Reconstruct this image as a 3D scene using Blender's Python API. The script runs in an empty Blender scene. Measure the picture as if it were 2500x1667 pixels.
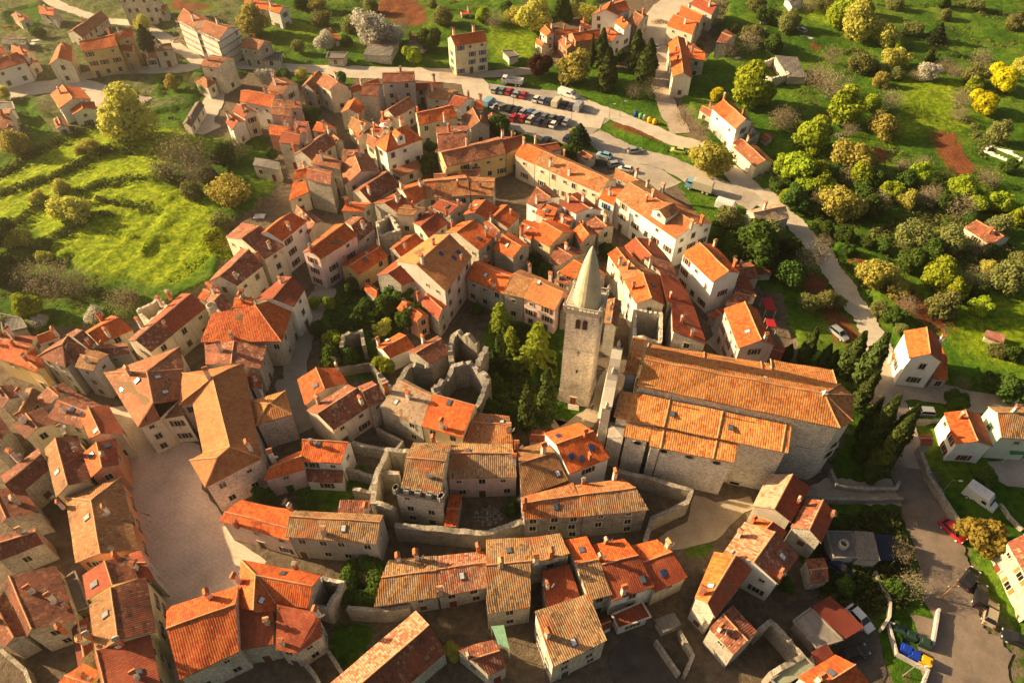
import bpy, bmesh, math, random
import numpy as np
from math import radians, sin, cos, tan, pi, atan2, hypot, floor
from mathutils import Vector
R = random.Random(7)
sc = bpy.context.scene
# ---------- camera ----------
FPX, PITCH, CAMH = 1667.0, 46.9, 98.6
cd = bpy.data.cameras.new("camera"); cam = bpy.data.objects.new("camera", cd); sc.collection.objects.link(cam)
cam.location = (0, 0, CAMH); cam.rotation_euler = (radians(90-PITCH), 0, 0)
cd.sensor_width = 36; cd.lens = FPX/2500*36; cd.clip_start = 1; cd.clip_end = 6000
sc.camera = cam
# ---------- sky and sun ----------
SUN_AZ, SUN_EL = -16.0, 21.0        # direction the shadows run (deg from +x), elevation
w_ = bpy.data.worlds.new("World"); sc.world = w_; w_.use_nodes = True
nt = w_.node_tree; nt.nodes.clear()
sky = nt.nodes.new("ShaderNodeTexSky"); sky.sky_type = 'NISHITA'; sky.sun_disc = False
sky.sun_elevation = radians(SUN_EL); sky.sun_rotation = radians(90-(180+SUN_AZ)); sky.dust_density = 3.5; sky.air_density = 1.0; sky.ozone_density = .6
bg = nt.nodes.new("ShaderNodeBackground"); bg.inputs[1].default_value = 0.053
tint = nt.nodes.new("ShaderNodeMix"); tint.data_type = 'RGBA'; tint.blend_type = 'MULTIPLY'; tint.inputs[0].default_value = 1; tint.inputs[7].default_value = (1.0, .86, .72, 1)   # dusty evening air
nt.links.new(sky.outputs[0], tint.inputs[6])
ow = nt.nodes.new("ShaderNodeOutputWorld"); nt.links.new(tint.outputs[2], bg.inputs[0]); nt.links.new(bg.outputs[0], ow.inputs[0])
sd = bpy.data.lights.new("sun", 'SUN'); so = bpy.data.objects.new("sun", sd); sc.collection.objects.link(so)
sd.energy = 5.0; sd.angle = radians(0.6); sd.color = (1.0, 0.73, 0.40)
so.location = (-60, 60, 120)
sdir = Vector((cos(radians(SUN_AZ))*cos(radians(SUN_EL)), sin(radians(SUN_AZ))*cos(radians(SUN_EL)), -sin(radians(SUN_EL))))
so.rotation_euler = sdir.to_track_quat('-Z', 'Y').to_euler()
sc.view_settings.view_transform = 'Standard'; sc.view_settings.look = 'None'; sc.view_settings.exposure = 1.42; sc.view_settings.gamma = 1
sc.render.engine = 'CYCLES'; sc.cycles.use_denoising = True
sc.cycles.max_bounces = 5; sc.cycles.diffuse_bounces = 3; sc.cycles.glossy_bounces = 2; sc.cycles.transmission_bounces = 3; sc.cycles.transparent_max_bounces = 6
sc.cycles.volume_bounces = 0
# ---------- picture point -> place ----------
_p = radians(PITCH); _F = (0, cos(_p), -sin(_p)); _U = (0, sin(_p), cos(_p))
def un(u, v, z=0.0):
    a = (u-1250)/FPX; b = -(v-833.5)/FPX
    d = (a, _F[1]+_U[1]*b, _F[2]+_U[2]*b)
    t = (z-CAMH)/d[2]
    return (d[0]*t, d[1]*t, z)
def ray(u, v):
    a = (u-1250)/FPX; b = -(v-833.5)/FPX
    return (a, _F[1]+_U[1]*b, _F[2]+_U[2]*b)
def pxm(u, v, z=0):
    p = un(u, v, z); dep = p[1]*_F[1]+(z-CAMH)*_F[2]
    return FPX/dep
_T = [0, 0, 3.0]
def T(x, y, s=3.0): _T[0], _T[1], _T[2] = x, y, s
def src(a, b): return (_T[0]+a/_T[2], _T[1]+b/_T[2])
def P(s):
    out = []
    for q in s.split():
        a = q.split(","); out.append(src(float(a[0]), float(a[1])))
    return out
LINK = sc.collection.objects.link
# ---------- materials ----------
MATS = {}
def mat(name):
    m = bpy.data.materials.new(name); m.use_nodes = True
    t = m.node_tree; t.nodes.clear()
    o = t.nodes.new("ShaderNodeOutputMaterial"); b = t.nodes.new("ShaderNodeBsdfPrincipled")
    t.links.new(b.outputs[0], o.inputs[0]); b.inputs["Roughness"].default_value = .85
    b.inputs["Specular IOR Level"].default_value = .25
    MATS[name] = m
    return m, t, b
def N(t, kind, **k):
    n = t.nodes.new(kind)
    for a, v in k.items():
        if a.startswith("i_"):
            key = a[2:]; key = int(key) if key.isdigit() else key.replace("_", " ")
            n.inputs[key].default_value = v
        else: setattr(n, a, v)
    return n
def L(t, a, b): t.links.new(a, b)
def mathn(t, op, a, b=None, clamp=False):
    n = t.nodes.new("ShaderNodeMath"); n.operation = op; n.use_clamp = clamp
    for i, x in enumerate((a, b)):
        if x is None: continue
        if isinstance(x, (int, float)): n.inputs[i].default_value = x
        else: t.links.new(x, n.inputs[i])
    return n.outputs[0]
def mix(t, f, a, b, mode='MIX'):
    n = t.nodes.new("ShaderNodeMix"); n.data_type = 'RGBA'; n.blend_type = mode
    for s, x in (("Factor", f), ("A", a), ("B", b)):
        i = [q for q in n.inputs if q.name == s and (q.type == 'RGBA' if s != "Factor" else q.type == 'VALUE')][0]
        if isinstance(x, (int, float)): i.default_value = x
        elif isinstance(x, tuple): i.default_value = (x[0], x[1], x[2], 1)
        else: t.links.new(x, i)
    return [q for q in n.outputs if q.type == 'RGBA'][0]
def ramp(t, fac, stops, const=False):
    n = t.nodes.new("ShaderNodeValToRGB"); e = n.color_ramp.elements
    if const: n.color_ramp.interpolation = 'CONSTANT'
    while len(e) > 1: e.remove(e[-1])
    e[0].position = stops[0][0]; e[0].color = (*stops[0][1], 1)
    for p, c in stops[1:]:
        x = e.new(p); x.color = (*c, 1)
    t.links.new(fac, n.inputs[0]); return n.outputs[0]
def noise(t, vec, scale, detail=3, rough=.55, out="Fac"):
    n = N(t, "ShaderNodeTexNoise"); n.inputs["Scale"].default_value = scale; n.inputs["Detail"].default_value = detail; n.inputs["Roughness"].default_value = rough
    if vec is not None: t.links.new(vec, n.inputs["Vector"])
    return n.outputs[out]
def bump(t, b, h, strength=.5, dist=.1):
    n = N(t, "ShaderNodeBump"); n.inputs["Strength"].default_value = strength; n.inputs["Distance"].default_value = dist
    t.links.new(h, n.inputs["Height"]); t.links.new(n.outputs[0], b.inputs["Normal"])
def roofmat(name, cols, vary=1.0, rib=1.0, patch=None, dirt=.35, pitch=.31):
    m, t, b = mat("roof_"+name)
    uv = N(t, "ShaderNodeUVMap"); uv.uv_map = "UVMap"
    oi = N(t, "ShaderNodeObjectInfo"); tc = N(t, "ShaderNodeTexCoord")
    sx = N(t, "ShaderNodeSeparateXYZ"); L(t, uv.outputs[0], sx.inputs[0])
    wob = noise(t, uv.outputs[0], .35, 2)
    u = mathn(t, 'ADD', mathn(t, 'DIVIDE', sx.outputs[0], pitch), mathn(t, 'MULTIPLY', wob, .8)); v = mathn(t, 'DIVIDE', sx.outputs[1], .45)
    cu = mathn(t, 'FLOOR', u); cv = mathn(t, 'FLOOR', v)
    cb = N(t, "ShaderNodeCombineXYZ"); L(t, cu, cb.inputs[0]); L(t, cv, cb.inputs[1]); L(t, mathn(t, 'MULTIPLY', oi.outputs["Random"], 40), cb.inputs[2])
    wn = N(t, "ShaderNodeTexWhiteNoise"); wn.noise_dimensions = '3D'; L(t, cb.outputs[0], wn.inputs["Vector"])
    # neighbouring tiles of one batch share a tone: blend white noise with a soft noise
    big = noise(t, tc.outputs["Object"], .45, 4, .65)
    f = mathn(t, 'ADD', mathn(t, 'MULTIPLY', wn.outputs["Value"], .72*vary), mathn(t, 'MULTIPLY', mathn(t, 'SUBTRACT', big, .5), 1.9*vary))
    f = mathn(t, 'ADD', f, 0.5-.36*vary, True)
    k = len(cols); stops = [(i/(k-1) if k > 1 else 0, c) for i, c in enumerate(cols)]
    col = ramp(t, f, stops)
    if patch:
        pn = noise(t, tc.outputs["Object"], .22, 2); pf = ramp(t, pn, [(.52, (0, 0, 0)), (.56, (1, 1, 1))])
        col = mix(t, mathn(t, 'MULTIPLY', pf, .75), col, patch)
    dn = noise(t, tc.outputs["Object"], 1.6, 5, .7)
    df = ramp(t, dn, [(.42, (0, 0, 0)), (.75, (1, 1, 1))])
    col = mix(t, mathn(t, 'MULTIPLY', df, dirt), col, (.10, .075, .05))
    # lichen bloom
    ln = noise(t, tc.outputs["Object"], 3.3, 4, .75); lf = ramp(t, ln, [(.60, (0, 0, 0)), (.72, (1, 1, 1))])
    col = mix(t, mathn(t, 'MULTIPLY', lf, dirt*.55), col, (.45, .38, .25))
    hv = N(t, "ShaderNodeHueSaturation"); L(t, col, hv.inputs["Color"])
    L(t, mathn(t, 'ADD', mathn(t, 'MULTIPLY', oi.outputs["Random"], .34), .83), hv.inputs["Value"])
    L(t, mathn(t, 'ADD', mathn(t, 'MULTIPLY', wn.outputs["Value"], .012), .494), hv.inputs["Hue"])
    # ribs: the colour darkens towards the trough between cover tiles
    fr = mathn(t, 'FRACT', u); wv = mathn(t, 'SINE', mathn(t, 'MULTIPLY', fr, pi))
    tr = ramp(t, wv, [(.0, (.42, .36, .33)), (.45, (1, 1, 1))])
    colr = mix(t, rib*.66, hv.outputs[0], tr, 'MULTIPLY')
    L(t, colr, b.inputs["Base Color"])
    step = mathn(t, 'FRACT', v)
    hgt = mathn(t, 'ADD', mathn(t, 'MULTIPLY', wv, .75*max(rib, .35)), mathn(t, 'ADD', mathn(t, 'MULTIPLY', step, -.2), mathn(t, 'MULTIPLY', wn.outputs["Value"], .25*vary)))
    bump(t, b, hgt, .65, .08)
    b.inputs["Roughness"].default_value = .8
    return m
roofmat("new", [(.34, .055, .016), (.54, .10, .024), (.64, .16, .035), (.46, .08, .022)], .7, .65, dirt=.2)
roofmat("red", [(.24, .05, .028), (.32, .07, .03), (.40, .095, .04)], .6, .5, dirt=.25)
roofmat("old", [(.15, .055, .03), (.40, .16, .075), (.30, .09, .04), (.52, .29, .15)], 1, .7, (.40, .13, .055), .45)
roofmat("mot", [(.10, .045, .03), (.34, .10, .05), (.22, .07, .04), (.50, .29, .19)], 1.1, .75, (.36, .10, .05), .5)
roofmat("drk", [(.08, .03, .018), (.25, .07, .035), (.16, .045, .025), (.36, .16, .08)], 1.1, .75, (.30, .07, .03), .45)  # dark mottled tiles, with the lower town's shade put into the colour
roofmat("och", [(.20, .09, .04), (.40, .20, .08), (.32, .14, .055), (.50, .30, .14)], 1, .8, None, .45)
roofmat("org", [(.26, .10, .045), (.46, .17, .055), (.40, .20, .09), (.54, .26, .10)], 1.1, .9, (.48, .12, .035), .4)
roofmat("tan", [(.40, .14, .05), (.50, .20, .07), (.56, .25, .09)], .8, .6, None, .2)
roofmat("rib", [(.20, .11, .055), (.38, .22, .10), (.46, .30, .15), (.42, .16, .06)], 1.1, 1, (.42, .15, .055), .35)
roofmat("church", [(.44, .13, .035), (.56, .22, .06), (.62, .30, .10), (.50, .12, .03)], 1.0, .72, None, .16, .35)
roofmat("lich", [(.34, .16, .08), (.48, .36, .24), (.56, .44, .31), (.44, .18, .08)], 1.1, .85, (.52, .42, .28), .3)
roofmat("lichr", [(.38, .10, .05), (.48, .16, .08), (.52, .34, .22), (.42, .12, .05)], 1.1, .85, None, .3)
roofmat("grey", [(.15, .14, .125), (.22, .20, .18)], .8, .5, None, .4, .8)
roofmat("ribgrey", [(.16, .14, .12), (.26, .22, .18)], 1, .9, None, .4)
roofmat("maroon", [(.15, .03, .02), (.20, .04, .025)], .3, .6, None, .15)
roofmat("rust", [(.35, .08, .05), (.45, .25, .2)], 1, .5, None, .4)
def plain(name, col, rough=.7, spec=.3, metal=0, var=.0, scale=3, emit=None):
    m, t, b = mat(name)
    if var:
        tc = N(t, "ShaderNodeTexCoord"); n = noise(t, tc.outputs["Object"], scale, 4, .65)
        f = ramp(t, n, [(.3, tuple(c*(1-var) for c in col)), (.7, tuple(min(1, c*(1+var)) for c in col))]); L(t, f, b.inputs["Base Color"])
    else: b.inputs["Base Color"].default_value = (*col, 1)
    b.inputs["Roughness"].default_value = rough; b.inputs["Specular IOR Level"].default_value = spec; b.inputs["Metallic"].default_value = metal
    return m
plain("canopy", (.42, .02, .025), .6, var=.1); plain("netting", (.22, .42, .28), .8, var=.2); plain("tarp", (.01, .02, .045), .5, var=.2)
plain("greenawn", (.04, .20, .10), .5, var=.1); plain("concrete", (.26, .23, .20), .9, var=.2, scale=1); plain("green", (.24, .27, .19), .9, var=.15, scale=1)
def wallmat(name, cols, kind="plaster", stain=.35):
    m, t, b = mat("wall_"+name)
    tc = N(t, "ShaderNodeTexCoord"); oi = N(t, "ShaderNodeObjectInfo"); ob = tc.outputs["Object"]
    big = noise(t, ob, .28, 4, .6)
    col = ramp(t, big, [(.32, cols[0]), (.5, cols[1]), (.68, cols[2] if len(cols) > 2 else cols[1])])
    if kind == "stone":
        mp = N(t, "ShaderNodeMapping"); L(t, ob, mp.inputs[0]); mp.inputs["Scale"].default_value = (1, 1, 1.7)
        vo = N(t, "ShaderNodeTexVoronoi"); vo.feature = 'F1'; vo.inputs["Scale"].default_value = 3.4; vo.inputs["Randomness"].default_value = .8; L(t, mp.outputs[0], vo.inputs["Vector"])
        ve = N(t, "ShaderNodeTexVoronoi"); ve.feature = 'DISTANCE_TO_EDGE'; ve.inputs["Scale"].default_value = 3.4; ve.inputs["Randomness"].default_value = .8; L(t, mp.outputs[0], ve.inputs["Vector"])
        sv = N(t, "ShaderNodeSeparateXYZ"); L(t, vo.outputs["Color"], sv.inputs[0])
        st = ramp(t, sv.outputs[0], [(0, (.55, .53, .51)), (.35, (.92, .91, .90)), (1, (1.22, 1.18, 1.12))])
        col = mix(t, .85, col, st, 'MULTIPLY')
        ef = ramp(t, ve.outputs["Distance"], [(.0, (1, 1, 1)), (.09, (0, 0, 0))])
        col = mix(t, mathn(t, 'MULTIPLY', ef, .42), col, (.17, .15, .12))
        bump(t, b, mathn(t, 'ADD', mathn(t, 'MINIMUM', ve.outputs["Distance"], .14), mathn(t, 'MULTIPLY', sv.outputs[1], .06)), .8, .35)
    else:
        fine = noise(t, ob, 6, 4, .7); bump(t, b, fine, .35, .05)
        # fallen render showing stone
        pn = noise(t, ob, .55, 4, .7); pf = ramp(t, pn, [(.60, (0, 0, 0)), (.66, (1, 1, 1))])
        col = mix(t, mathn(t, 'MULTIPLY', pf, stain), col, (.30, .25, .19))
    # rain streaks: stretched in z
    ms = N(t, "ShaderNodeMapping"); L(t, ob, ms.inputs[0]); ms.inputs["Scale"].default_value = (1.6, 1.6, .12)
    sn = noise(t, ms.outputs[0], 1.4, 4, .7); sf = ramp(t, sn, [(.50, (0, 0, 0)), (.75, (1, 1, 1))])
    col = mix(t, mathn(t, 'MULTIPLY', sf, stain*.8), col, (.14, .115, .09))
    hv = N(t, "ShaderNodeHueSaturation"); L(t, col, hv.inputs["Color"]); L(t, mathn(t, 'ADD', mathn(t, 'MULTIPLY', oi.outputs["Random"], .3), .85), hv.inputs["Value"])
    L(t, hv.outputs[0], b.inputs["Base Color"]); b.inputs["Roughness"].default_value = .93
    return m
wallmat("stone", [(.46, .42, .35), (.60, .56, .47), (.68, .64, .55)], "stone", .42)
wallmat("tower", [(.58, .52, .42), (.84, .78, .66), (.88, .82, .71)], "stone", .6)
wallmat("pinkstone", [(.56, .46, .40), (.70, .59, .52), (.74, .64, .57)], "stone", .3)
wallmat("rubble", [(.26, .23, .18), (.38, .34, .28), (.48, .44, .36)], "stone", .55)
wallmat("greystone", [(.24, .225, .21), (.38, .36, .33), (.50, .47, .43)], "stone", .6)
wallmat("churchstone", [(.64, .58, .48), (.80, .74, .63), (.84, .78, .68)], "stone", .28)
wallmat("white", [(.68, .65, .57), (.80, .78, .71), (.84, .82, .76)], stain=.22)
wallmat("cream", [(.55, .47, .34), (.68, .60, .46), (.74, .67, .53)], stain=.5)
wallmat("mint", [(.55, .60, .48), (.62, .66, .54)], stain=.15)
wallmat("yellow", [(.58, .48, .26), (.72, .62, .38), (.74, .66, .44)], stain=.3)
wallmat("ochre", [(.50, .34, .14), (.62, .44, .2), (.62, .46, .24)], stain=.35)
wallmat("pink", [(.58, .40, .35), (.72, .53, .47), (.70, .54, .46)], stain=.4)
wallmat("salmon", [(.52, .20, .11), (.60, .27, .15), (.58, .30, .19)], stain=.35)
wallmat("grey", [(.34, .31, .28), (.44, .41, .37), (.50, .47, .43)], stain=.45)
plain("glass", (.012, .012, .014), .25, .4); plain("skyglass", (.10, .12, .15), .1, .8); plain("blueglass", (.02, .06, .22), .15, .8)
plain("surround", (.52, .47, .39), .85, var=.12); plain("ridge", (.54, .27, .14), .85, var=.3, scale=2); plain("mortar", (.42, .34, .26), .9, var=.2)
plain("brick", (.42, .14, .06), .9, var=.25, scale=5); plain("chimwhite", (.66, .60, .52), .9, var=.3, scale=2); plain("metalwhite", (.62, .62, .62), .5, var=.1)
plain("darkmetal", (.08, .08, .09), .5); plain("dish", (.7, .69, .66), .5); plain("wood", (.20, .11, .05), .85, var=.2); plain("iron", (.22, .21, .2), .6)
for n_, c_ in dict(brown=(.12, .055, .03), green=(.03, .085, .05), red=(.22, .03, .02), blue=(.02, .12, .38), orange=(.45, .17, .05), rust=(.30, .09, .04)).items(): plain("shut_"+n_, c_, .7)
# ---------- mesh helpers ----------
class MB:
    def __init__(s): s.v = []; s.f = []; s.m = []; s.uv = []; s.mats = []
    def mi(s, name):
        if name not in s.mats: s.mats.append(name)
        return s.mats.index(name)
    def face(s, pts, m, uv=None):
        i = len(s.v); s.v += [tuple(p) for p in pts]; s.f.append(tuple(range(i, i+len(pts)))); s.m.append(s.mi(m))
        s.uv.append(uv or [(0, 0)]*len(pts))
    def box(s, c, d, m, rz=0, taper=1.0):
        cx, cy, z0 = c; a, b, h = d; cr, sr = cos(rz), sin(rz)
        def q(x, y, z, k): return (cx+(x*cr-y*sr)*k, cy+(x*sr+y*cr)*k, z0+z)
        B = [q(x*a/2, y*b/2, 0, 1) for x, y in ((-1, -1), (1, -1), (1, 1), (-1, 1))]; Tt = [q(x*a/2, y*b/2, h, taper) for x, y in ((-1, -1), (1, -1), (1, 1), (-1, 1))]
        for i in range(4): s.face([B[i], B[(i+1) % 4], Tt[(i+1) % 4], Tt[i]], m)
        s.face(Tt, m); s.face(B[::-1], m)
    def tube(s, p, q, r, m, n=6, r2=None):
        p = Vector(p); q = Vector(q); d = (q-p)
        if d.length < 1e-6: return
        d.normalize(); a = d.orthogonal().normalized(); b = d.cross(a); r2 = r if r2 is None else r2
        A = [p+(a*cos(2*pi*i/n)+b*sin(2*pi*i/n))*r for i in range(n)]; B = [q+(a*cos(2*pi*i/n)+b*sin(2*pi*i/n))*r2 for i in range(n)]
        for i in range(n): s.face([A[i], A[(i+1) % n], B[(i+1) % n], B[i]], m)
        s.face(A[::-1], m); s.face(B, m)
    def mesh(s, name, smooth=False):
        me = bpy.data.meshes.new(name); me.from_pydata(s.v, [], s.f)
        for k in s.mats: me.materials.append(MATS[k])
        me.polygons.foreach_set("material_index", s.m)
        ul = me.uv_layers.new(name="UVMap"); fl = [c for f in s.uv for p in f for c in p]; ul.data.foreach_set("uv", fl)
        if smooth: me.polygons.foreach_set("use_smooth", [True]*len(s.f))
        me.update(); return me
    def obj(s, name, parent=None, off=(0, 0, 0), smooth=False):
        if off != (0, 0, 0): s.v = [(a-off[0], b-off[1], c-off[2]) for a, b, c in s.v]
        o = bpy.data.objects.new(name, s.mesh(name, smooth)); LINK(o)
        if parent: o.parent = parent
        else: o.location = off
        return o
def empty(name, loc, label=None, cat=None, group=None, rz=0):
    o = bpy.data.objects.new(name, None); LINK(o); o.location = loc; o.rotation_euler = (0, 0, rz); o.empty_display_size = .5
    tag(o, label, cat, group); return o
def tag(o, label=None, cat=None, group=None, kind=None):
    if label: o["label"] = label
    if cat: o["category"] = cat
    if group: o["group"] = group
    if kind: o["kind"] = kind
    return o
def inst(me, name, parent, loc=(0, 0, 0), rz=0, s=1):
    o = bpy.data.objects.new(name, me); LINK(o); o.parent = parent; o.location = loc; o.rotation_euler = (0, 0, rz)
    o.scale = (s, s, s) if isinstance(s, (int, float)) else s
    return o
def inpoly(x, y, poly):
    c = False; j = len(poly)-1
    for i in range(len(poly)):
        xi, yi = poly[i][0], poly[i][1]; xj, yj = poly[j][0], poly[j][1]
        if (yi > y) != (yj > y) and x < (xj-xi)*(y-yi)/(yj-yi)+xi: c = not c
        j = i
    return c
# ---------- records: collected first, built at the end ----------
HS = []; TREES = []; WALLS = []; RUINS = []; CARS = []; VANS = []; HEDGES = []
def h(label, pts, he, rise, roof, wall, **k): HS.append(dict(label=label, wings=[dict(q=P(pts), he=he, rise=rise, roof=roof, wall=wall, t=tuple(_T), **k)], k=k))
def w(pts, he, rise, roof, wall, **k): HS[-1]["wings"].append(dict(q=P(pts), he=he, rise=rise, roof=roof, wall=wall, t=tuple(_T), **k))
def X(label, verts, faces, roof, wall, bd=None, **k):
    vs = []
    if not isinstance(verts, str): vs = [un(*src(a, b), z) for a, b, z in verts]; verts = ""; faces = [list(f) for f in faces]
    else: faces = [[int(c) for c in f] for f in faces.split(";")]
    for q in filter(None, verts.split(";")):
        a = [float(x) for x in q.split(",")]; s_ = src(a[0], a[1]); vs.append(un(s_[0], s_[1], a[2]))
    HS.append(dict(label=label, wings=[dict(V=vs, faces=faces, bd=[int(c) for c in bd] if bd else None, roof=roof, wall=wall, t=tuple(_T), **k)], k=k))
def t(kind, p, r, label): TREES.append((kind, P(p)[0], r/_T[2], label, None))
def c(label, base, top, r): TREES.append(("cyp", P(base)[0], r/_T[2], label, P(top)[0]))
def wl(label, pts, ht, th, wall, rag=0): WALLS.append((label, [un(a, b, ht) for a, b in P(pts)], ht, th, wall, rag))
def ru(label, pts, ht, wall, th=.6, rag=.5): RUINS.append((label, [un(a, b, ht) for a, b in P(pts)], ht, wall, th, rag))
def car(s):
    p, c_, a = s.split(); CARS.append((P(p)[0], c_, float(a)))
def van(p, c_, a, s=1.0): VANS.append((P(p)[0], c_, a, s))
def hedge(label, pts, r, ht): HEDGES.append((label, [un(a, b, 1.0) for a, b in P(pts)], r, ht))
HAZE = 0.0003
T(0,0)
h("small cream shed with brown tiled roof in the far top left corner","80,112 140,162 238,150 178,100",3,.8,'old','cream')
h("square stone house with plain orange roof above the gravel yard, top left","285,98 392,118 428,68 302,45",5,1.2,'new','stone')
h("long low barn with brown tiled roof running uphill behind the ochre house","490,240 600,278 795,132 712,95",4.5,1.5,'old','stone',swap=1)
h("large ochre three storey house with long orange roof above the village road","598,378 862,338 842,248 592,308",8.5,1.5,'new','ochre',ch="800,240",win=3)
w("862,290 985,262 962,205 842,248",9,1.2,'new','ochre')
w("872,368 972,376 976,322 872,318",6.5,.6,'red','ochre')
h("tall narrow cream house with steep orange roof left of the ochre house","358,470 528,455 528,345 420,338",6.5,1.6,'new','cream',swap=1)
h("white house with dark garage door at the left edge of the photo","-60,530 190,455 110,390 -80,450",6,1.5,'red','white')
w("80,378 172,420 248,382 112,338",6.5,1,'new','cream')
w("188,452 205,497 292,457 240,400",4,.8,'new','cream')
h("tall grey stone apartment block with green shutters cut by the top edge","866,-20 1152,-28 1140,-100 870,-95",9.5,1.5,'old','stone',win=3)
w("1160,72 1216,78 1228,36 1158,30",5,.8,'new','stone')
h("long three storey building under repair wrapped in white scaffold netting","1295,140 1412,207 1560,158 1415,70",9,1.6,'old','white',win=3)
w("1440,215 1605,292 1748,200 1562,158",9,1.5,'old','white')
h("grey stone farmhouse joined to the white house at the top","1785,45 1950,72 1992,20 1812,-10",6,1.2,'new','stone')
h("small bright white house with orange roof beside the top meadow","1962,72 2045,98 2118,55 1988,28",6.5,1.2,'new','white')
h("rough stone house with brown roof beside the road bend below the scaffold","1758,345 1895,365 1992,312 1850,272",6,1.4,'old','stone')
h("open shed with flat pale metal roof beside the rough stone house","1915,442 2045,440 2068,388 1960,390",2.6,.2,'grey','stone',kind='flat')
h("tall windowless stone house with plastered side at the road fork","1468,480 1600,500 1718,432 1560,403",8,1.2,'old','stone')
h("low hipped stone outbuilding under the tall windowless house","1422,600 1520,644 1586,600 1505,560",3.8,1.2,'old','stone',kind='hip')
h("white villa with wide orange roof left of the big round tree","365,690 435,797 668,728 588,640",5.5,1.7,'new','white')
w("508,790 530,840 706,800 690,745",4.5,1,'new','white')
w("382,872 412,947 502,925 470,865",3,.5,'old','white')
h("small cream two storey house with ochre roof beside the conifer","1135,378 1265,362 1255,322 1135,335",5.5,1,'och','cream')
h("red roofed lean-to shelter beside the small cream house","1048,405 1060,434 1150,425 1142,396",3,.4,'new','cream')
h("grey roofed shed beside the white parked boats at the left edge","10,322 190,330 196,276 40,280",3,.6,'grey','grey')
h("corner of a cream house with orange roof cut by the left edge","-80,412 40,397 40,340 -80,350",4.5,1,'new','cream')
h("stone cottage with tall orange chimney cut by the left edge","-60,960 95,925 82,800 -60,820",5.5,1.2,'old','stone',ch="30,850")
w("-30,1010 135,985 110,930 -20,950",3.5,.5,'old','stone')
h("white flat roofed annexe above the stone cottage at the left edge","-40,815 110,800 90,750 -40,755",4,.2,'grey','white',kind='flat')
h("small white house with dark red roof and arched doors on the walled terrace","1652,898 1700,953 1802,885 1712,836",5.5,1,'red','white')
w("1700,815 1785,862 1888,825 1785,768",6.5,1.2,'red','cream')
h("white house under a long red orange roof behind the walled terrace","1755,742 1980,787 2068,690 1790,658",6.5,1.4,'new','white')
h("cream gabled house with pale pinkish roof beside the white blossom tree","1950,660 2070,692 2185,622 2085,565",7.5,1.6,'old','cream')
h("tall pink plastered house with brown roof patch above the orange cottages","1985,838 2122,858 2152,790 2000,778",7,1,'old','pink')
w("1990,782 2205,795 2205,745 2020,728",7.5,.8,'old','pink')
h("orange plastered cottage with orange roof at the edge of the green garden","1970,985 2112,1002 2132,930 1985,912",5,1.2,'new','salmon')
h("small pinkish house with dark red roof tucked above the stone gable","2150,950 2242,970 2262,892 2165,885",7,.8,'red','pink')
h("stone house with half light half dark red roof and thin chimney pole","2040,1045 2190,1064 2228,985 2100,955",7.5,1.3,'red','stone')
h("low flat roofed stone outbuilding at the foot of the leafless trees","1850,1210 2040,1245 2052,1200 1870,1165",4,.5,'grey','stone',kind='shed')
h("long low shed with dark grey roof beside the sloping lane","1335,905 1400,932 1497,770 1430,753",3,.7,'grey','stone',swap=1)
t('yel',"930,870",172,"huge round yellow green tree above the terraced meadow")
t('yel',"110,1060",92,"rounded yellow green tree at the left end of the meadow wall")
t('yel',"655,1080",62,"small yellow tree on the upper terrace below the white villa")
t('bare',"1330,1150",190,"large leafless grey brown tree at the right side of the meadow")
t('green',"1610,1140",90,"dense dark green tree beside the large leafless tree")
t('spiky',"1665,1390",118,"spreading yellow leaved tree beside the walled green garden")
t('yel',"515,1530",118,"lone rounded yellow tree in the middle of the meadow")
t('yel',"440,1385",62,"pale small yellow tree on the terrace above the lone meadow tree")
t('yel',"272,1450",55,"small pale yellow bush tree left of the lone meadow tree")
t('blossom',"1950,560",68,"white blossom tree between the stone houses on the lane")
t('yel',"1855,160",100,"sparse yellow green tree in front of the farmhouse at the top")
t('yel',"1040,185",55,"pale yellow bush tree on the road bank under the apartment block")
t('conifer',"1065,290",75,"dark conifer right of the large ochre house")
t('green',"268,240",48,"round green bush tree in the yard above the parked boats")
t('bare',"975,500",60,"thin leafless tree in front of the large ochre house")
t('bare',"1700,1080",100,"brown leafless tree left of the small green garden")
t('green',"1990,1125",45,"small dark round tree beside the flat roofed outbuilding")
t('green',"2290,840",62,"dark green tree squeezed between the pink house and roofs")
t('bare',"1395,590",58,"leafless bush tree on the lane bank left of the hipped outbuilding")
t('yel',"20,680",50,"yellow green bush tree cut by the left edge above the parked van")
t('yel',"2205,540",45,"yellow green bush tree in the walled garden near the road")
t('green',"2080,560",55,"bright green bushes beside the road in the walled garden")
t('bare',"330,800",60,"tangled leafless tree against the white villa")
t('green',"-30,1700",120,"dark tree cut by the left edge beside the meadow, upper one")
t('green',"-20,1950",130,"dark tree cut by the left edge beside the meadow, lower one")
t('yel',"590,1120",40,"small pale tree left of the upper terrace tree")
t('olive',"1180,1250",70,"olive bush tree at the left foot of the large leafless tree")
t('bare',"1480,1270",110,"brown leafless tree right beside the large leafless one")
t('olive',"1390,1400",80,"olive bush tree in front of the leafless meadow trees")
t('green',"1530,1290",70,"dark green bush tree behind the spreading yellow leaved tree")
t('olive',"150,330",40,"olive bush tree among the white boats")
t('olive',"1500,640",50,"olive bush tree in the garden left of the long grey shed")
t('yel',"1260,610",50,"pale bush tree on the green bank below the village road")
t('olive',"2180,340",50,"olive bush tree in the court behind the rough stone house")
T(572,0)
h("narrow stone house with brown pinkish roof left of the cream gabled pair","488,642 580,667 680,578 575,535",6,1.6,'old','stone',swap=1)
h("large cream gabled house with brown roof below the long village road","600,608 695,662 842,640 735,560",7,2,'old','cream')
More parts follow.
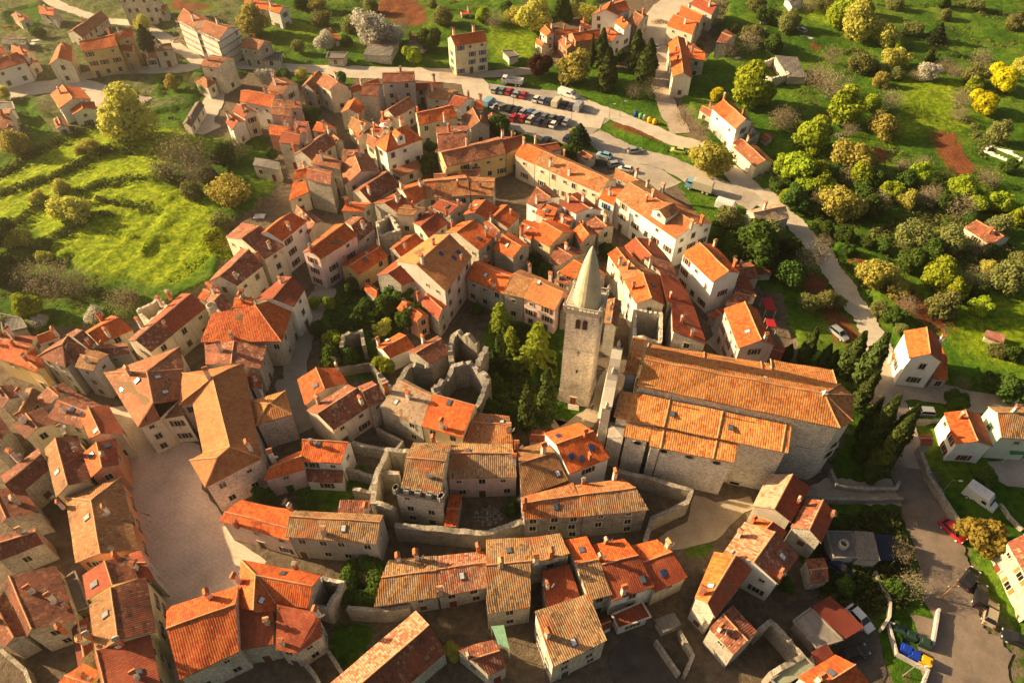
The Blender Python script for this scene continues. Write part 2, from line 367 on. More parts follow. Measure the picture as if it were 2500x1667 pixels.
h("low red roofed wing between the cream gabled house and tall grey house","845,640 862,682 1068,612 1050,586",5,.9,'red','stone',swap=1)
h("windowless stone house with blank grey back wall beside the tall grey house","922,698 1046,702 1086,618 982,626",8.5,1.6,'mot','stone',win=0)
h("stone house with faded orange roof in front of the blank back wall","778,828 916,842 958,778 832,738",5,1.6,'new','stone',swap=1,win=0)
h("tall grey three storey house with pale brown roof right by the road","1085,605 1322,597 1320,520 1088,530",8.5,1,'mot','grey',ch="1220,520")
h("low house with long dark red roof beside the tall grey house","1322,662 1500,650 1532,600 1325,603",4.5,.8,'red','stone')
h("stone house with bright blue shutters and mossy brown roof","1400,710 1562,733 1645,667 1440,620",4.5,1.2,'och','stone',shut='blue')
h("white house with red roof and tall red chimney right of the blue shutters","1563,770 1650,785 1765,728 1645,688",3.8,1.3,'red','white',ch="1715,690")
w("1768,782 1824,782 1820,738 1770,726",3.4,.4,'new','salmon')
h("stone house with reddish brown roof and small front porch roof in the centre lane","1086,824 1174,864 1327,775 1240,716",5.5,1.5,'old','cream',swap=1,ch="1190,725")
w("1060,882 1118,920 1172,887 1112,846",4,.8,'red','cream')
h("small house with dark red roof terrace and parasol left of the big white hipped house","983,952 1062,995 1132,942 1060,892",5,.8,'red','cream')
h("tall cream house with notched orange roof behind the mottled tower house","1352,918 1634,857 1572,772 1325,828",6.5,1.6,'new','cream',ch="1540,870;1345,815")
h("big white villa with hipped orange roof, white dormer and veranda","1112,1117 1382,1018 1262,915 1020,1050",7,2.8,'new','white',kind='hip',ch="1220,900",dormer="1210,1030",win=2)
w("1222,1292 1378,1225 1342,1182 1150,1250",3,.3,'old','cream',kind='shed')
h("narrow cream house with pale brown roof squeezed against the white villa","960,1042 1030,1097 1066,1010 1002,982",6,1.2,'old','cream')
h("low house with tan roof and white gutter below the blank stone wall","830,927 912,987 1030,910 902,860",4.5,1.5,'och','cream')
w("868,988 900,1024 992,972 960,945",4,.7,'old','cream')
h("small house with bright orange roof and dish beside the dark red roofed one","570,957 655,970 752,942 650,883",4.5,1,'new','cream')
h("small house with dark brown roof facing the bright orange cottage roof","655,987 740,1052 806,1040 716,953",4.5,1,'old','stone')
h("stone house with half pale half brown roof and chimneys above the round bush","430,1132 567,1174 742,1055 622,992",6,1.8,'mot','stone',swap=1,ch="440,1095")
h("tall blank stone house with mottled brown roof and pale stained side","525,1308 705,1354 727,1255 550,1213",8.5,1,'mot','stone',win=0)
h("low orange roofed house attached to the tall blank stone house","423,1322 528,1292 550,1215 480,1228",6,.8,'new','cream')
w("398,1472 547,1408 527,1342 432,1355",5,.6,'new','cream',kind='shed')
h("brown roofed house behind the tall blank stone house","560,1197 772,1242 787,1180 650,1133",8,1.2,'old','stone')
h("house with square faded brown roof above the orange triangular roof","785,1192 912,1212 952,1095 800,1098",7.5,1.2,'old','cream')
h("cream house with kinked orange and brown roof left of the white villa yard","785,1212 800,1365 1068,1252 985,1130",7,2,'old','cream')
h("stone house with steep red brown roof and slim white chimney left of the villa porch","856,1404 1000,1488 1198,1355 1077,1256",6.5,2,'mot','stone',swap=1,ch="990,1415")
h("left end house of the curved roof row with two white chimneys","1300,1500 1392,1452 1375,1322 1178,1377",6.5,1.5,'new','cream',ch="1225,1375;1365,1360")
h("long stone house with glowing orange ribbed roof in the curved row","1386,1452 1730,1432 1692,1278 1380,1318",6.2,1.8,'org','stone')
h("short stone house with orange ribbed roof at the right end of the curved row","1733,1432 1898,1437 1912,1303 1714,1293",6.2,1.4,'org','stone')
h("tall cream house with patchy orange and grey lichened roof above the long roof","1500,1112 1692,1067 1722,922 1475,930",7,1.2,'mot','cream')
h("long cream house with weathered brown roof and green shutters","1553,1222 1992,1127 1932,1003 1485,1110",6.5,1.7,'old','ochre',shut='green',ch="1705,1060;1965,1000")
w("1994,1125 2114,1065 2082,996 1934,1003",6.5,1.4,'red','ochre')
h("stone house with half tan half red roof above the curved fence yard","1660,852 1725,943 1874,922 1832,812",5,1.6,'old','stone')
h("tiny red roofed shed above the parked red cars","1855,842 1880,882 1942,870 1910,828",2.8,.4,'red','stone')
h("tall yellow four storey house with blue door standing alone by the road","1615,337 1855,300 1802,243 1560,283",9.5,1.8,'new','yellow',win=4,shut='blue',ch="1608,240;1752,218")
h("cream garage with flat dark grey roof beside the tall yellow house","2010,422 2087,410 2042,372 1957,374",3,.2,'grey','cream',kind='flat',win=0)
h("wide barn with sagging dark grey roof under the white blossom tree","945,404 1146,412 1208,308 1020,290",3,.8,'grey','stone',win=0)
h("low stone shed with flat brownish roof on the road edge","672,427 800,432 833,390 690,386",2.8,.2,'grey','stone',kind='flat')
h("tiny orange roofed garden house beside the round blossom tree","690,300 767,302 762,250 680,252",2.8,.6,'new','cream')
h("low concrete flat roofed store behind the bright green tree","1260,347 1385,357 1421,318 1300,312",2.4,.15,'grey','cream',kind='flat',win=0)
h("tiny brownish shed in the trees right of the red field","1280,292 1352,290 1350,255 1278,252",2.8,.3,'old','grey')
h("pale roofed low shed below the long cream house","1460,1307 1640,1302 1640,1260 1460,1268",3.8,.4,'mot','stone')
w("1682,1302 1800,1292 1802,1225 1640,1213",4.4,.5,'old','stone')
h("tiny orange roofed garden shed far behind the yellow house","1665,112 1736,102 1720,72 1655,85",2.4,.5,'new','white')
t('blossom',"1010,215",128,"biggest white blossom tree beside the round red field")
t('blossom',"1165,250",80,"smaller white blossom tree right of the biggest blossom tree")
t('blossom',"665,300",65,"round white blossom bush beside the tiny orange roofed garden house")
t('bright',"1310,400",72,"bright green small tree in the stone ringed yard by the road")
t('green',"1430,290",85,"dark green leafy tree above the stone ringed yard")
t('yel',"600,30",58,"yellow tree at the top above the farmhouse meadow")
t('olive',"640,135",60,"olive bush tree behind the meadow of the white house")
t('green',"820,300",48,"dark green bush tree between garden house and barn")
t('yel',"2200,125",112,"large rounded yellow tree at the top edge of the meadow")
t('yel',"2060,120",62,"smaller yellow tree left of the large rounded yellow one")
t('bright',"1810,120",58,"bright yellow green tree above the yellow house meadow")
t('green',"2000,65",52,"mid green tree at the very top above the small yellow one")
t('bare',"1910,145",72,"greyish leafless tree between the bright and the yellow tree")
t('olive',"1530,120",75,"grey olive tree at the right rim of the red field")
t('redleaf',"2245,480",80,"dark reddish leaved tree at the left end of the park")
t('bare',"1225,195",70,"pinkish leafless tree in front of the round red field")
t('green',"780,575",48,"dark green tree behind the cream gabled house")
t('green',"1430,1075",50,"dark green tree right of the white villa")
t('green',"1420,1205",70,"dense dark green tree beside the villa veranda")
t('green',"2052,982",26,"small green tree above the long cream house")
t('bare',"2265,385",62,"leafless bush tree right of the cream garage")
t('olive',"860,190",65,"olive green bush tree left of the biggest blossom tree")
t('green',"560,845",60,"dark green bushy tree in the yard of the cream gabled house")
t('green',"1930,915",80,"dark green bushy tree left of the red parked cars")
t('green',"480,20",60,"dark green tree at the top beside the farmhouse")
t('olive',"1000,40",60,"olive tree at the top left of the red field")
t('bare',"2170,20",75,"reddish brown leafless tree at the top edge beside the yellow trees")
t('olive',"1450,30",40,"small olive tree behind the red field")
T(1144,0)
h("pink house with small orange gabled roof and red chimney beside the meadow","520,227 570,267 630,250 595,190",5,1,'new','pink',ch="608,205")
w("635,252 850,237 840,213 630,225",4,.6,'new','pink')
h("tiny white annexe with orange roof left of the salmon house","487,314 532,344 573,325 510,284",3.2,.6,'new','white')
h("salmon pink house with long orange roof behind the park conifers","785,306 962,284 960,213 728,255",6,1.5,'new','salmon')
w("645,292 716,363 786,345 722,270",3.8,.8,'old','salmon')
h("white house with red roof on the right of the salmon house","962,292 1048,304 1136,263 1050,200",5.5,1.3,'new','white')
h("large white house with cross gabled orange roof and tall chimney at the top","900,110 1112,118 1092,58 985,45",7.5,1.8,'new','white',swap=1,ch="965,75",win=3)
w("1112,96 1182,70 1110,3 985,45",7.5,1.5,'new','white')
h("white house with pale orange roof stepping down from the cross gabled house","1070,167 1136,218 1197,184 1125,120",6.2,1.2,'new','white')
w("990,162 1068,167 1123,122 1050,113",5,.8,'new','white')
h("stone house with dark brown roof at the corner of the upper square","1160,152 1230,206 1320,117 1262,84",5.5,1.5,'old','stone')
h("low white annexe with sliver of red roof and garden wall, top centre","818,178 888,217 908,200 824,150",3,.5,'new','white')
h("topmost house of the street block with red roof cut by the top edge","1625,32 1782,108 1844,38 1700,-15",6,1.5,'red','stone')
h("middle house of the street block with wide orange roof","1535,120 1680,190 1732,118 1570,38",6,1.8,'new','stone')
h("cream house with orange roof at the lower end of the street block on the square","1452,186 1640,252 1684,165 1535,108",6,1.8,'new','cream')
h("long cream house with bright orange roof standing along the lane by the park","1478,430 1492,562 1638,577 1605,350",6.3,1.6,'new','cream')
w("1462,320 1478,430 1605,380 1582,280",6.3,1.5,'new','cream')
w("1614,432 1730,442 1727,380 1602,300",6,1,'new','stone')
h("narrow ruined stone house with pale brown roof among the leafless trees","1812,314 1885,320 1962,265 1885,212",5.5,1,'mot','stone',win=0)
h("white stone farmhouse with half orange half brown roof beside the long road","1780,792 1872,872 2000,815 1927,750",7.3,1.6,'new','white',ch="1870,715")
w("1872,872 1957,947 2080,885 2000,815",7.3,1.6,'och','white')
w("2000,975 2070,1015 2140,975 2075,920",4,.5,'grey','stone')
h("low stone outbuilding with brown roof against the farmhouse left wall","1690,806 1770,852 1792,800 1722,775",3.3,.7,'old','stone')
h("cream garage building with tan roof and rust red door by the road","1938,1077 2098,1220 2234,1186 2082,1040",3.6,1.1,'old','cream',win=0,door='rust')
w("1935,1048 1962,1062 2112,1052 2020,1010",4,.6,'red','cream')
h("tiny red roofed shed behind the farmhouse in the trees","2140,1012 2182,1040 2232,1005 2190,970",2.5,.4,'red','stone',win=0)
h("left house of the long town row with red roof section and two tall chimneys","337,1134 480,1197 602,1105 455,1050",6.8,1.7,'new','cream',ch="405,1045;700,1125")
h("second house of the long town row with tan mossy roof section","482,1198 590,1247 712,1155 604,1106",6.8,1.7,'och','cream',ch="597,1205")
h("third house of the long town row with weathered orange roof and plaster patch","592,1248 957,1410 1090,1320 714,1156",6.8,1.8,'org','cream',ch="735,1265")
h("white walled annexe with red roof behind the long town row","560,1122 685,1094 617,1046 430,1062",5,.9,'red','white',ch="490,1035")
h("red roofed link house with blue shutters between two cream town rows","955,1452 1062,1502 1142,1385 1042,1362",6.8,.8,'new','white',shut='blue',ch="1030,1420")
h("low house with brown orange roof beside the scrapyard and gravel lot","1060,1292 1240,1382 1297,1340 1086,1226",4.5,1,'org','stone')
h("open wooden shelter with brown tile roof beside the light blue car","800,1132 880,1174 937,1145 870,1103",2.6,.4,'mot','stone',win=0)
ru("roofless stone ruin with red soil inside beside the grey barn","2155,545 2225,575 2345,545 2240,425 2165,440",3.5,'stone')
c("thin dark cypress at the left edge of the park grove","895,500","907,238",18)
c("broad dark conifer behind the thin cypress in the park","965,500","968,210",50)
c("very dark bushy conifer at the middle of the park","1005,670","1015,355",66)
c("tall dark conifer on the right of the park grove, the rear one","1210,525","1225,222",60)
c("tall dark conifer beside the lane, the front one of the right pair","1295,600","1290,288",66)
c("slender cypress in front of the right conifer pair","1235,592","1268,385",22)
c("short slim cypress in front of the salmon house","735,372","740,290",13)
t('green',"1105,420",50,"dark rounded tree between the park conifers")
t('yel',"778,490",105,"broad yellow green tree at the left of the park")
t('bare',"1215,660",62,"leafless tree on the park lawn below the right conifers")
t('bare',"1345,640",75,"leafless tree at the lane edge of the park")
t('bare',"1590,850",85,"tall leafless roadside tree left of the white farmhouse, rear one")
t('bare',"1690,950",80,"leafless roadside tree in front of the white farmhouse")
t('yel',"1775,1160",120,"large round grey yellow tree on the road verge")
t('gold',"1810,690",56,"bright golden yellow bush tree beside the big green crown")
t('bright',"2060,640",150,"biggest bright green tree above the white farmhouse")
t('bright',"2170,690",80,"dark green crown leaning right of the biggest bright green tree")
t('bright',"2052,762",60,"small bright green tree under the biggest green crown")
t('bright',"2320,1220",85,"bright yellow green tree at the roadside right of the cream garage")
t('bare',"1900,360",72,"leafless tree against the narrow ruined house")
t('bare',"2050,310",90,"grey leafless tree right of the narrow ruined house")
t('green',"2230,320",72,"dark green tree above the roofless ruin with red soil")
t('bare',"2300,870",90,"tangled leafless tree behind the white farmhouse garden")
t('conifer',"815,990",72,"green conifer between the car park and the gravel lot")
t('bright',"770,965",38,"bright green bush beside the car park conifer")
t('olive',"2120,30",70,"olive green tree at the top behind the street block")
t('green',"690,60",80,"dark green tree at the top left of the white cross gabled house")
t('yel',"850,90",70,"yellow green tree beside the white cross gabled house")
t('olive',"790,20",50,"olive tree touching the top edge above the meadow")
t('green',"640,1080",50,"dark bushes behind the white walled annexe")
t('green',"740,1110",60,"dark green bush tree below the car park conifer")
t('green',"75,800",32,"dark small tree beside the white red roofed house")
t('green',"200,640",5,"x") if 0 else None
t('yel',"1790,165",30,"small palm like tree beside the street block garden")
t('olive',"1950,205",35,"olive bush by the street block garden")
t('olive',"2330,190",60,"olive tree behind the ruined gardens")
t('bright',"2330,1430",60,"bright green tree on the slope below the roadside")
for s in """199,658 silver 65;250,664 greengrey 65;300,672 red 65;350,688 silver 65;405,697 red 65;500,725 white 65;548,733 silver 65;590,743 navy 65;705,765 black 65;750,778 navy 65;203,778 silver 40;260,785 olivegrey 30;308,795 black 60;358,806 black 60;403,822 silver 60;455,824 blue 65;503,838 silver 40;562,855 grey 60;615,865 grey 60;670,877 black 65;718,893 silver 65;333,860 red 65;402,865 red 65;455,877 beige 65;515,890 navy 65;575,900 black 65;625,910 white 65;568,1028 navy 60;730,1010 navy 60;995,1137 sky 150;1215,1103 silver 12;1080,1203 silver 15;1150,1238 white 160;1535,1103 lime 160;1355,342 white 150;1978,442 silver 20""".split(";"): car(s)
van("648,745","cream",65); van("152,745","sky",60); van("808,775","silver",65); van("730,685","white",-35,1.25)
T(1716,0)
h("small white shed with grey roof at the top edge behind the gardens","655,55 740,22 702,-12 600,-5",2.8,.6,'grey','white',win=0)
h("tiny stone shed beside the white garden wall at the top","425,152 532,142 522,106 430,106",2.4,.4,'grey','stone',win=0)
h("low grey stone hut roof below the tiny shed and white garden wall","345,236 462,240 456,204 338,194",2.4,.4,'grey','stone',win=0)
h("open barn with corrugated dark grey roof beside the red soil ruin","628,562 765,572 690,430 525,420",3.6,.5,'grey','stone',kind='shed',win=0)
ru("low white roofless wall frames in the grass at the right edge","2070,1095 2310,1188 2345,1145 2130,1045",1.6,'white')
D_TREES="""green 1150,1400 80 dark green filler crown between the two bright grove halves
green 1290,1330 75 dark green tree right of the bright lower crown of the grove
green 950,1260 70 dark green crown inside the grove above the wide bright one
bare 1620,1190 60 small leafless tree beside the ditch below the long red strip
green 1800,1480 80 dark green tree under the wide spreading leafless tree
bright 2010,1490 85 bright green crown between the wide leafless tree and the right edge
olive 1250,480 55 olive scrub tree on the earth bank at the clearing edge
olive 1420,540 50 olive scrub tree under the shaded hedge corner
olive 380,250 80 grey olive tree above the roofless ruin with red soil
bare 1770,480 60 reddish bare scrub tree in the middle of the upper hedge line
bare 1850,520 60 reddish bare scrub tree at the right part of the upper hedge line
olive 2100,520 60 olive scrub tree between the hedge and the golden trees
olive 1780,110 45 small olive bush tree in the far grassland
olive 1400,30 55 olive scrub tree beside the pale tree at the top meadow
bright 1000,100 108 brightest green tree at the top meadow, left of the tall yellow one
yel 1172,60 72 pale yellow tree behind the brightest green tree at the top
yel 1140,175 115 tall rounded yellow tree in the top right meadow
yel 1345,250 85 yellow green tree second from left in the meadow row
yel 1420,420 85 pale yellow tree over the shaded hedge corner
bright 1440,345 40 small bright crown on top of the hedge corner trees
olive 650,150 75 grey olive tree on the lawn above the parked white truck
olive 1540,205 60 small olive tree in the upper right grassland
conifer 1722,250 62 dark pine standing alone in the upper right grassland
blossom 1650,525 78 greyish white blossoming tree beside the shaded meadow
bare 1560,550 45 small leafless bush left of the greyish blossoming tree
gold 2215,575 105 larger bright golden tree near the right edge
bright 2000,630 60 round bright green bush tree left of the golden pair
gold 2072,755 98 bright golden yellow round tree in the right field
bare 860,560 105 left of the two big brown leafless trees beside the open barn
bare 975,630 120 right of the two big brown leafless trees beside the open barn
bright 1080,790 128 broad bright green tree in the sunny garden clearing
bright 1240,755 78 bright green crown joined to the broad clearing tree
bare 1385,730 85 leafless tree right of the bright clearing trees
yel 1330,920 98 pale yellow round tree above the small red soil patch
bright 800,985 128 bright yellow green tree left of the blue tarpaulin
bare 600,870 88 pale leafless tree beside the plank pile
bright 700,1210 135 broad yellow green tree right of the rubble mound
bright 835,1255 72 bright crown between the rubble mound tree and the lower grove
yel 1120,1150 125 pale yellow green tree left of the small red soil patch
bright 1175,1300 95 bright lower crown below the small red soil patch
bare 1050,1290 80 brownish thin tree between the grove crowns
bright 750,1340 88 left crown of the wide bright grove above the dark green tree
bright 905,1360 95 right crown of the wide bright grove above the dark green tree
green 680,1450 100 dark green tree at the left end of the lower grove
yel 1012,1490 118 round pale yellow tree at the bottom of the lower grove
bare 865,1440 68 bare grey tree inside the lower grove
bright 1385,1395 80 bright green tree at the lower middle of the scrub belt
yel 1490,1465 72 yellow tree right of the bright scrub belt tree
bare 1290,1465 88 reddish leafless tree in the scrub belt
green 1500,1320 75 dark green tree left of the bright one beside the long red strip
bright 1600,1290 85 bright green tree below the striped red field strip
bare 1700,1420 82 grey leafless tree under the striped red field strip
bright 1930,1380 108 bright yellow green tree at the foot of the long red strip
bare 1900,1510 105 wide spreading leafless tree below the strip end
bright 2160,1480 88 bright green tree right of the wide leafless tree
olive 2170,970 88 pale olive tree above the white roofless wall frames
bare 1905,720 75 brown leafless hedge tree at the field corner, upper one
bare 1880,830 60 brown leafless hedge tree at the field corner, lower one
bare 2100,1300 80 brown leafless tree below the white roofless wall frames
green 1660,412 48 small dark round bush tree on the upper hedge line
olive 1980,545 78 olive scrub tree on the hedge left of the golden pair
bare 2045,425 72 reddish bare scrub tree on the upper hedge line
bare 950,405 75 bare scrub on the earth bank above the open barn
olive 1150,460 80 olive scrub on the earth bank right of the leafless pair
bare 1475,1215 60 thin leafless tree along the ditch
yel 1310,590 55 small yellow bush tree on the hedge above the clearing
green 450,115 62 dark green tree behind the white garden wall
gold 222,210 28 tiny golden bush in the gardens behind the ruined house
green 805,1535 55 small bright round shrub tree below the lower grove
yel 2335,490 60 pale yellow tree cut by the right edge
olive 1325,505 48 olive scrub under the hedge corner trees
bare 1085,950 55 small leafless tree beside the blue tarpaulin rubble
olive 900,30 60 dull olive tree left of the brightest top tree
bare 780,30 55 bare brown tree at the top beside the white shed
green 1760,10 55 dark green tree at the top right edge
olive 2000,30 50 olive scrub at the top right
olive 2290,160 70 olive scrub tree beside the top right hedge
bare 2220,880 1 skip
green 2250,1220 60 dark bush below the white wall frames"""
for l in D_TREES.splitlines():
    k,p,r,lab=l.split(" ",3)
    if lab!="skip": t(k,p,float(r),lab)
car("965,172 white 150"); car("720,222 white 120"); 
T(0,500)
h("tall stone sided house with brown roof at the meadow edge, next to the white one","1650,235 1770,135 2082,300 1940,397",8,2.3,'mot','cream',ch="1978,310")
h("tall white four storey house with orange roof and brown shutters by the meadow","1875,228 2045,100 2250,118 2065,265",9,2,'new','white',win=3,ch="2118,165",shut='brown')
h("cream street house with brown roof and red skylight patch below the meadow edge","1525,560 1765,320 1926,442 1737,592",7.5,1.9,'mot','cream',ch="1730,530;1900,390")
h("white painted corner house with steep dark red roof along the curved street","1865,702 2065,522 2234,612 2150,747",8.5,1.4,'red','white',shut='brown')
X("large grey stone house under a wide red roof on the curved street","1465,1005,7;2062,1002,7;2147,747,7;2010,685,8.5;1870,735,9.8;1550,795,8.8","0145;1234",'new','stone',ch="1780,710;1703,965")
h("stone house with split pale and dark mottled roof below the wide red roof","1495,1010 1505,1168 1905,1203 1955,1035",6.5,.9,'mot','stone')
w("1790,1205 1838,1345 1905,1342 1907,1218",4.5,.4,'new','white')
h("lower half of the long battlemented row house with brown roof","935,993 1093,856 1266,945 1102,1078",6.5,1.7,'mot','cream',ch="1030,875;1215,880")
h("upper half of the long battlemented row house with dark red roof and two tall chimneys","1093,856 1330,650 1512,745 1266,945",6.5,1.7,'red','cream',ch="1180,720;1240,665")
ru("roofless plastered shell open to the sky behind the long battlemented row house","1000,762 1090,852 1225,738 1150,672",5.5,'cream')
h("small house with pale orange roof between the long row and round pot tower","1445,682 1500,702 1602,620 1545,590",6,.7,'new','cream')
h("stone chimney house with pyramid of brown tiles above the battlements","1510,702 1640,797 1702,740 1580,612",7.5,1.2,'mot','stone',win=0,swap=1,ch="1570,640")
h("low orange roofed part with many chimneys behind the wide red roof","1700,752 1852,742 1865,690 1740,655",8,.5,'new','cream',ch="1780,705;1790,665")
h("house with bright red orange roof and two red chimneys left of the long row","615,935 815,808 972,912 718,1018",5,1.4,'new','cream',ch="745,835;800,955")
h("grey walled house with plum brown roof behind the tan roofed tall house","700,1112 950,1087 932,1010 700,1030",6.5,.6,'mot','grey')
h("tall grey house with sloping tan roof and blank side by the left square","545,1187 682,1219 797,1095 650,1045",8,.7,'och','grey')
X("tall grey house with pyramid shaped brown roof near the left edge","275,1110,8;480,1195,8;640,1045,8;505,950,8.2;455,1020,10;350,1050,8","014;1234;0435",'mot','grey')
h("small steep brown roofed house squeezed behind the pyramid roofed one","480,952 560,903 697,1000 640,1050",8.5,1.2,'mot','stone',ch="660,1010")
h("ochre house with smooth orange roof in the row near the left edge","-60,1105 160,1184 256,1042 85,985",6,1,'new','ochre',ro=.8)
w("160,1184 272,1229 332,1190 258,1045",6,.8,'new','ochre',ro=.3)
h("corner of an orange roofed house cut by the left edge above the ochre row","-60,1050 5,1085 60,1012 -20,975",6,.6,'new','ochre')
h("house with pale pink roof and cream chimney behind the ochre row","280,1018 425,965 395,912 292,948",7,.8,'new','cream',ch="410,935")
h("low dark red roofed house behind the ochre row, right of the red chimney","110,1002 235,1045 275,962 130,955",5.5,.6,'red','stone',ch="95,960")
w("-40,952 85,1006 112,958 0,928",5,.6,'red','stone')
h("dark old flat roofed store below the meadow at the left edge","25,937 200,900 155,832 0,800",3,.3,'grey','stone',kind='flat',win=0)
X("civic corner house with long brown roofs facing the upper square","762,1232,8;1013,1633,8;1174,1567,8;1120,1450,10.3;1075,1218,10.3;1345,1205,8;1320,1425,8;1320,1035,8","0134;123;3456;047;457",'old','cream',bd="01265 7".replace(" ",""),sk="1005,1290;895,1345;1155,1258;1210,1370",ch="955,1230")
w("1138,1442 1182,1567 1368,1552 1309,1452",7,.6,'old','cream',kind='shed',arch=1)
h("stone house with plum brown roof and blue skylights below the left street","250,1420 340,1490 560,1370 480,1300",6,1,'mot','stone')
w("340,1560 600,1640 730,1460 560,1375",6,1.2,'mot','stone',sk="530,1490;600,1530")
t('yel',"130,240",80,"small yellow green tree in the shaded lower left meadow")
t('yel',"315,375",50,"pale olive bush tree above the brown bare trees")
t('bare',"370,545",170,"big brown leafless tree in the lower left meadow corner")
t('bare',"170,500",100,"dark brown leafless tree at the far left of the meadow")
t('bare',"560,560",110,"dim leafless tree behind the big brown one")
t('bare',"900,700",115,"brown leafless tree on the bank behind the red orange roof")
t('olive',"960,680",60,"yellowish bush tree at the bank behind the red orange roof")
t('blossom',"690,800",62,"pale blossoming small tree beside the red chimney")
t('bright',"215,740",100,"low bright green bushes below the brown bare trees")
t('bright',"1590,265",85,"rounded bright green bush tree beside the tall stone sided house")
t('olive',"1620,120",68,"grey olive bush tree at the right end of the meadow")
t('green',"2310,920",45,"dark bush at the curved street wall")
t('olive',"50,860",60,"olive shrubs over the flat roofed store")
t('blossom',"290,850",55,"whitish shrub below the meadow beside the pale pink roof")
T(700,420,4.506)
h("pink and stone house with long red roof and blank sunlit end wall","170,880 532,572 778,692 370,960",8.5,1.6,'new','pink',ch="265,845",shut='red')
h("stone house with brown roof joined behind the pink one, yellow chimney","640,553 728,490 972,612 800,758",7,1.5,'mot','stone',ch="845,612")
h("low pink and ochre house with smooth red roof and two skylights","590,1032 945,800 1116,922 785,1130",4.8,1,'new','ochre',ch="655,985",sk="880,890;870,968")
ru("ragged roofless ruin between the houses, open top lit by the sun","990,545 1030,685 1240,622 1120,440",6,'stone')
h("low square house with pale orange roof beside the ragged roofless ruin","600,430 837,438 937,345 715,322",6.5,.7,'new','stone',ch="670,350")
h("stone house with half pale half red roof above the ragged roofless ruin","950,345 1170,235 1382,377 1210,443",6.5,1.4,'red','stone')
h("tall cream house with broken tan roof beside the ragged roofless ruin","1208,462 1385,482 1532,387 1290,360",8,.6,'och','cream',ro=.4)
h("house with long mottled dark red roof and tall thin chimney, centre of town","1390,562 1557,724 1772,557 1560,400",6.5,1,'red','cream',ch="1590,450;1755,450",swap=1)
h("house with red roof and white chimney under the curved row","1590,382 1790,462 1988,357 1775,305",6,1,'red','stone',ch="1885,345",sk="1765,378")
h("house with plain orange gabled roof left of the two white dishes","1940,470 2060,310 2327,385 2200,517",6,1.2,'new','stone',ch="2030,415",sk="2085,370")
h("stone house with large red orange roof above the well wall, white chimney","1745,662 1930,545 2314,692 2120,864",7.5,1.6,'new','stone',ro=.35,ch="1820,585;2195,690",sk="2115,735")
h("biggest pink plastered house with tan roof and blue skylights","1200,978 1620,685 2037,927 1750,1314",9.5,2.6,'tan','pink',ro=.45,ch="1615,790;1925,960;1490,995",sk="1700,905;1890,885;1840,945",win=3)
h("small stone house with orange roof behind the biggest pink house","1122,850 1300,700 1514,757 1255,932",6,1.2,'new','stone',ch="1305,840")
h("stone house with half orange half crimson roof overgrown with ivy","985,1134 1200,975 1432,1182 1265,1244",7,1.9,'red','stone',ch="1425,1095",ivy=1)
h("tiny low red roofed shed hidden behind the ivy","855,1300 985,1385 1012,1285 885,1208",2.6,.5,'new','stone',win=0)
h("cream house with speckled plum roof behind the tall white one","90,440 240,690 402,540 150,385",6.5,1.2,'mot','cream')
t('green',"1250,1330",150,"dark ivy covered tree mass in front of the crimson roof")
t('green',"1080,1480",140,"dark green tree mass below the ivy covered one")
t('green',"880,1500",120,"dark bushy tree left of the small brick house")
t('green',"700,1250",90,"dark tree in front of the low pink and ochre house")
t('bright',"470,1450",75,"round light green tree at the bend of the curved street wall")
T(1120,420)
h("house with bright orange roof beside the two white dishes, red chimney","190,342 310,243 447,325 360,414",5.5,1.2,'new','stone',ro=.35,ch="380,300")
h("low plum roofed link under the two white dishes","180,372 265,472 342,430 225,345",5,.6,'mot','stone')
h("square stone house with orange roof and thin ridge, left of the yellow walled one","255,562 395,632 522,542 375,440",6.2,1.6,'new','stone',ch="275,500",sk="353,535")
h("small house with skylight roof tucked behind the yellow walled house","440,440 525,500 600,375 480,348",6,.7,'new','stone',ch="460,440",sk="508,412")
h("yellowish walled house with smooth orange gabled roof above the spire","525,472 662,547 850,437 690,340",6,1.7,'new','yellow',ch="758,365",win=2)
h("white gabled house with mottled pale roof beside the dark courtyard wall","492,222 595,277 745,182 640,93",7,1.6,'mot','white',ch="570,215")
h("big house with dark red low roof and many small chimneys below the long town row","745,237 852,302 1054,278 870,146",7.6,.9,'red','white',ch="805,210;910,205;1010,230",sk="968,270")
w("560,302 690,347 752,245 640,200",6.6,.9,'new','white',ch="625,310",sk="652,287")
w("690,347 810,402 843,345 750,285",6.2,.6,'new','white',ch="760,355",sk="748,322")
h("stone house with patchy red and brown roof at the courtyard under the white row","932,370 1022,450 1143,395 1040,320",6,1,'mot','stone')
h("stone house with round topped gable and orange roof left of the patchy roofed one","835,422 885,534 1013,460 920,378",5.5,1.4,'new','stone')
h("low house with wide speckled plum roof behind the spire","655,632 722,692 937,592 770,515",4.6,.9,'mot','stone')
h("house with pale orange roof directly behind the spire","722,735 862,780 1087,752 950,642",4.6,1.6,'new','stone')
h("small speckled pale roofed house in front of the house behind the spire","690,792 800,832 846,800 760,760",4.6,.6,'mot','cream')
h("stone house with orange ribbed roof at the left end of the cedar garden row","52,774 325,890 416,750 150,648",6.4,1.4,'new','stone',ro=.6,ch="235,830;198,650",sk="197,755")
h("middle house with mossy tan roof in the cedar garden row","328,890 470,924 592,765 450,712",7,1.4,'och','stone',ro=.6,ch="520,720")
h("pink house with golden brown ribbed roof and big dark windows left of the bell tower","472,924 703,1014 802,870 594,763",7,1.5,'tan','pink',ro=.62,ch="670,782",sk="588,808",win=3)
h("narrow dark stone house with red roof between pink house and bell tower","742,1007 792,1012 822,900 790,883",6,.7,'red','stone')
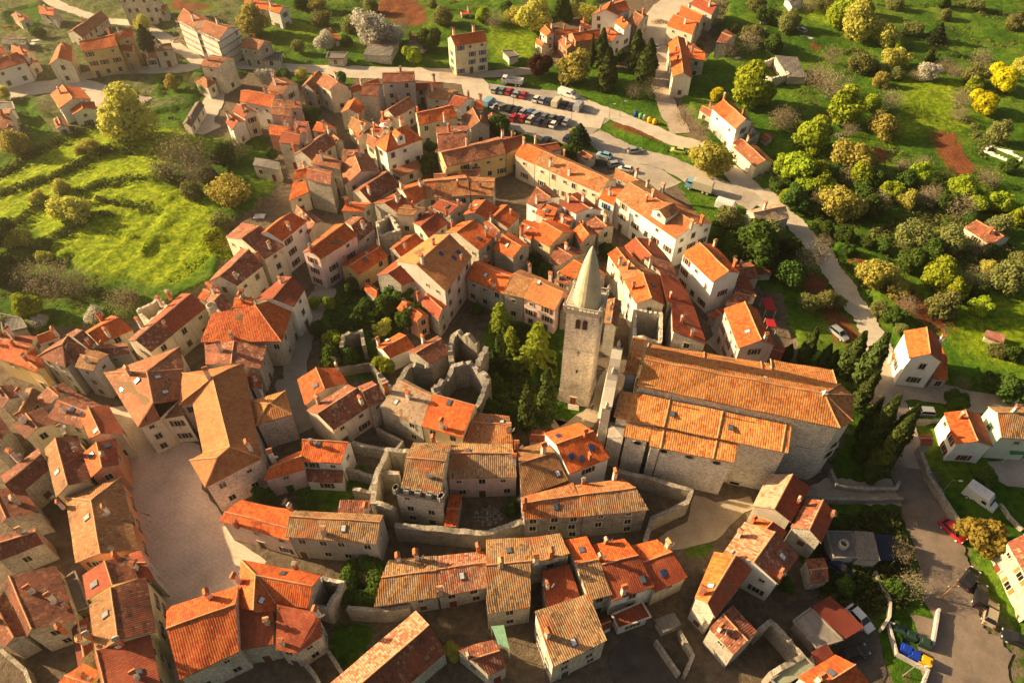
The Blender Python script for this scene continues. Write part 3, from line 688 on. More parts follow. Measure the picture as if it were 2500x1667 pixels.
h("left half of the white terrace row with brown roof patch and open shutters","1148,182 1258,260 1465,140 1330,60",8.4,1.7,'och','white',win=3,shut='orange',ch="1378,100")
h("right half of the long white terrace row with weathered orange roof and gabled dormer","1260,260 1588,488 1862,372 1467,139",8.4,1.9,'org','white',win=3,shut='brown',ch="1418,170;1370,205;1490,130;1700,395;1775,365",dormer="1500,320")
h("tall pale house with small orange roof at the top of the narrow lane","1090,597 1168,712 1297,642 1217,550",8,.7,'new','cream',ch="1178,665")
h("house with kinked dark red roof and two small dormers under the white terrace row","1213,540 1320,652 1560,660 1420,490",7,1.5,'red','cream',ro=.35)
h("section of the lane block with mossy tan roof between two orange roofs","1170,707 1211,792 1460,752 1300,645",8.2,1,'och','cream')
h("lane block house with flat grey gable and orange roof above the roofless box ruin","1213,797 1297,962 1510,974 1465,762",8.2,1.5,'new','cream',ch="1275,845",sk="1430,828")
h("upper part of the broad lichened red roof block, grey chimney","1620,800 1560,665 1345,655 1465,765",7.5,1.3,'mot','stone',kind='shed',ch="1400,675")
h("middle part of the broad lichened red roof block","1700,930 1622,802 1467,767 1517,987",7.5,1.3,'red','stone',kind='shed',ch="1550,910")
h("lower part of the broad lichened red roof block next to the church, white chimney","1817,1257 1702,932 1550,987 1556,1200",7.5,1.4,'red','stone',kind='shed',ch="1630,1085;1705,1190")
ru("roofless pale box ruin between the lane block and the church","1288,1010 1290,1205 1482,1225 1484,1035",7,'stone')
h("tall white house with red shutters and two toned roof right of the lane blocks","1638,592 1862,807 2064,737 1860,525",8.6,1.6,'new','white',win=3,shut='red',ch="1870,535;2015,685",sk="1905,622")
h("low outbuilding with patchy brown roof right of the tall white house","2015,790 2202,775 2117,645 1990,690",3.6,.8,'mot','stone')
h("open shelter with rusty tile roof at the garden edge","2170,747 2296,745 2240,650 2130,645",2.8,.5,'mot','stone',win=0)
h("low red roofed lean-to under the patchy brown outbuilding","2030,880 2172,880 2120,795 2045,795",3.6,.5,'red','stone',kind='shed')
h("yard house with red brown roof and white square chimney","1958,942 2095,985 2180,880 2070,858",4.2,.8,'mot','cream',ch="2150,935")
h("dark red low roof beside the foot of the tall white house","1830,1040 1880,1078 1960,1020 1925,985",2.8,.3,'red','stone',win=0)
h("pink house with half mossy half bright orange roof behind the church","1943,998 2050,1289 2317,1274 2185,1000",8.4,1.8,'new','pink',ro=.55,ch="2240,1220",win=3,shut='brown',sk="2115,1165")
h("low maroon roof behind the pink house gable","2275,1370 2351,1375 2400,1290 2310,1240",3,.4,'red','stone',win=0)
h("narrow tall stone house with partly orange ribbed roof right of the bell tower","1062,1102 1162,1135 1192,945 1090,928",8.5,.5,'och','stone',swap=1,sk="1108,1068",win=2)
h("red canopy over the terrace by the white square chimney","2250,1008 2325,1012 2290,920 2225,920",2.5,.2,'canopy','none',kind='flat')
h("small dark red canopy in the garden near the red canopy","2262,1130 2332,1138 2310,1080 2248,1068",2.2,.15,'canopy','none',kind='flat')
t('cedar',"580,1260",155,"large yellow green cedar with tiered branches left of the bell tower")
t('cedar',"300,1070",118,"smaller cedar in front of the stone row with orange roof")
c("thin olive cypress between the two cedars","305,1420","320,1150",45)
t('green',"135,1000",50,"dark shrub tree against the stone house in the cedar garden")
t('green',"560,650",60,"dark tree in the gap below the yellowish walled house")
t('green',"632,720",62,"round dark green bush tree in the gap above the cedar garden row")
t('green',"1085,580",70,"dark green tree in the small courtyard under the patchy roof")
t('green',"2060,560",120,"dense dark green tree mass right of the white terrace row, lower one")
t('green',"2180,500",110,"dense dark green tree mass beside the stone roadside house")
t('olive',"1990,330",90,"brownish bush tree on the slope right of the terrace row end")
t('blossom',"1985,290",50,"pale grey blossoming bush in front of the white camper")
t('green',"2320,720",70,"dark green tree beside the garden shelter")
t('bare',"2240,400",80,"thin bush tree growing in front of the stone roadside house")
t('green',"270,1520",60,"green shrub beside the castle ruin wall")
c("slim dark cypress behind the cedar trunk","640,1568","640,1440",40)
T(700,790)
h("stone house with smooth orange roof beside the curved street, small skylight","75,405 133,602 443,432 375,318",5,1.5,'new','cream',ch="370,320",sk="212,457")
h("long cream house with brown roof and three chimneys behind the curved street","140,635 445,440 607,602 340,777",6,1.7,'mot','cream',ch="235,575;548,575",shut='red')
w("520,460 625,418 712,547 608,614",6.5,1.3,'mot','stone',ch="730,490")
h("stone house with bleached speckled roof under the castle ruin","675,612 985,752 1087,517 862,408",6.4,1.2,'lich','stone',ro=.8,sk="800,573",ch="890,540")
h("yellow walled house with bright orange ribbed roof under the castle ruin","987,750 1285,834 1397,602 1090,522",6.4,1.4,'new','yellow',ro=.85,sk="1190,580",ch="1140,755")
h("low house with red and grey lichened ribbed roof left of the cypress pair","1290,887 1657,902 1632,678 1395,650",5,1,'org','stone',ro=.6,sk="1480,712;1575,718",ch="1625,780")
h("castle palace with long tan ribbed roof and pink courtyard wall","1180,1134 1685,1122 1647,882 1200,875",6.2,1.7,'rib','pink',ro=.54,ch="1078,860;1665,1015;1683,905",sk="1328,932",win=2)
w("828,1245 1122,1292 1207,880 925,868",8.3,2,'rib','stone',ro=.55)
w("780,1240 1132,1306 1160,1270 800,1205",8.6,.3,'grey','stone',kind='flat',merlon=1)
h("narrow lean-to with red roof and blue gutter in the castle courtyard","1150,1483 1242,1486 1284,1250 1195,1245",2.8,.4,'new','stone',win=0)
h("castle annexe with wide dull brown roof stepping down to the front palace","1720,1277 2064,1144 1892,860 1690,915",6.6,1.4,'och','stone',ro=.58,sk="1985,1095")
w("1725,1307 2127,1264 2097,1166 1722,1280",6,.3,'new','stone',kind='shed')
h("white gabled house with deep red roof and blue skylights next to the church","2072,1101 2367,982 2142,720 1885,800",7.2,1.8,'new','white',ro=.55,ch="2185,815;2218,980",sk="2085,972;2162,988;2230,905;1990,822",blue=1)
h("little maroon roofed shed between cypress pair and church forecourt","1775,857 1895,862 1892,790 1800,780",2.8,.3,'red','stone',win=0)
ru("grey ragged roofless castle tower with deep open interior","1072,450 1130,530 1280,592 1400,560 1478,390 1345,270 1215,290",6.8,'greystone',th=.85,rag=1.2)
wl("tall curved ragged castle wall standing above the roofless tower","1205,250 1190,130 1212,55 1250,38 1320,80 1400,118",7,.9,'stone',rag=1.2)
wl("leaning ragged castle wall stub between tower and cedar","1462,150 1425,215 1385,300",6.5,1.0,'greystone',rag=1.5)
h("half collapsed house with broken tile roof and open rafters","885,207 1102,85 1192,217 1045,297",5.5,1,'mot','stone',ro=.4,ch="1000,130",win=0)
h("small house with bright orange roof and chimney in the overgrown yard","655,172 825,62 937,167 755,252",4.2,1,'new','white',ch="675,150",sk="738,125")
wl("long sunlit castle curtain wall with plants growing on top","668,350 775,478 905,300 1060,300",6.5,.9,'stone',rag=.8)
wl("broken stone house corner standing in the ivy yard","398,170 415,90 540,30 565,165",4.5,.7,'stone',rag=.9)
wl("low stone yard wall behind the smooth orange roofed house","380,320 610,290 690,390",2.5,.5,'stone')
h("white house with bright red roof and tiled veranda behind the hipped civic building","105,1005 395,1024 477,868 128,850",6,1.2,'new','white',ro=.8,sk="232,883")
w("148,1154 410,1164 417,1090 145,1078",3.2,.5,'mot','white',kind='shed')
h("pink house with sloping red roof joined to the white veranda house","-170,1147 125,1068 113,924 -67,1003",5.5,1,'new','pink',ch="-100,985")
wl("stone wall round the narrow yard behind the white veranda house","480,860 560,890 735,920",3,.5,'stone')
wl("stone wall of the sunken yard under the speckled roof house","660,765 845,860 790,930",3,.5,'stone')
wl("crumbling pale wall beside the white veranda house","420,1050 520,1060 640,1110 600,1220 480,1200",3.5,.6,'stone',rag=.5)
wl("roofless castle court walls left of the battlemented tower","895,930 738,922 655,1095 628,1300 790,1345",6,.8,'stone',rag=.6)
wl("inner cross wall of the roofless castle court","668,1080 822,1090",5.5,.7,'stone',rag=.4)
T(400,400,2.613)
h("small orange brick house with orange gabled roof behind the castle ruin","1485,918 1612,1007 1692,963 1560,873",5,.9,'new','salmon')
h("stone house with red roof and tall chimney leaning on the biggest pink house","1640,887 1748,994 1810,906 1700,815",5.5,1,'red','stone',ch="1625,850")
T(700,790)
c("left cypress of the dense pair beside the bell tower lawn","1760,770","1762,415",62)
c("right cypress of the dense pair beside the bell tower lawn","1900,700","1895,338",64)
t('green',"1535,450",62,"bright green round bush in the castle garden")
t('bright',"330,110",85,"light green rounded tree beside the curved street wall")
t('green',"320,230",100,"dark green tree below the light green one at the curved street")
t('green',"450,230",80,"dark bush mass under the broken stone house corner")
t('green',"225,30",60,"dark small tree at the bend of the curved street")
t('bright',"725,300",78,"green shrub growing on the castle curtain wall")
t('green',"140,1320",60,"green shrub in the yard under the white veranda house")
t('green',"1640,760",50,"dark bush at the foot of the cypress pair")
t('green',"900,-60",110,"dark green tree on the ivy slope left of the brick house")
t('yel',"700,30",60,"yellowish tree above the broken stone house corner")
t('green',"760,-170",70,"dark conifer like tree in the ivy yard")
t('bright',"200,-160",50,"bright green ball tree at the street wall")
t('green',"1650,330",60,"dark green filler tree between the cedars and the castle ruin")
t('green',"1480,620",70,"dark shrub below the castle tower ruin wall")
t('cedar',"1640,120",95,"darker cedar between the two bigger cedars")
t('bright',"1010,330",45,"small green shrub growing beside the castle curtain wall")
t('green',"1230,330",40,"ivy bush on the castle ruin between tower shell and curved wall")
t('green',"1420,560",45,"dark ivy bush at the outer foot of the roofless castle tower")
t('olive',"870,230",35,"small shrub on top of the castle curtain wall")
T(500,1144)
h("pink house with curved orange roof and brown shutters facing the square","105,380 618,527 640,302 265,228",6.2,.9,'new','pink',ro=.3,ch="235,405;632,292",shut='brown',win=2)
h("grey walled house with ribbed brown roof joined to the curved pink house","588,497 1250,552 1312,335 655,303",7,1.1,'rib','grey',ro=.62,ch="878,470",sk="1017,437",win=2)
w("968,330 1215,340 1212,240 992,240",6,.5,'mot','grey',ch="1190,305",kind='shed')
T(0,900,2.044)
h("large house with plain two toned orange roof at the bottom left of the square","895,1552 1193,1410 1192,1078 828,1188",7,1.7,'new','stone',ro=.62,ch="1050,1135")
T(500,1144)
X("corner house with folded orange roofs and blue gutters beside the square","262,665,6.5;858,775,6.5;755,1022,6.5;522,988,6.5;372,778,8.4;787,860,8.2;357,1035,8.3;250,1020,6.5;507,1045,6.5","0154;4523;0467;4386",'new','stone',bd="015238 67".replace(" ",""),ch="668,712;235,815",sk="573,762;415,965")
h("house with flat looking orange red roof and grey chimney in the folded roof group","262,1325 503,1285 510,1052 262,1018",6,.8,'red','stone',kind='shed',ch="465,1125")
X("house with five sided orange red roof and white dish in the folded roof group","520,1325,6;670,1350,6;858,1225,6;838,1055,7.2;525,988,7.6","01234",'red','stone',bd="01234",ch="575,1275;830,1065")
ru("collapsed roofless house with dark hole beside the folded roof group","770,985 895,1025 1012,832 850,782",4.8,'stone',rag=.6)
h("left house of the terrace row beside the ring hedge, tan ribbed roof","1240,1010 1702,940 1700,632 1345,668",4.8,1.1,'rib','stone',ro=.55,ch="1422,665;1555,655")
h("middle house of the terrace row with pinkish red lichened roof","1710,940 2068,867 2065,600 1704,635",4.8,1.1,'lichr','stone',ro=.58,ch="2005,592;1727,905",sk="1883,785")
h("huge barn with speckled pale pink roof cut by the bottom edge","805,1665 1545,1035 1767,1342 1390,1665",4.8,2,'lichr','stone',r2='drk',win=0)
h("small stone cottage with brown roof and yellow bush at the bottom","2083,1514 2212,1448 2112,1252 1838,1312",4.8,.9,'mot','stone',ch="1932,1370",win=1)
wl("rough retaining wall below the castle court","1390,405 1740,437 2060,467 2340,378",4.5,.9,'stone',rag=.3)
wl("pale garden wall under the terrace row and ring hedge","1040,1015 1300,1032 1500,1003",4,.6,'stone')
wl("stone yard wall at the lower edge between the dark gardens","690,1370 800,1500 870,1640",2.2,.5,'stone')
wl("narrow dark garden wall right of the five sided roof","900,1330 960,1420 1010,1500",2,.5,'stone')
t('yel',"1812,1335",62,"bright yellow green bush tree beside the brown roofed cottage")
t('bare',"1735,1180",80,"spindly leafless tree between the huge barn and terrace row")
t('bare',"990,1040",70,"brown creeper tree on the collapsed house wall")
t('green',"440,205",80,"dark tree in the shade under the hipped civic building")
t('green',"760,255",62,"dark shrub in the yard behind the curved pink house roof")
t('green',"2250,300",55,"dark shrub in the castle court beside the annexe")
t('olive',"1190,780",60,"spiky yellow leaved plant tree inside the ring hedge")
hedge("tall clipped ring hedge around the spiky plant by the terrace row","1085,740 1060,850 1045,950 1130,975 1220,960 1265,860 1255,760 1180,700",1.7,3.2)
T(1180,1144)
h("house with striped tan and orange ribbed roof and green net balcony below","25,1066 344,1010 352,500 20,515",6.2,1.6,'rib','stone',ro=.57,ch="130,705;385,670",sk="188,600",win=2)
w("562,473 352,500 352,722 628,657",6.4,1.5,'rib','stone',kind='shed',ch="495,632")
h("sunken house with dark red roof between the striped roof and white terrace house","465,1030 712,942 626,716 428,768",5.2,.8,'red','stone',kind='shed',ch="468,862")
h("house with half orange half brown ribbed roof and thin gutter, terrace row","775,967 945,920 757,490 592,520",6.2,1.1,'rib','stone',ro=.53,r2='new',sk="722,594",ch="850,650")
h("white terrace house with wide orange red roof and red tiled balcony","945,969 1257,863 1033,510 800,552",5.8,1.3,'red','white',ro=.56,r2='new',ch="895,535;1022,905",sk="1168,812",win=2)
w("988,1172 1227,1086 1160,975 940,1070",3,.15,'red','white',kind='flat')
h("cream end house of the terrace row with orange roof and white chimney","1255,907 1497,792 1272,517 1090,560",5.2,1.3,'red','cream',ro=.55,r2='new',ch="1347,565",sk="1318,765",blue=1)
h("square stone house with single sloping mossy tan roof at the bottom centre","512,1452 905,1256 770,935 375,1065",7.2,1.1,'rib','stone',kind='shed',ch="470,1215",sk="660,1268",win=3)
h("left part of the grey fronted castle palace with orange streaked ribbed roof","300,370 735,350 655,110 272,208",7,1.3,'org','greystone',ro=.52,ch="300,275",sk="533,275",win=3)
h("right part of the grey fronted castle palace with tan ribbed roof","735,350 1212,300 1022,70 657,122",7,1.3,'rib','greystone',ro=.54,r2='org',ch="730,100;960,60",win=3)
wl("curved stone enclosure wall between the palace and the church forecourt","985,15 1240,70 1400,120 1530,155 1495,240 1240,360 1190,520",3.6,.7,'stone')
h("stone house with pale lichened and red roof right below the church apse","1972,270 2088,35 2400,130 2254,393",6,1.6,'lich','cream',r2='red',ch="2300,240",win=1)
h("small red roofed infill house between the two lichened roofs","1925,412 1990,358 2228,457 2182,532",5,.9,'new','stone',r2='red',ch="1970,385",win=1)
h("white gabled house with rusty lichened roof and three chimneys","1755,617 1915,385 2312,642 2162,844",6.4,2,'lichr','white',r2='mot',ch="1865,485;1810,637;2168,780",sk="2190,645")
h("tall narrow stone house with orange roof, the shaded slope painted darker, and antenna","1548,944 1690,608 1970,738 1697,1092",6.8,1.6,'new','stone',r2='red',ch="1595,908",sk="1668,858",win=3)
h("stone house with speckled near black roof below the antenna house","1655,1167 1835,1357 2012,1197 1830,995",6,.9,'mot','stone',ch="1728,1172",win=2)
h("low grey sheet roofed shed with white hatch in the dark yard","1320,1200 1452,1140 1400,1048 1250,1100",2.4,.2,'grey','stone',kind='flat',win=0)
h("tiny tiled lean-to roof in the dark yard under the balcony house","860,1190 945,1155 925,1085 845,1110",2.4,.3,'red','white',win=0)
h("torn pale green netting over the balcony of the striped roof house","60,1150 110,1280 190,1320 150,1140",3.6,.4,'netting','none',kind='flat')
wl("roofless walled enclosure with overgrown inside at the lower right","2010,1195 2110,1110 2340,1372 2105,1505",4,.7,'stone',rag=.4)
wl("old garden wall with orange coping in the dark lower gardens","1440,1180 1540,1360 1480,1500",2,.5,'stone',rag=.3)
wl("thin stone wall beside the lower garden path","1265,1250 1360,1390 1440,1500",1.8,.4,'stone')
T(1716,1144)
h("stone house with dark brown and brick red slopes right of the lichened apse house","642,425 745,215 970,322 868,546",5.6,1.6,'mot','stone',r2='red',ch="935,350",win=1)
h("low concrete cistern house with round well top in the dark garden","958,652 1135,652 1090,465 900,460",3,.15,'grey','grey',kind='flat',win=0)
h("long grey tiled shed beside the round well top","1142,662 1300,672 1240,475 1098,465",3.2,.5,'ribgrey','stone',kind='shed',win=0)
h("dark blue tarpaulin covered shelter beside the long grey tiled shed","1292,665 1405,670 1390,482 1240,480",2.4,.2,'tarp','none',kind='flat')
h("tiny brown tiled hut in front of the round well top","790,842 925,822 888,652 748,662",2.8,.4,'mot','stone',win=0)
h("garage with maroon sheet roof beside the parked white car","1030,1252 1187,1160 925,935 793,1012",2.8,.4,'maroon','cream',kind='shed',win=0)
w("830,1312 1022,1252 785,1022 658,1116",2.7,.1,'concrete','grey',kind='flat')
h("small maroon roofed porch between garage and orange roofed house","830,1432 962,1360 900,1286 790,1345",2.8,.4,'maroon','cream',kind='shed',win=0)
h("white house with glowing orange roof cut by the bottom edge at the lower right","930,1745 1218,1556 970,1358 690,1525",6,1.2,'new','white',sk="945,1492")
h("flat roofed pale green rendered annexe at the bottom edge","560,1610 812,1442 745,1378 498,1545",4,.15,'green','cream',kind='flat',win=0)
h("rough stone house with brown orange roof cut by the right edge, bottom","2235,535 2490,1010 2640,900 2400,480",6.5,1.3,'mot','stone',win=2,shut='orange')
wl("curved park retaining wall along the path below the church","938,0 990,122 1200,142 1420,142 1442,90",1.2,.5,'stone')
wl("straight garden wall below the path under the church apse","760,208 1100,216 1470,212",1.5,.5,'stone')
wl("stone wall along the right side of the lower road","1640,15 1740,172 1820,290 1905,425",1.6,.6,'stone')
wl("pale wall of the waste container yard, road side","1690,1282 1735,1020",1.1,.3,'grey')  # both yard walls greyed; their shade is put into the colour
wl("pale angled wall around the waste container yard","1690,1282 1365,1108 1430,1345 1662,1466 1612,1600",1.1,.3,'grey')
wl("short curved pale wall at the garage drive","1378,965 1370,1080 1312,1172",1.2,.35,'cream')
wl("thin stone wall at the far right dark garden","2185,250 2260,350 2351,440",1.2,.4,'stone')
wl("broken garden wall with soil behind it in the dark garden","1265,745 1330,860 1375,960",1.2,.5,'stone',rag=.3)
t('rust',"2060,490",140,"big yellow leaved tree over the red car at the lower right")
t('bare',"1550,330",70,"dark shrub tree at the corner of the dark garden wall")
t('bare',"1540,850",100,"tangled leafless tree in the dark lower garden")
t('bare',"1450,600",90,"leafless tree behind the blue tarpaulin shelter")
t('green',"2075,70",80,"dark green tree above the white camper van")
t('green',"1400,860",80,"dark shrub in the lower garden below the round well house")
t('green',"1050,850",70,"dark shrub between brown hut and garage")
t('green',"620,860",60,"dark shrub at the back of the white gabled house")
for s in """1150,1095 white -60;1105,1347 black 15;1830,452 red -60;1950,802 black 40;2035,932 black 60;2110,1062 gold 55;2310,1255 black 150;990,722 navy -40""".split(";"): car(s)
van("2035,215","white",-50,1.0)
T(1716,470)
h("stone roadside house with pale and brown roof at the bend of the long road","400,237 634,188 560,82 318,130",5,1.2,'lich','stone',win=1)
h("lonely stone hut with brown tiled roof in the scrub at the right","1912,252 2112,380 2252,330 2050,215",3,1.2,'mot','cream',win=1)
h("tall white house with orange roof and grey gable standing at the road junction","1472,1012 1512,1213 1756,1242 1742,1060",7.5,1.8,'new','white',r2='red',ch="1735,1085",win=2)
w("1690,1362 1797,1373 1780,1225 1740,1150",3.2,.6,'new','grey',kind='shed')
h("rusty red roofed trailer hut in the right meadow","2205,1097 2215,1045 2080,1003 2062,1052",2.3,.2,'rust','cream',kind='flat',win=0)
h("small orange porch roof on the white junction house yard wall","1382,1215 1425,1215 1418,1158 1385,1158",2.2,.3,'new','cream',win=0)
c("short bright cypress nearest the church transept","600,1235","622,1112",36)
c("dark slim cypress behind the short bright one","720,1255","800,985",50)
c("small cypress between the dark slim one and the tall pair","860,1280","892,1108",38)
c("narrow yellowish cypress at the foot of the tall pair","915,1300","940,1155",40)
c("left one of the tallest leaning looking cypress pair by the apse","1010,1360","1078,1020",72)
c("right one of the tallest leaning looking cypress pair by the apse","1125,1440","1222,1030",80)
c("cypress below the tallest pair beside the apse wall","1115,1590","1195,1318",55)
T(1350,580,2.34)
c("dark cypress row member right of the apse, upper","1745,1260","1790,900",60)
c("dark cypress row member right of the apse, lower","1800,1380","1850,1010",60)
c("dark cypress at the right end of the apse park","1880,1260","1935,960",62)
T(1716,470)
L_TREES="""green 400,400 165 broad dark green tree mass below the stone roadside house
green 640,590 112 dark green tree left of the road bend garden
olive 500,300 90 dim green tree against the stone roadside house
bare 810,480 108 grey leafless tree beside the road bend
bare 880,370 70 small leafless tree on the verge of the road bend
green 655,390 62 dark tree behind the stone roadside house
olive 785,800 66 grey flowering shrub tree on the garden soil, left one
olive 905,775 72 grey flowering shrub tree on the garden soil, right one
yel 1270,590 122 pale yellow green tree on the brown slope beside the road
bright 1262,650 55 small bright green crown under the pale slope tree
yel 1432,700 78 pale yellow small tree below the slope tree
bright 1740,600 135 brightest yellow green tree in the right scrub belt
bright 1850,700 95 lower crown of the brightest scrub belt tree
olive 1770,820 110 silvery olive tree below the brightest scrub belt tree
bright 2025,845 85 bright green tree at the edge of the right lawn
bare 1500,820 82 leafless pale bush tree on the soil slope
green 1310,385 62 green tree at the left end of the right scrub belt
olive 1550,300 110 greyish tall scrub tree at the top of the right belt
green 1540,500 102 dark green tree in the middle of the right scrub belt
olive 1800,340 112 greyish green tree left of the lonely hut
green 1690,430 92 dark tree between greyish trees of the right belt
bare 2010,400 82 reddish leafless bush tree below the lonely hut
bright 2325,180 88 bright tree cut by the right edge above the hut
olive 2175,235 80 olive tree behind the lonely hut
olive 2240,620 130 large pale olive tree near the right edge of the belt
bare 2000,630 90 grey leafless tree in the lower right belt
yel 2085,545 55 yellowish small crown in the lower right belt
green 2030,745 72 dark green tree above the right lawn
green 1030,315 62 low green tree on the road slope
green 900,265 62 dark green bush tree on the road slope
green 2250,1435 112 dense dark green bush tree at the lower right garden
green 2130,1400 80 dark green bush beside the dense one
green 1850,1520 72 bushy dark tree beside the junction path
bare 1900,1400 60 thin leafless bush behind the white junction house
bare 1250,1500 80 thin leafless tree right of the cypress rows
olive 1000,800 50 dull shrub at the garden soil edge by the road
green 1400,900 70 dark shrub on the bank below the pale slope tree
olive 1300,850 60 dull green shrub along the road bank
green 1060,420 50 dark shrub on the grassy road bank
green 1180,360 55 dark shrub behind the grassy road bank
green 1960,180 60 dark shrub left of the lonely hut gable
green 2080,430 60 dark shrub at the foot of the lonely hut
olive 2330,500 70 pale tree cut by the right edge in the belt
olive 2150,1150 60 olive shrubs below the rusty trailer hut
olive 1450,1000 50 dull shrub above the white junction house
green 2290,1180 70 shrub row at the right edge of the lower lawn
bare 1650,30 80 grey leafless tree at the top of the scrub belt bend
green 1240,100 90 dark green mass beneath the pale yellow round tree
green 560,-40 70 green bushes between road and lower grove"""
for l in L_TREES.splitlines():
    k,p,r,lab=l.split(" ",3); t(k,p,float(r),lab)
car("995,1030 silver -60")
T(1950,880,4.273)
h("house with smooth red orange roof and white side beside the parked silver car","1518,545 1640,868 2028,893 1897,560",5.2,1,'new','white',r2='red',shut='red',win=2)
h("little red roofed gate shelter behind the roadside wall, right","1275,882 1402,880 1378,765 1240,770",2.8,.3,'red','stone',win=0)
h("pale greenish white house with brown ribbed roof cut by the right edge","2115,803 2520,835 2440,480 1972,480",6.2,1.5,'rib','mint',ro=.62,win=2)
h("green awning on white posts in front of the pale greenish white house","2210,975 2400,975 2400,880 2200,870",2.6,.3,'greenawn','none',kind='flat')
wl("long stone roadside wall opposite the apse park","1182,610 1235,800 1300,1000 1372,1165",1.7,.6,'stone')
wl("stone retaining wall between the silver car and the red roofed house","1190,612 1480,622",1.5,.5,'stone')
c("darkest cypress at the lower end of the apse park, left","700,960","960,488",62)
c("darkest cypress at the lower end of the apse park, right","860,1010","1072,588",42)
c("broad dark cypress in the middle of the apse park","620,800","850,380",64)
t('bare',"1040,1080",85,"leafless tree leaning over the road by the apse park")
t('green',"1700,450",70,"green bush tree behind the red orange roofed house")
t('olive',"1960,1180",75,"shrubs between the dark garden and the pale parking court")
car("1290,535 silver 175")
T(0,900,2.044)
h("house with small square orange red roof at the street corner left of the square","398,235 445,352 620,325 540,180",6.8,1,'new','cream',ro=.4,r2='red',ch="315,305",sk="480,308")
h("orange plastered house with stacked red roofs facing the square","410,425 455,545 592,480 578,345",6.8,1,'new','salmon',ro=.5,r2='red',sk="455,432;540,385",win=2)
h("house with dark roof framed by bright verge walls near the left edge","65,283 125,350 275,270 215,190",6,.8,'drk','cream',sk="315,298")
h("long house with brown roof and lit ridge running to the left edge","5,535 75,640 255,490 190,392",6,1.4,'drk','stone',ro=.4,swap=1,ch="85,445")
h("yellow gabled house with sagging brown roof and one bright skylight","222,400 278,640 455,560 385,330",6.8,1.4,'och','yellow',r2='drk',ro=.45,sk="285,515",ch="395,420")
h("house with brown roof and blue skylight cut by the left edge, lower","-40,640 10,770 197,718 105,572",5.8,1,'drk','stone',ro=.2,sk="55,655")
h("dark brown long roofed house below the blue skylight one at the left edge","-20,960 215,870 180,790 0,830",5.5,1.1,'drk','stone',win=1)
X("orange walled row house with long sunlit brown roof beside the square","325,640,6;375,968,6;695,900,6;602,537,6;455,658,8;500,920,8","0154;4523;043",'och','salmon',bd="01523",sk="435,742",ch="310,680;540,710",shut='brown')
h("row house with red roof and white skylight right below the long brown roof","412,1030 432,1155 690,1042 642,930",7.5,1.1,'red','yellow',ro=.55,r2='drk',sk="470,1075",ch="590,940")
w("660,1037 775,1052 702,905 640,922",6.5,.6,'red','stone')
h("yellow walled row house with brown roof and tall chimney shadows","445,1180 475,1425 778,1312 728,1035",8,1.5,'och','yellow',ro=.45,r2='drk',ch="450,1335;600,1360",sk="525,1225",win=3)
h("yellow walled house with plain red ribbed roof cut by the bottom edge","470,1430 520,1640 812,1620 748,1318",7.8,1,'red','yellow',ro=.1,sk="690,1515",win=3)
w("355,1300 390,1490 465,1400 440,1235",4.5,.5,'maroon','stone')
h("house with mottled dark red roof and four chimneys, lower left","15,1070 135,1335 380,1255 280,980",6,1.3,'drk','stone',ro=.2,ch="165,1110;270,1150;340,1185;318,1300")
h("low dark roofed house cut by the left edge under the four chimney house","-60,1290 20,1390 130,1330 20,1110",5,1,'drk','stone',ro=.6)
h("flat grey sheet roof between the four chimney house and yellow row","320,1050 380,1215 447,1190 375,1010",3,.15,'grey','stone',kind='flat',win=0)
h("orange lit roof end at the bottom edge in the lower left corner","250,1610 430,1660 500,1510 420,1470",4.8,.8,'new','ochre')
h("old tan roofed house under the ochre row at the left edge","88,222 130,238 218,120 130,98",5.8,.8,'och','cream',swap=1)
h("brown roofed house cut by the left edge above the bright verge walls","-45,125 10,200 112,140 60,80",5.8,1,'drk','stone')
h("dim stone house cut by the left edge between two brown roofs","-70,330 -5,460 45,300 -20,210",5.5,1,'drk','stone')
h("hipped ochre roofed side building behind the civic house beside the curved street","1275,283 1457,228 1425,110 1245,160",7.2,1,'church','pinkstone',kind='hip',win=1)
wl("low stone yard wall in the lower left shade","0,1400 120,1500 160,1600",2,.5,'stone')
X("large civic building with long hipped ochre roof in the middle of the square",[(960,172,8),(1012,418,8),(945,457,8),(1022,592,8),(1305,445,8),(1215,-28,8),(905,22,8),(890,182,8),(1060,42,10.7),(1148,392,10.7),(1085,443,10.2)],[(0,1,9,8),(8,9,4,5),(6,7,8),(7,0,8),(2,3,10),(2,10,9,1),(3,4,9,10),(5,6,8)],"tan",'pinkstone',bd="01234567",win=2,ch="1252,400;1045,40")
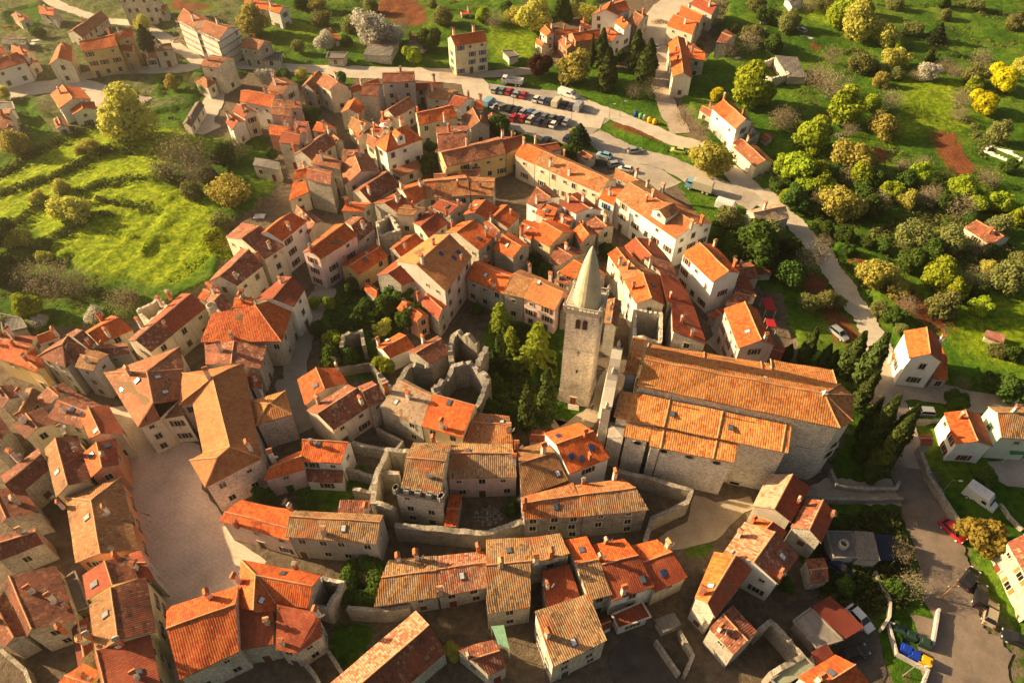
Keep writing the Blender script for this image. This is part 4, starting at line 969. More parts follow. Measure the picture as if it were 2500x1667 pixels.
# ================= ground =================
OV = (0, 0, 0.9408)
def PG(s, tt=OV):
    T(*tt); return [un(a, b, 0) for a, b in P(s)]
town = PG("-200,790 60,770 330,730 500,650 520,520 600,470 600,400 640,400 560,330 440,300 470,220 560,170 700,150 1040,175 1180,320 1500,370 1560,430 1640,520 1660,640 1800,680 1830,800 1960,990 2020,1120 1900,1150 1880,1260 2060,1568 1900,1760 -300,1760")
village = PG("-400,-60 560,-60 620,60 560,130 420,150 450,290 330,310 230,300 100,330 -100,400 -400,420")
right_town = PG("1240,60 1540,-60 1700,-60 1640,120 1560,220 1640,330 1560,330 1400,230 1240,170")
GREENP = [  # grassy or planted patches inside the town
 PG("1000,800 1600,780 1500,1100 1350,1400 1000,1330", (400, 400, 2.613)), PG("1450,150 1500,640 1900,780 2020,560 2040,0 1450,0", (700, 790, 3)),
 PG("760,230 1430,230 1600,500 1700,1000 1370,1110 900,950 700,650", (1716, 1144, 3)), PG("300,1080 400,1300 1000,1320 1050,1180 950,930 720,450 560,640 500,800", (1950, 880, 4.273)),
 PG("900,1150 1380,1130 1100,1420 980,1500 900,1300", (500, 1144, 3)), PG("1980,560 2200,600 2170,690 2080,730 1990,680", (700, 790, 3)),
 PG("1780,1000 1980,1000 1960,1100 1840,1160 1760,1110", (0, 0, 3)), PG("40,1000 250,1010 230,1200 60,1180", (572, 0, 3)), PG("60,1330 300,1290 300,1440 90,1440", (572, 0, 3)),
 PG("1380,560 1700,520 1720,620 1480,680", (1180, 1144, 3)), PG("130,220 280,200 300,420 200,440", (700, 1144, 3)), PG("30,1080 600,1010 620,1330 400,1360 80,1340", (700, 790, 3)),
 PG("1180,560 1400,560 1420,700 1180,730", (0, 0, 3)), PG("1130,830 1380,790 1370,900 1130,920", (0, 0, 3)), PG("180,740 350,980 300,1040 130,760", (0, 0, 3)),
 PG("240,400 760,380 780,460 340,480", (572, 0, 3)), PG("1980,380 2351,350 2351,480 1980,460", (0, 0, 3)), PG("180,60 280,60 290,200 120,250 40,120", (0, 0, 3)),
 PG("2000,560 2351,520 2351,640 2200,620 2060,600", (0, 0, 3)), PG("450,540 820,520 900,620 520,640", (572, 0, 3)),
 PG("300,550 460,545 700,600 900,700 1080,800 1400,860 1620,1040 1300,950 1080,830 780,690 640,650 400,610", (1144, 0, 3)), PG("460,540 780,440 1080,500 1380,560 1400,800 1620,1040 1500,1020 1060,800 780,680 640,640", (1144, 0, 3)),
 PG("70,620 220,610 250,640 150,685 80,670", (1144, 0, 3)), PG("820,750 900,780 880,830 810,830", (1144, 0, 3)), PG("630,930 780,895 800,940 740,965 630,955", (1144, 0, 3)),
 PG("890,960 960,930 1200,1020 1500,1190 1700,1350 1850,1470 1960,1568 1700,1568 1500,1330 1250,1120", (1144, 0, 3)), PG("1000,870 1180,880 1450,1040 1650,1110 1640,1170 1400,1060 1100,930", (1144, 0, 3)),
 PG("1640,1130 1880,1100 1900,1340 1780,1340 1640,1230", (1144, 0, 3)), PG("1560,1390 1850,1500 2050,1568 1700,1640", (1144, 0, 3)), PG("640,1050 940,1080 960,1120 780,1120 660,1120", (1144, 0, 3)),
 PG("1200,350 1400,300 1560,400 1600,560 1400,560", (1144, 470, 3)) if 0 else PG("0,260 300,150 640,300 760,480 700,620 520,600 300,480 60,400", (1716, 470, 3)),
 PG("590,860 900,760 1000,900 1180,1050 1160,1130 940,1150 640,1010", (1716, 470, 3)), PG("1140,380 1600,440 1560,600 1450,600 1130,430", (1950, 880, 4.273)), PG("1440,1030 1840,1040 1960,1300 1640,1560 1480,1320", (1950, 880, 4.273)),
 PG("0,100 70,150 60,620 0,700", (1716, 1144, 3)) if 0 else PG("2140,220 2351,160 2351,440 2200,300", (1716, 1144, 3)),
]
SOIL = [PG("1020,100 1060,40 1110,-10 1300,-10 1400,80 1425,190 1360,215 1260,215 1150,190", (572, 0, 3)), PG("710,610 900,600 920,700 1000,850 1180,1050 1100,1120 940,1110 860,850 700,720", (1716, 470, 3)),
 PG("1040,450 1180,500 1260,600 1500,700 1850,1020 1800,1070 1650,1020 1400,850 1150,650 1060,520", (1716, 470, 3)), PG("1640,980 1840,970 1900,1120 2010,1290 1900,1350 1830,1320 1700,1140", (1716, 0, 3)), PG("1200,1080 1340,1110 1360,1220 1240,1205", (1716, 0, 3)),
 PG("1240,20 1580,60 1500,110 1260,110", (0, 0, 3)), PG("2160,470 2300,490 2320,560 2200,550", (1144, 0, 3)), PG("820,830 980,850 990,900 860,890", (1716, 0, 3)), PG("760,330 870,350 860,400 790,400", (1716, 0, 3)),
 PG("660,1050 780,1080 1000,1200 1180,1300 1160,1380 900,1300 700,1180", (500, 1144, 3)) if 0 else PG("980,900 1180,900 1480,1020 1470,1060 1260,1010 1080,950", (1144, 0, 3))]
MEADOW = PG("-300,930 0,560 200,420 700,210 760,250 1130,210 1400,230 1480,300 1250,420 1150,640 1560,680 1560,800 1640,1080 1330,1350 1150,1380 950,1300 700,1330 560,1150 480,1180 200,900 -300,1100", (0, 250, 3))
ROADS = []   # (points, width m, material)
def RD(s, wd, m, tt): ROADS.append((PG(s, tt), wd, m))
A3 = (0, 0, 3); B3 = (572, 0, 3); C3 = (1144, 0, 3); L3 = (1716, 470, 3); M3 = (1950, 880, 4.273); K3 = (1716, 1144, 3)
RD("-200,700 60,650 250,640 480,600 700,545 900,520 1350,505 1480,470 1740,480 2350,510 2620,520 3000,560 3400,590", 5.5, 'road_pale', A3)
RD("800,160 1040,180 1150,250 1300,350 1450,450 1480,470", 4.5, 'road_pale', A3)
RD("280,-60 450,50 600,100 800,160", 4, 'road_pale', A3)
RD("60,690 250,650 600,640 800,740 760,820", 9, 'road_pale', A3)
RD("1600,600 1560,760 1480,900 1560,960", 6, 'road_pale', A3)
RD("600,530 1300,540 1700,570 1800,700 2000,750 2351,860 2560,880 2700,900", 8, 'road_pale', B3)
RD("1500,560 1900,545 2180,520", 5, 'road_pink', B3)
RD("700,690 860,770 1080,850 1300,935 1500,1025 1700,1085 1850,1190 2000,1320 2130,1440 2240,1540", 5.4, 'road_pale', C3)
RD("1560,980 1490,860 1430,720 1400,560 1390,440 1400,330", 5.5, 'road_pink', C3)
RD("1400,330 1370,230 1400,120 1480,40 1620,-60", 10, 'road_pale', C3)
RD("900,990 1040,1060 1200,1130 1450,1200 1700,1320 1900,1400 2120,1500", 7, 'gravel', C3)
RD("440,-20 560,120 680,240 780,350 860,440 920,540 1000,660 1100,800 1180,920 1240,1050 1290,1150 1310,1300", 5.0, 'road_pale', L3)
RD("860,0 880,350 1000,600 1120,850 1200,1050", 7, 'road_pale', M3) if 0 else RD("820,-60 850,250 980,560 1060,800 1110,1050 1200,1250 1330,1500", 6.5, 'road_pink', M3)
RD("1530,0 1580,200 1650,400 1720,560 1760,740 1800,920 1870,1150 2000,1350 2200,1500", 7.2, 'road_shaded', K3)
RD("1860,1150 1900,1400 1960,1700", 12, 'road_shaded', K3)
RD("1050,280 1500,360 1900,440 2450,500", 5.5, 'road_pink', M3)
RD("60,1500 300,1365 650,1375 1020,1385", 4.5, 'road_pink', M3)
RD("1040,790 960,930 880,1120 840,1330 880,1568", 5, 'road_grey', (400, 400, 2.613))
RD("1150,640 1090,560 1000,440", 4, 'road_grey', (400, 400, 2.613)) if 0 else None
RD("120,800 40,650 30,400", 5, 'road_grey', (700, 790, 3))
RD("1780,830 1900,1060 1930,1250 1860,1300", 4.5, 'road_grey', (1120, 420, 3))
POLYS = [  # flat sheets
 (PG("520,190 640,180 760,330 1000,380 1010,600 1100,720 1180,860 1330,960 1200,1120 830,1200 920,1600 780,1600 760,1300 690,900 600,600 560,400 480,300", (0, 900, 2.044)), 'plaza', 'square'),
 (PG("-40,640 60,600 250,630 640,670 900,770 1060,860 900,990 760,1060 560,1040 300,940 270,840 100,780 0,740", C3), 'asphalt', 'car_park'),
 (PG("860,1000 1000,1060 1180,1150 1320,1180 1560,1340 1400,1400 1300,1330 1100,1220 960,1130", C3), 'gravel', 'gravel_lot'),
 (PG("1560,200 1700,240 1960,210 1980,290 1850,380 1720,520 1560,560 1330,600 1280,510 1480,380", (1180, 1144, 3)), 'sand', 'church_yard'),
 (PG("2230,760 2351,640 2500,400 2380,300 2290,380 2220,600 2000,760 1950,700 1930,740 2050,850", (700, 790, 3)), 'sand', 'church_forecourt'),
 (PG("1960,1060 2350,1000 2500,1050 2500,1350 2150,1300 2040,1240", M3), 'gravel', 'parking_court'),
 (PG("640,640 900,680 1120,720 1060,760 820,740 660,700", A3), 'gravel', 'yard'),
 (PG("560,1000 860,930 1250,1100 1350,1500 1300,1640 980,1640 1000,1250", K3), 'shaded_gravel', 'garage_drive'),
 (PG("1500,620 2100,1568 1300,1640 1200,1350 1050,1250", (1180, 1144, 3)) if 0 else PG("1060,1180 1260,1250 1450,1480 1400,1700 1000,1700 900,1400", (1180, 1144, 3)), 'shaded_gravel', 'yard'),
]
def gm(name, cols, scale, bmp=.3, fine=14, pave=None):
    m, tt, b = mat(name); tc = N(tt, "ShaderNodeTexCoord"); ob = tc.outputs["Object"]
    n1 = noise(tt, ob, scale, 5, .65); col = ramp(tt, n1, [(.3, cols[0]), (.5, cols[1]), (.72, cols[2])])
    n2 = noise(tt, ob, scale*fine, 3, .7); col = mix(tt, .5, col, ramp(tt, n2, [(.25, (.62, .6, .58)), (.75, (1.25, 1.23, 1.2))]), 'MULTIPLY')
    if pave:
        br = N(tt, "ShaderNodeTexBrick"); br.inputs["Scale"].default_value = pave; br.inputs["Mortar Size"].default_value = .022; br.inputs["Color1"].default_value = (1.1, 1.08, 1.05, 1); br.inputs["Color2"].default_value = (.82, .8, .78, 1); br.inputs["Mortar"].default_value = (.55, .5, .46, 1)
        mp = N(tt, "ShaderNodeMapping"); mp.inputs["Rotation"].default_value = (0, 0, .5); L(tt, ob, mp.inputs[0]); L(tt, mp.outputs[0], br.inputs["Vector"]); col = mix(tt, .2, col, br.outputs[0], 'MULTIPLY')
    L(tt, col, b.inputs["Base Color"]); b.inputs["Roughness"].default_value = .95; bump(tt, b, n2, bmp, .12)
    return m
gm('road_pale', [(.44, .38, .30), (.54, .48, .39), (.60, .54, .45)], .25)
gm('road_pink', [(.34, .27, .21), (.44, .36, .28), (.50, .41, .33)], .25)
gm('road_shaded', [(.15, .12, .10), (.22, .175, .14), (.27, .215, .175)], .2)  # lower right road, its shade painted into the surface colour
gm('road_grey', [(.30, .26, .22), (.38, .34, .28), (.42, .38, .32)], .3, pave=1.2)
gm('gravel', [(.32, .27, .22), (.42, .37, .31), (.50, .45, .38)], .15, .6)
gm('shaded_gravel', [(.06, .048, .038), (.10, .082, .066), (.14, .115, .092)], .3, .7)  # drive and yard ground coloured as dark as the shade on them
gm('sand', [(.32, .25, .17), (.42, .34, .24), (.48, .40, .29)], .2, .4)
gm('asphalt', [(.26, .23, .20), (.34, .30, .26), (.38, .34, .30)], .2, .3)
gm('plaza', [(.52, .40, .31), (.70, .55, .44), (.78, .63, .51)], .16, .35, pave=.42)
# ground shader reads painted masks
m, tt, b = mat("ground"); tc = N(tt, "ShaderNodeTexCoord"); ob = tc.outputs["Object"]
def at(n): 
    a = N(tt, "ShaderNodeAttribute"); a.attribute_name = n; return a.outputs["Fac"]
n1 = noise(tt, ob, .05, 5, .65); n2 = noise(tt, ob, .8, 5, .75); n3 = noise(tt, ob, 5, 3, .7)
g1 = ramp(tt, n1, [(.3, (.025, .075, .005)), (.5, (.07, .155, .010)), (.7, (.17, .24, .025))])
g2 = ramp(tt, n2, [(.3, (.3, .42, .4)), (.5, (.9, .95, .9)), (.72, (1.7, 1.45, 1.2))]); grass = mix(tt, .8, g1, g2, 'MULTIPLY')
mead = ramp(tt, n2, [(.32, (.045, .11, .003)), (.5, (.22, .31, .008)), (.66, (.48, .52, .03))])
grass = mix(tt, at("meadow"), grass, mead)
dust = ramp(tt, n2, [(.25, (.085, .065, .042)), (.5, (.17, .13, .09)), (.75, (.27, .22, .16))])
soil = ramp(tt, n2, [(.25, (.14, .045, .022)), (.6, (.24, .085, .035)), (.8, (.30, .13, .06))])
mw = N(tt, "ShaderNodeTexWave"); mw.inputs["Scale"].default_value = .35; mw.inputs["Distortion"].default_value = 1.5; L(tt, ob, mw.inputs["Vector"])
soil = mix(tt, .35, soil, ramp(tt, mw.outputs["Fac"], [(0, (.55, .5, .5)), (1, (1.2, 1.2, 1.2))]), 'MULTIPLY')
dm = mathn(tt, 'ADD', at("dust"), mathn(tt, 'MULTIPLY', mathn(tt, 'SUBTRACT', n2, .5), .9)); dm = ramp(tt, dm, [(.42, (0, 0, 0)), (.58, (1, 1, 1))])
smk = mathn(tt, 'ADD', at("soil"), mathn(tt, 'MULTIPLY', mathn(tt, 'SUBTRACT', n2, .53), 3.0)); smk = ramp(tt, smk, [(.42, (0, 0, 0)), (.6, (1, 1, 1))])
# bare earthy spots in the rough grass
en = noise(tt, ob, .22, 4, .7); ef = ramp(tt, en, [(.60, (0, 0, 0)), (.68, (1, 1, 1))]); grass = mix(tt, mathn(tt, 'MULTIPLY', mathn(tt, 'MULTIPLY', ef, .5), mathn(tt, 'SUBTRACT', 1, at("meadow"))), grass, (.17, .12, .06))
col = mix(tt, smk, grass, soil); col = mix(tt, dm, col, dust)
L(tt, col, b.inputs["Base Color"]); b.inputs["Roughness"].default_value = 1; b.inputs["Specular IOR Level"].default_value = .1
bump(tt, b, mathn(tt, 'ADD', n2, mathn(tt, 'MULTIPLY', n3, .5)), .9, .5)
def npin(X_, Y_, poly):
    c_ = np.zeros(X_.shape, bool); j = len(poly)-1
    for i in range(len(poly)):
        xi, yi = poly[i][:2]; xj, yj = poly[j][:2]
        with np.errstate(divide='ignore', invalid='ignore'):
            k = ((yi > Y_) != (yj > Y_)) & (X_ < (xj-xi)*(Y_-yi)/((yj-yi) if yj != yi else 1e-9)+xi)
        c_ ^= k; j = i
    return c_
def ndist(X_, Y_, pts):
    d = np.full(X_.shape, 1e9)
    for (a, b_) in zip(pts[:-1], pts[1:]):
        ax, ay = a[:2]; bx, by = b_[:2]; L2 = (bx-ax)**2+(by-ay)**2+1e-9
        t_ = np.clip(((X_-ax)*(bx-ax)+(Y_-ay)*(by-ay))/L2, 0, 1)
        d = np.minimum(d, np.hypot(X_-ax-t_*(bx-ax), Y_-ay-t_*(by-ay)))
    return d
def vnoise(X_, Y_, s, seed=0):
    rs = np.random.RandomState(seed); g = rs.rand(64, 64); x = X_/s; y = Y_/s; xi = np.floor(x).astype(int); yi = np.floor(y).astype(int); fx = x-xi; fy = y-yi
    fx = fx*fx*(3-2*fx); fy = fy*fy*(3-2*fy); a = g[xi % 64, yi % 64]; b_ = g[(xi+1) % 64, yi % 64]; c_ = g[xi % 64, (yi+1) % 64]; d = g[(xi+1) % 64, (yi+1) % 64]
    return (a*(1-fx)+b_*fx)*(1-fy)+(c_*(1-fx)+d*fx)*fy
xs = np.arange(-235, 236, 1.1); ys = np.arange(8, 330, 1.1); GX, GY = np.meshgrid(xs, ys, indexing='ij')
dustm = (npin(GX, GY, town) | npin(GX, GY, village) | npin(GX, GY, right_town)).astype(float)
green = np.zeros(GX.shape, bool)
for p in GREENP: green |= npin(GX, GY, p)
dustm[npin(GX, GY, village)] = .5; dustm[npin(GX, GY, right_town)] = .75
dustm[npin(GX, GY, PG('1600,0 1700,0 1900,420 2060,700 2200,1000 2351,1150 2500,1500 2200,1800 1650,1700 1750,1200 1560,300', K3))] = .55
dustm[green] = 0
soilm = np.zeros(GX.shape)
for p in SOIL: soilm[npin(GX, GY, p)] = 1
dustm[soilm > 0] = 0
def blur(a, n=3):
    for _ in range(n): a = (a+np.roll(a, 1, 0)+np.roll(a, -1, 0)+np.roll(a, 1, 1)+np.roll(a, -1, 1))/5
    return a
flat = dustm > .5
for p, wd, _m in ROADS: flat |= ndist(GX, GY, p) < wd/2+2.2
for p, _m, _n in POLYS: flat |= npin(GX, GY, p) | (ndist(GX, GY, p+[p[0]]) < 2.2)
meadm = npin(GX, GY, MEADOW) & ~flat
lawn = np.zeros(GX.shape)
for p in [PG("1450,600 1900,640 1850,850 2000,960 1600,1000 1380,1100 1450,800", (1716, 0, 3)), PG("100,120 500,230 1250,30 900,-100 0,-60", (1716, 0, 3)) if 0 else PG("600,60 900,200 1300,330 1200,120 800,30", (1716, 0, 3)), PG("1850,230 2200,250 2180,470 1900,420", B3), PG("340,170 780,220 560,300 400,260", B3), PG("1950,820 2351,800 2351,1350 1850,1180 1800,1000", L3)]: lawn[npin(GX, GY, p)] = .6
mm = np.maximum(meadm.astype(float), lawn)
relief = (vnoise(GX, GY, 3.1, 1)*.55+vnoise(GX, GY, 1.3, 2)*.35+vnoise(GX, GY, 9, 3)*.9)*.85
far = np.clip((np.hypot(GX, GY-90)-30)/60, 0, 1)
edge = ~flat & ~green
BANKS = ["0,690 130,660 250,620 450,560 600,470 700,420 790,360", "620,700 700,640 760,615 900,590 1000,580 1130,580", "120,920 250,830 350,770 460,735", "330,1080 480,990 560,930 640,890 760,860 880,840", "680,745 800,745 900,760 1020,775 1140,790", "0,570 120,500 200,430 330,370 450,300 560,260 700,215", "780,360 900,350 1040,380", "-200,1150 0,1060 200,1130 400,1120 640,1290 780,1400", "560,860 700,900 860,990 1010,1030 1150,1030", "1150,640 1240,760 1200,940 1060,1130"]
terr = np.zeros(GX.shape)
for bs in BANKS:
    pts = PG(bs, (0, 250, 3)); d = ndist(GX, GY, pts); px_ = np.array([p[0] for p in pts]); py_ = np.array([p[1] for p in pts]); o_ = np.argsort(px_); ly = np.interp(GX, px_[o_], py_[o_]); back = GY > ly
    terr = np.maximum(terr, np.where(back, 1.5*np.exp(-d/9), 1.5*np.clip(1-d/1.2, 0, 1)))
q0, q1 = un(640/3, 250+1240/3, 0), un(960/3, 250+930/3, 0); al = atan2(q1[1]-q0[1], q1[0]-q0[0]); fur = np.sin((-GX*sin(al)+GY*cos(al))*1.15+vnoise(GX, GY, 8, 5)*3)*.3*(GY < 150)
relief = relief*np.where(meadm, .6, 1)+(terr+np.maximum(fur, 0))*meadm
GZ = np.where(edge, relief*np.where(meadm, 1.0, 1.25), 0)
GZ = np.where(green & ~flat, relief*.25, GZ)
def ob_grid(name, X_, Y_, Z_, m, attrs):
    attrs = {k: blur(v.astype(float)) for k, v in attrs.items()}
    nx, ny = X_.shape; v = np.stack([X_, Y_, Z_], -1).reshape(-1, 3)
    i = np.arange((nx-1)*(ny-1)); a = (i//(ny-1))*ny+(i % (ny-1)); f = np.stack([a, a+ny, a+ny+1, a+1], -1)
    me = bpy.data.meshes.new(name); me.vertices.add(len(v)); me.vertices.foreach_set("co", v.ravel()); me.loops.add(len(f)*4); me.loops.foreach_set("vertex_index", f.ravel().astype(np.int32))
    me.polygons.add(len(f)); me.polygons.foreach_set("loop_start", np.arange(0, len(f)*4, 4, dtype=np.int32)); me.update(calc_edges=True)
    for k, val in attrs.items():
        at_ = me.attributes.new(k, 'FLOAT', 'POINT'); at_.data.foreach_set("value", val.ravel().astype(np.float32))
    me.materials.append(MATS[m]); me.polygons.foreach_set("use_smooth", np.ones(len(f), bool))
    o = bpy.data.objects.new(name, me); LINK(o); return o
g = ob_grid("ground", GX, GY, GZ, "ground", dict(dust=dustm, soil=soilm, meadow=mm)); tag(g, "grassy and dusty ground under the town and fields", None, None, "structure")
far_ = MB()
rr = [(-235, 8, 235.6, 330)][0]
for x0, x1, y0, y1 in ((-1500, -234, -400, 2500), (235, 1500, -400, 2500), (-234, 235, -400, 8.5), (-234, 235, 329, 2500)): far_.face([(x0, y0, -.05), (x1, y0, -.05), (x1, y1, -.05), (x0, y1, -.05)], "ground")
tag(far_.obj("distant_ground"), "green land beyond the village", None, None, "structure")
ZL = [.05]
def sheet(name, pts, m, kind="structure", label=None):
    z = ZL[0]; ZL[0] += .006; q = []
    for i in range(len(pts)):
        a, b_ = pts[i], pts[(i+1) % len(pts)]; l = hypot(a[0]-b_[0], a[1]-b_[1]); k = max(1, int(l/1.5))
        for j in range(k): f = j/k; q.append((a[0]+(b_[0]-a[0])*f+R.uniform(-.3, .3), a[1]+(b_[1]-a[1])*f+R.uniform(-.3, .3)))
    pts = q
    bm = bmesh.new(); vs = [bm.verts.new((p[0], p[1], z)) for p in pts]; f = bm.faces.new(vs); bmesh.ops.triangulate(bm, faces=[f]); bmesh.ops.recalc_face_normals(bm, faces=bm.faces)
    me = bpy.data.meshes.new(name); bm.to_mesh(me); bm.free(); me.materials.append(MATS[m]); o = bpy.data.objects.new(name, me); LINK(o); tag(o, label, None, None, kind); return o
def smoothline(pts, n=5):
    out = []
    for i in range(len(pts)-1):
        p0 = pts[max(i-1, 0)]; p1 = pts[i]; p2 = pts[i+1]; p3 = pts[min(i+2, len(pts)-1)]
        for k in range(n):
            s = k/n; out.append(tuple(.5*((2*p1[j])+(-p0[j]+p2[j])*s+(2*p0[j]-5*p1[j]+4*p2[j]-p3[j])*s*s+(-p0[j]+3*p1[j]-3*p2[j]+p3[j])*s**3) for j in range(3)))
    out.append(pts[-1]); return out
RNAMES = {'road_pale': 'road', 'road_pink': 'lane', 'road_shaded': 'road', 'gravel': 'track', 'road_grey': 'street'}
for p, m_, nme in POLYS: sheet(nme, p, m_)
for p, wd, m_ in ROADS:
    z = ZL[0]; ZL[0] += .006; q = smoothline(p, 9); mb = MB(); prev = None; ja = jb = 0
    for i, a in enumerate(q):
        b0 = q[max(i-1, 0)]; b1 = q[min(i+1, len(q)-1)]; dx, dy = b1[0]-b0[0], b1[1]-b0[1]; l = hypot(dx, dy) or 1; ww = wd/2; ja = ja*.6+R.uniform(-.35, .35); jb = jb*.6+R.uniform(-.35, .35)
        cur = ((a[0]-dy/l*(ww+ja), a[1]+dx/l*(ww+ja), z), (a[0]+dy/l*(ww+jb), a[1]-dx/l*(ww+jb), z))
        if prev: mb.face([prev[0], prev[1], cur[1], cur[0]], m_)
        prev = cur
    tag(mb.obj(RNAMES[m_]), None, None, None, "structure")
# ================= houses =================
def quad_info(wg):
    if 'V' in wg:
        V = wg['V']; bd = wg['bd'] or list(range(max(max(f) for f in wg['faces'])+1)); wg['poly'] = [V[i] for i in bd]; wg['bd'] = bd; wg['he'] = min(V[i][2] for i in bd); return
    q = [un(a, b, wg['he']) for a, b in wg['q']]
    if wg.get('swap'): q = q[1:]+q[:1]
    wg['Q'] = q; wg['poly'] = q
def lerp(a, b, t_): return tuple(a[i]+(b[i]-a[i])*t_ for i in range(len(a)))
def dline(p, a, b):
    dx, dy = b[0]-a[0], b[1]-a[1]; l = hypot(dx, dy) or 1; return abs((p[0]-a[0])*dy-(p[1]-a[1])*dx)/l
def roofz(wg, x, y):
    if 'V' in wg:
        V = wg['V']
        for f in wg['faces']:
            pts = [V[i] for i in f]
            if inpoly(x, y, pts):
                n = Vector(); 
                for i in range(1, len(pts)-1):
                    n += (Vector(pts[i])-Vector(pts[0])).cross(Vector(pts[i+1])-Vector(pts[0]))
                cen = sum((Vector(p) for p in pts), Vector())/len(pts)
                return cen.z-(n.x*(x-cen.x)+n.y*(y-cen.y))/n.z if abs(n.z) > 1e-6 else cen.z
        return wg['he']
    A, B, C, D = wg['Q']; he, rise, ro = wg['he'], wg['rise'], wg.get('ro', .5); k = wg.get('kind')
    if k == 'flat': return he
    d1 = dline((x, y), A, B); d2 = dline((x, y), C, D); t_ = d1/(d1+d2+1e-9)
    if k == 'shed': return he+rise*t_
    z = min(t_/ro, (1-t_)/(1-ro))
    if k == 'hip':
        W = (hypot(A[0]-D[0], A[1]-D[1])+hypot(B[0]-C[0], B[1]-C[1]))/4
        z = min(z, dline((x, y), B, C)/W, dline((x, y), D, A)/W)
    return he+rise*min(z, 1)
def sag(x, y): return .06*sin(x*.83+y*.31)+.05*sin(y*.97-x*.4+1.3)+.03*sin(x*2.3+y*1.9)
def patch(mb, p, m, uvd=None, th=.16, skirts=(1, 1, 1, 1)):
    # p0->p1 is the low eave, p2,p3 the high edge; a grid that sags a little
    a, b_, c_, d = [Vector(q) for q in p]
    e = (b_-a); 
    if e.length < 1e-3: e = (c_-d)
    e.normalize(); nrm = (b_-a).cross(d-a)
    if nrm.length < 1e-6: nrm = (c_-a).cross(d-a)
    if nrm.length < 1e-6: return
    nrm.normalize()
    if nrm.z < 0: nrm = -nrm
    up = nrm.cross(e)
    L1 = max((b_-a).length, (c_-d).length); L2 = max((d-a).length, (c_-b_).length)
    n = max(1, min(14, int(L1/1.4))); k = max(1, min(8, int(L2/1.4)))
    G = []
    for i in range(n+1):
        row = []
        for j in range(k+1):
            s, t_ = i/n, j/k; q = a*(1-s)*(1-t_)+b_*s*(1-t_)+c_*s*t_+d*(1-s)*t_
            q = Vector((q.x, q.y, q.z+sag(q.x, q.y))); row.append(q)
        G.append(row)
    uv = lambda q: ((q-a).dot(e)+a.x, (q-a).dot(up))
    for i in range(n):
        for j in range(k):
            f = [G[i][j], G[i+1][j], G[i+1][j+1], G[i][j+1]]
            mb.face(f, m, [uv(q) for q in f])
    dn = Vector((0, 0, -th))
    edges = [[G[i][0] for i in range(n+1)], [G[n][j] for j in range(k+1)], [G[i][k] for i in range(n+1)], [G[0][j] for j in range(k+1)]]
    for s, ed in zip(skirts, edges):
        if not s: continue
        for q0, q1 in zip(ed[:-1], ed[1:]):
            if (q1-q0).length > 1e-4: mb.face([q0+dn, q1+dn, q1, q0], "mortar" if s == 2 else m, [uv(q0), uv(q1), uv(q1), uv(q0)])
    mb.face([a+dn*1.0+Vector((0, 0, -.02)), d+dn, c_+dn, b_+dn], "wood")
def ridge(mb, a, b_, m="ridge", r=.13):
    n = max(1, int((Vector(b_)-Vector(a)).length/1.4)); prev = None
    for i in range(n+1):
        q = Vector(a).lerp(Vector(b_), i/n); q.z += sag(q.x, q.y)+.03
        if prev is not None: mb.tube(prev, q, r, m, 5)
        prev = q
def rm(n): return "roof_"+n if "roof_"+n in MATS else n
def inset(poly, ds):
    n = len(poly); area = sum(poly[i][0]*poly[(i+1) % n][1]-poly[(i+1) % n][0]*poly[i][1] for i in range(n)); sgn = 1 if area > 0 else -1; out = []
    ln = []
    for i in range(n):
        a, b_ = poly[i], poly[(i+1) % n]; dx, dy = b_[0]-a[0], b_[1]-a[1]; l = hypot(dx, dy) or 1; nx, ny = -dy/l*sgn, dx/l*sgn; ln.append((a[0]+nx*ds[i], a[1]+ny*ds[i], dx, dy))
    for i in range(n):
        x1, y1, dx1, dy1 = ln[i-1]; x2, y2, dx2, dy2 = ln[i]; den = dx1*dy2-dy1*dx2
        if abs(den) < 1e-3*hypot(dx1, dy1)*hypot(dx2, dy2)+1e-9: out.append((x2, y2))
        else:
            s = ((x2-x1)*dy2-(y2-y1)*dx2)/den; q = (x1+dx1*s, y1+dy1*s)
            if hypot(q[0]-poly[i][0], q[1]-poly[i][1]) > 1.5: q = (x2, y2)
            out.append(q)
    return out, sgn
# window meshes, shared
WM = {}
def win_mesh(shut, wd, ht, surround):
    key = (shut, wd, ht, surround)
    if key in WM: return WM[key]
    mb = MB()  # local: x along wall, y outwards, z up, centre of the opening
    mb.face([(-wd/2, .02, -ht/2), (wd/2, .02, -ht/2), (wd/2, .02, ht/2), (-wd/2, .02, ht/2)], "glass")
    fr = surround
    for x, z, a, c_ in ((0, ht/2+.06, wd+.28, .14), (0, -ht/2-.07, wd+.34, .14), (-wd/2-.06, 0, .13, ht), (wd/2+.06, 0, .13, ht)): mb.box((x, .03, z-c_/2), (a, .12 if z > -.1 and c_ < 1 or c_ > .2 else .2, c_), fr)
    mb.box((0, .03, -ht/2), (.05, .05, ht), fr)
    if shut in ("brown", "green", "red", "blue", "orange", "rust"):
        for s in (-1, 1): mb.box((s*(wd/2+.13+wd*.26), .05, -ht/2), (wd*.5, .07, ht), "shut_"+shut)
    if shut and shut.startswith("closed"):
        mb.box((0, .06, -ht/2), (wd, .05, ht), "shut_"+shut[6:])
    WM[key] = mb.mesh("window"); return WM[key]
def door_mesh(col):
    key = ("door", col)
    if key in WM: return WM[key]
    mb = MB(); mb.box((0, .03, 0), (1.05, .06, 2.1), "shut_"+col); mb.box((0, .05, 2.1), (1.5, .16, .2), "surround")
    for s in (-1, 1): mb.box((s*.64, .05, 0), (.2, .14, 2.1), "surround")
    WM[key] = mb.mesh("door"); return WM[key]
CHM = []
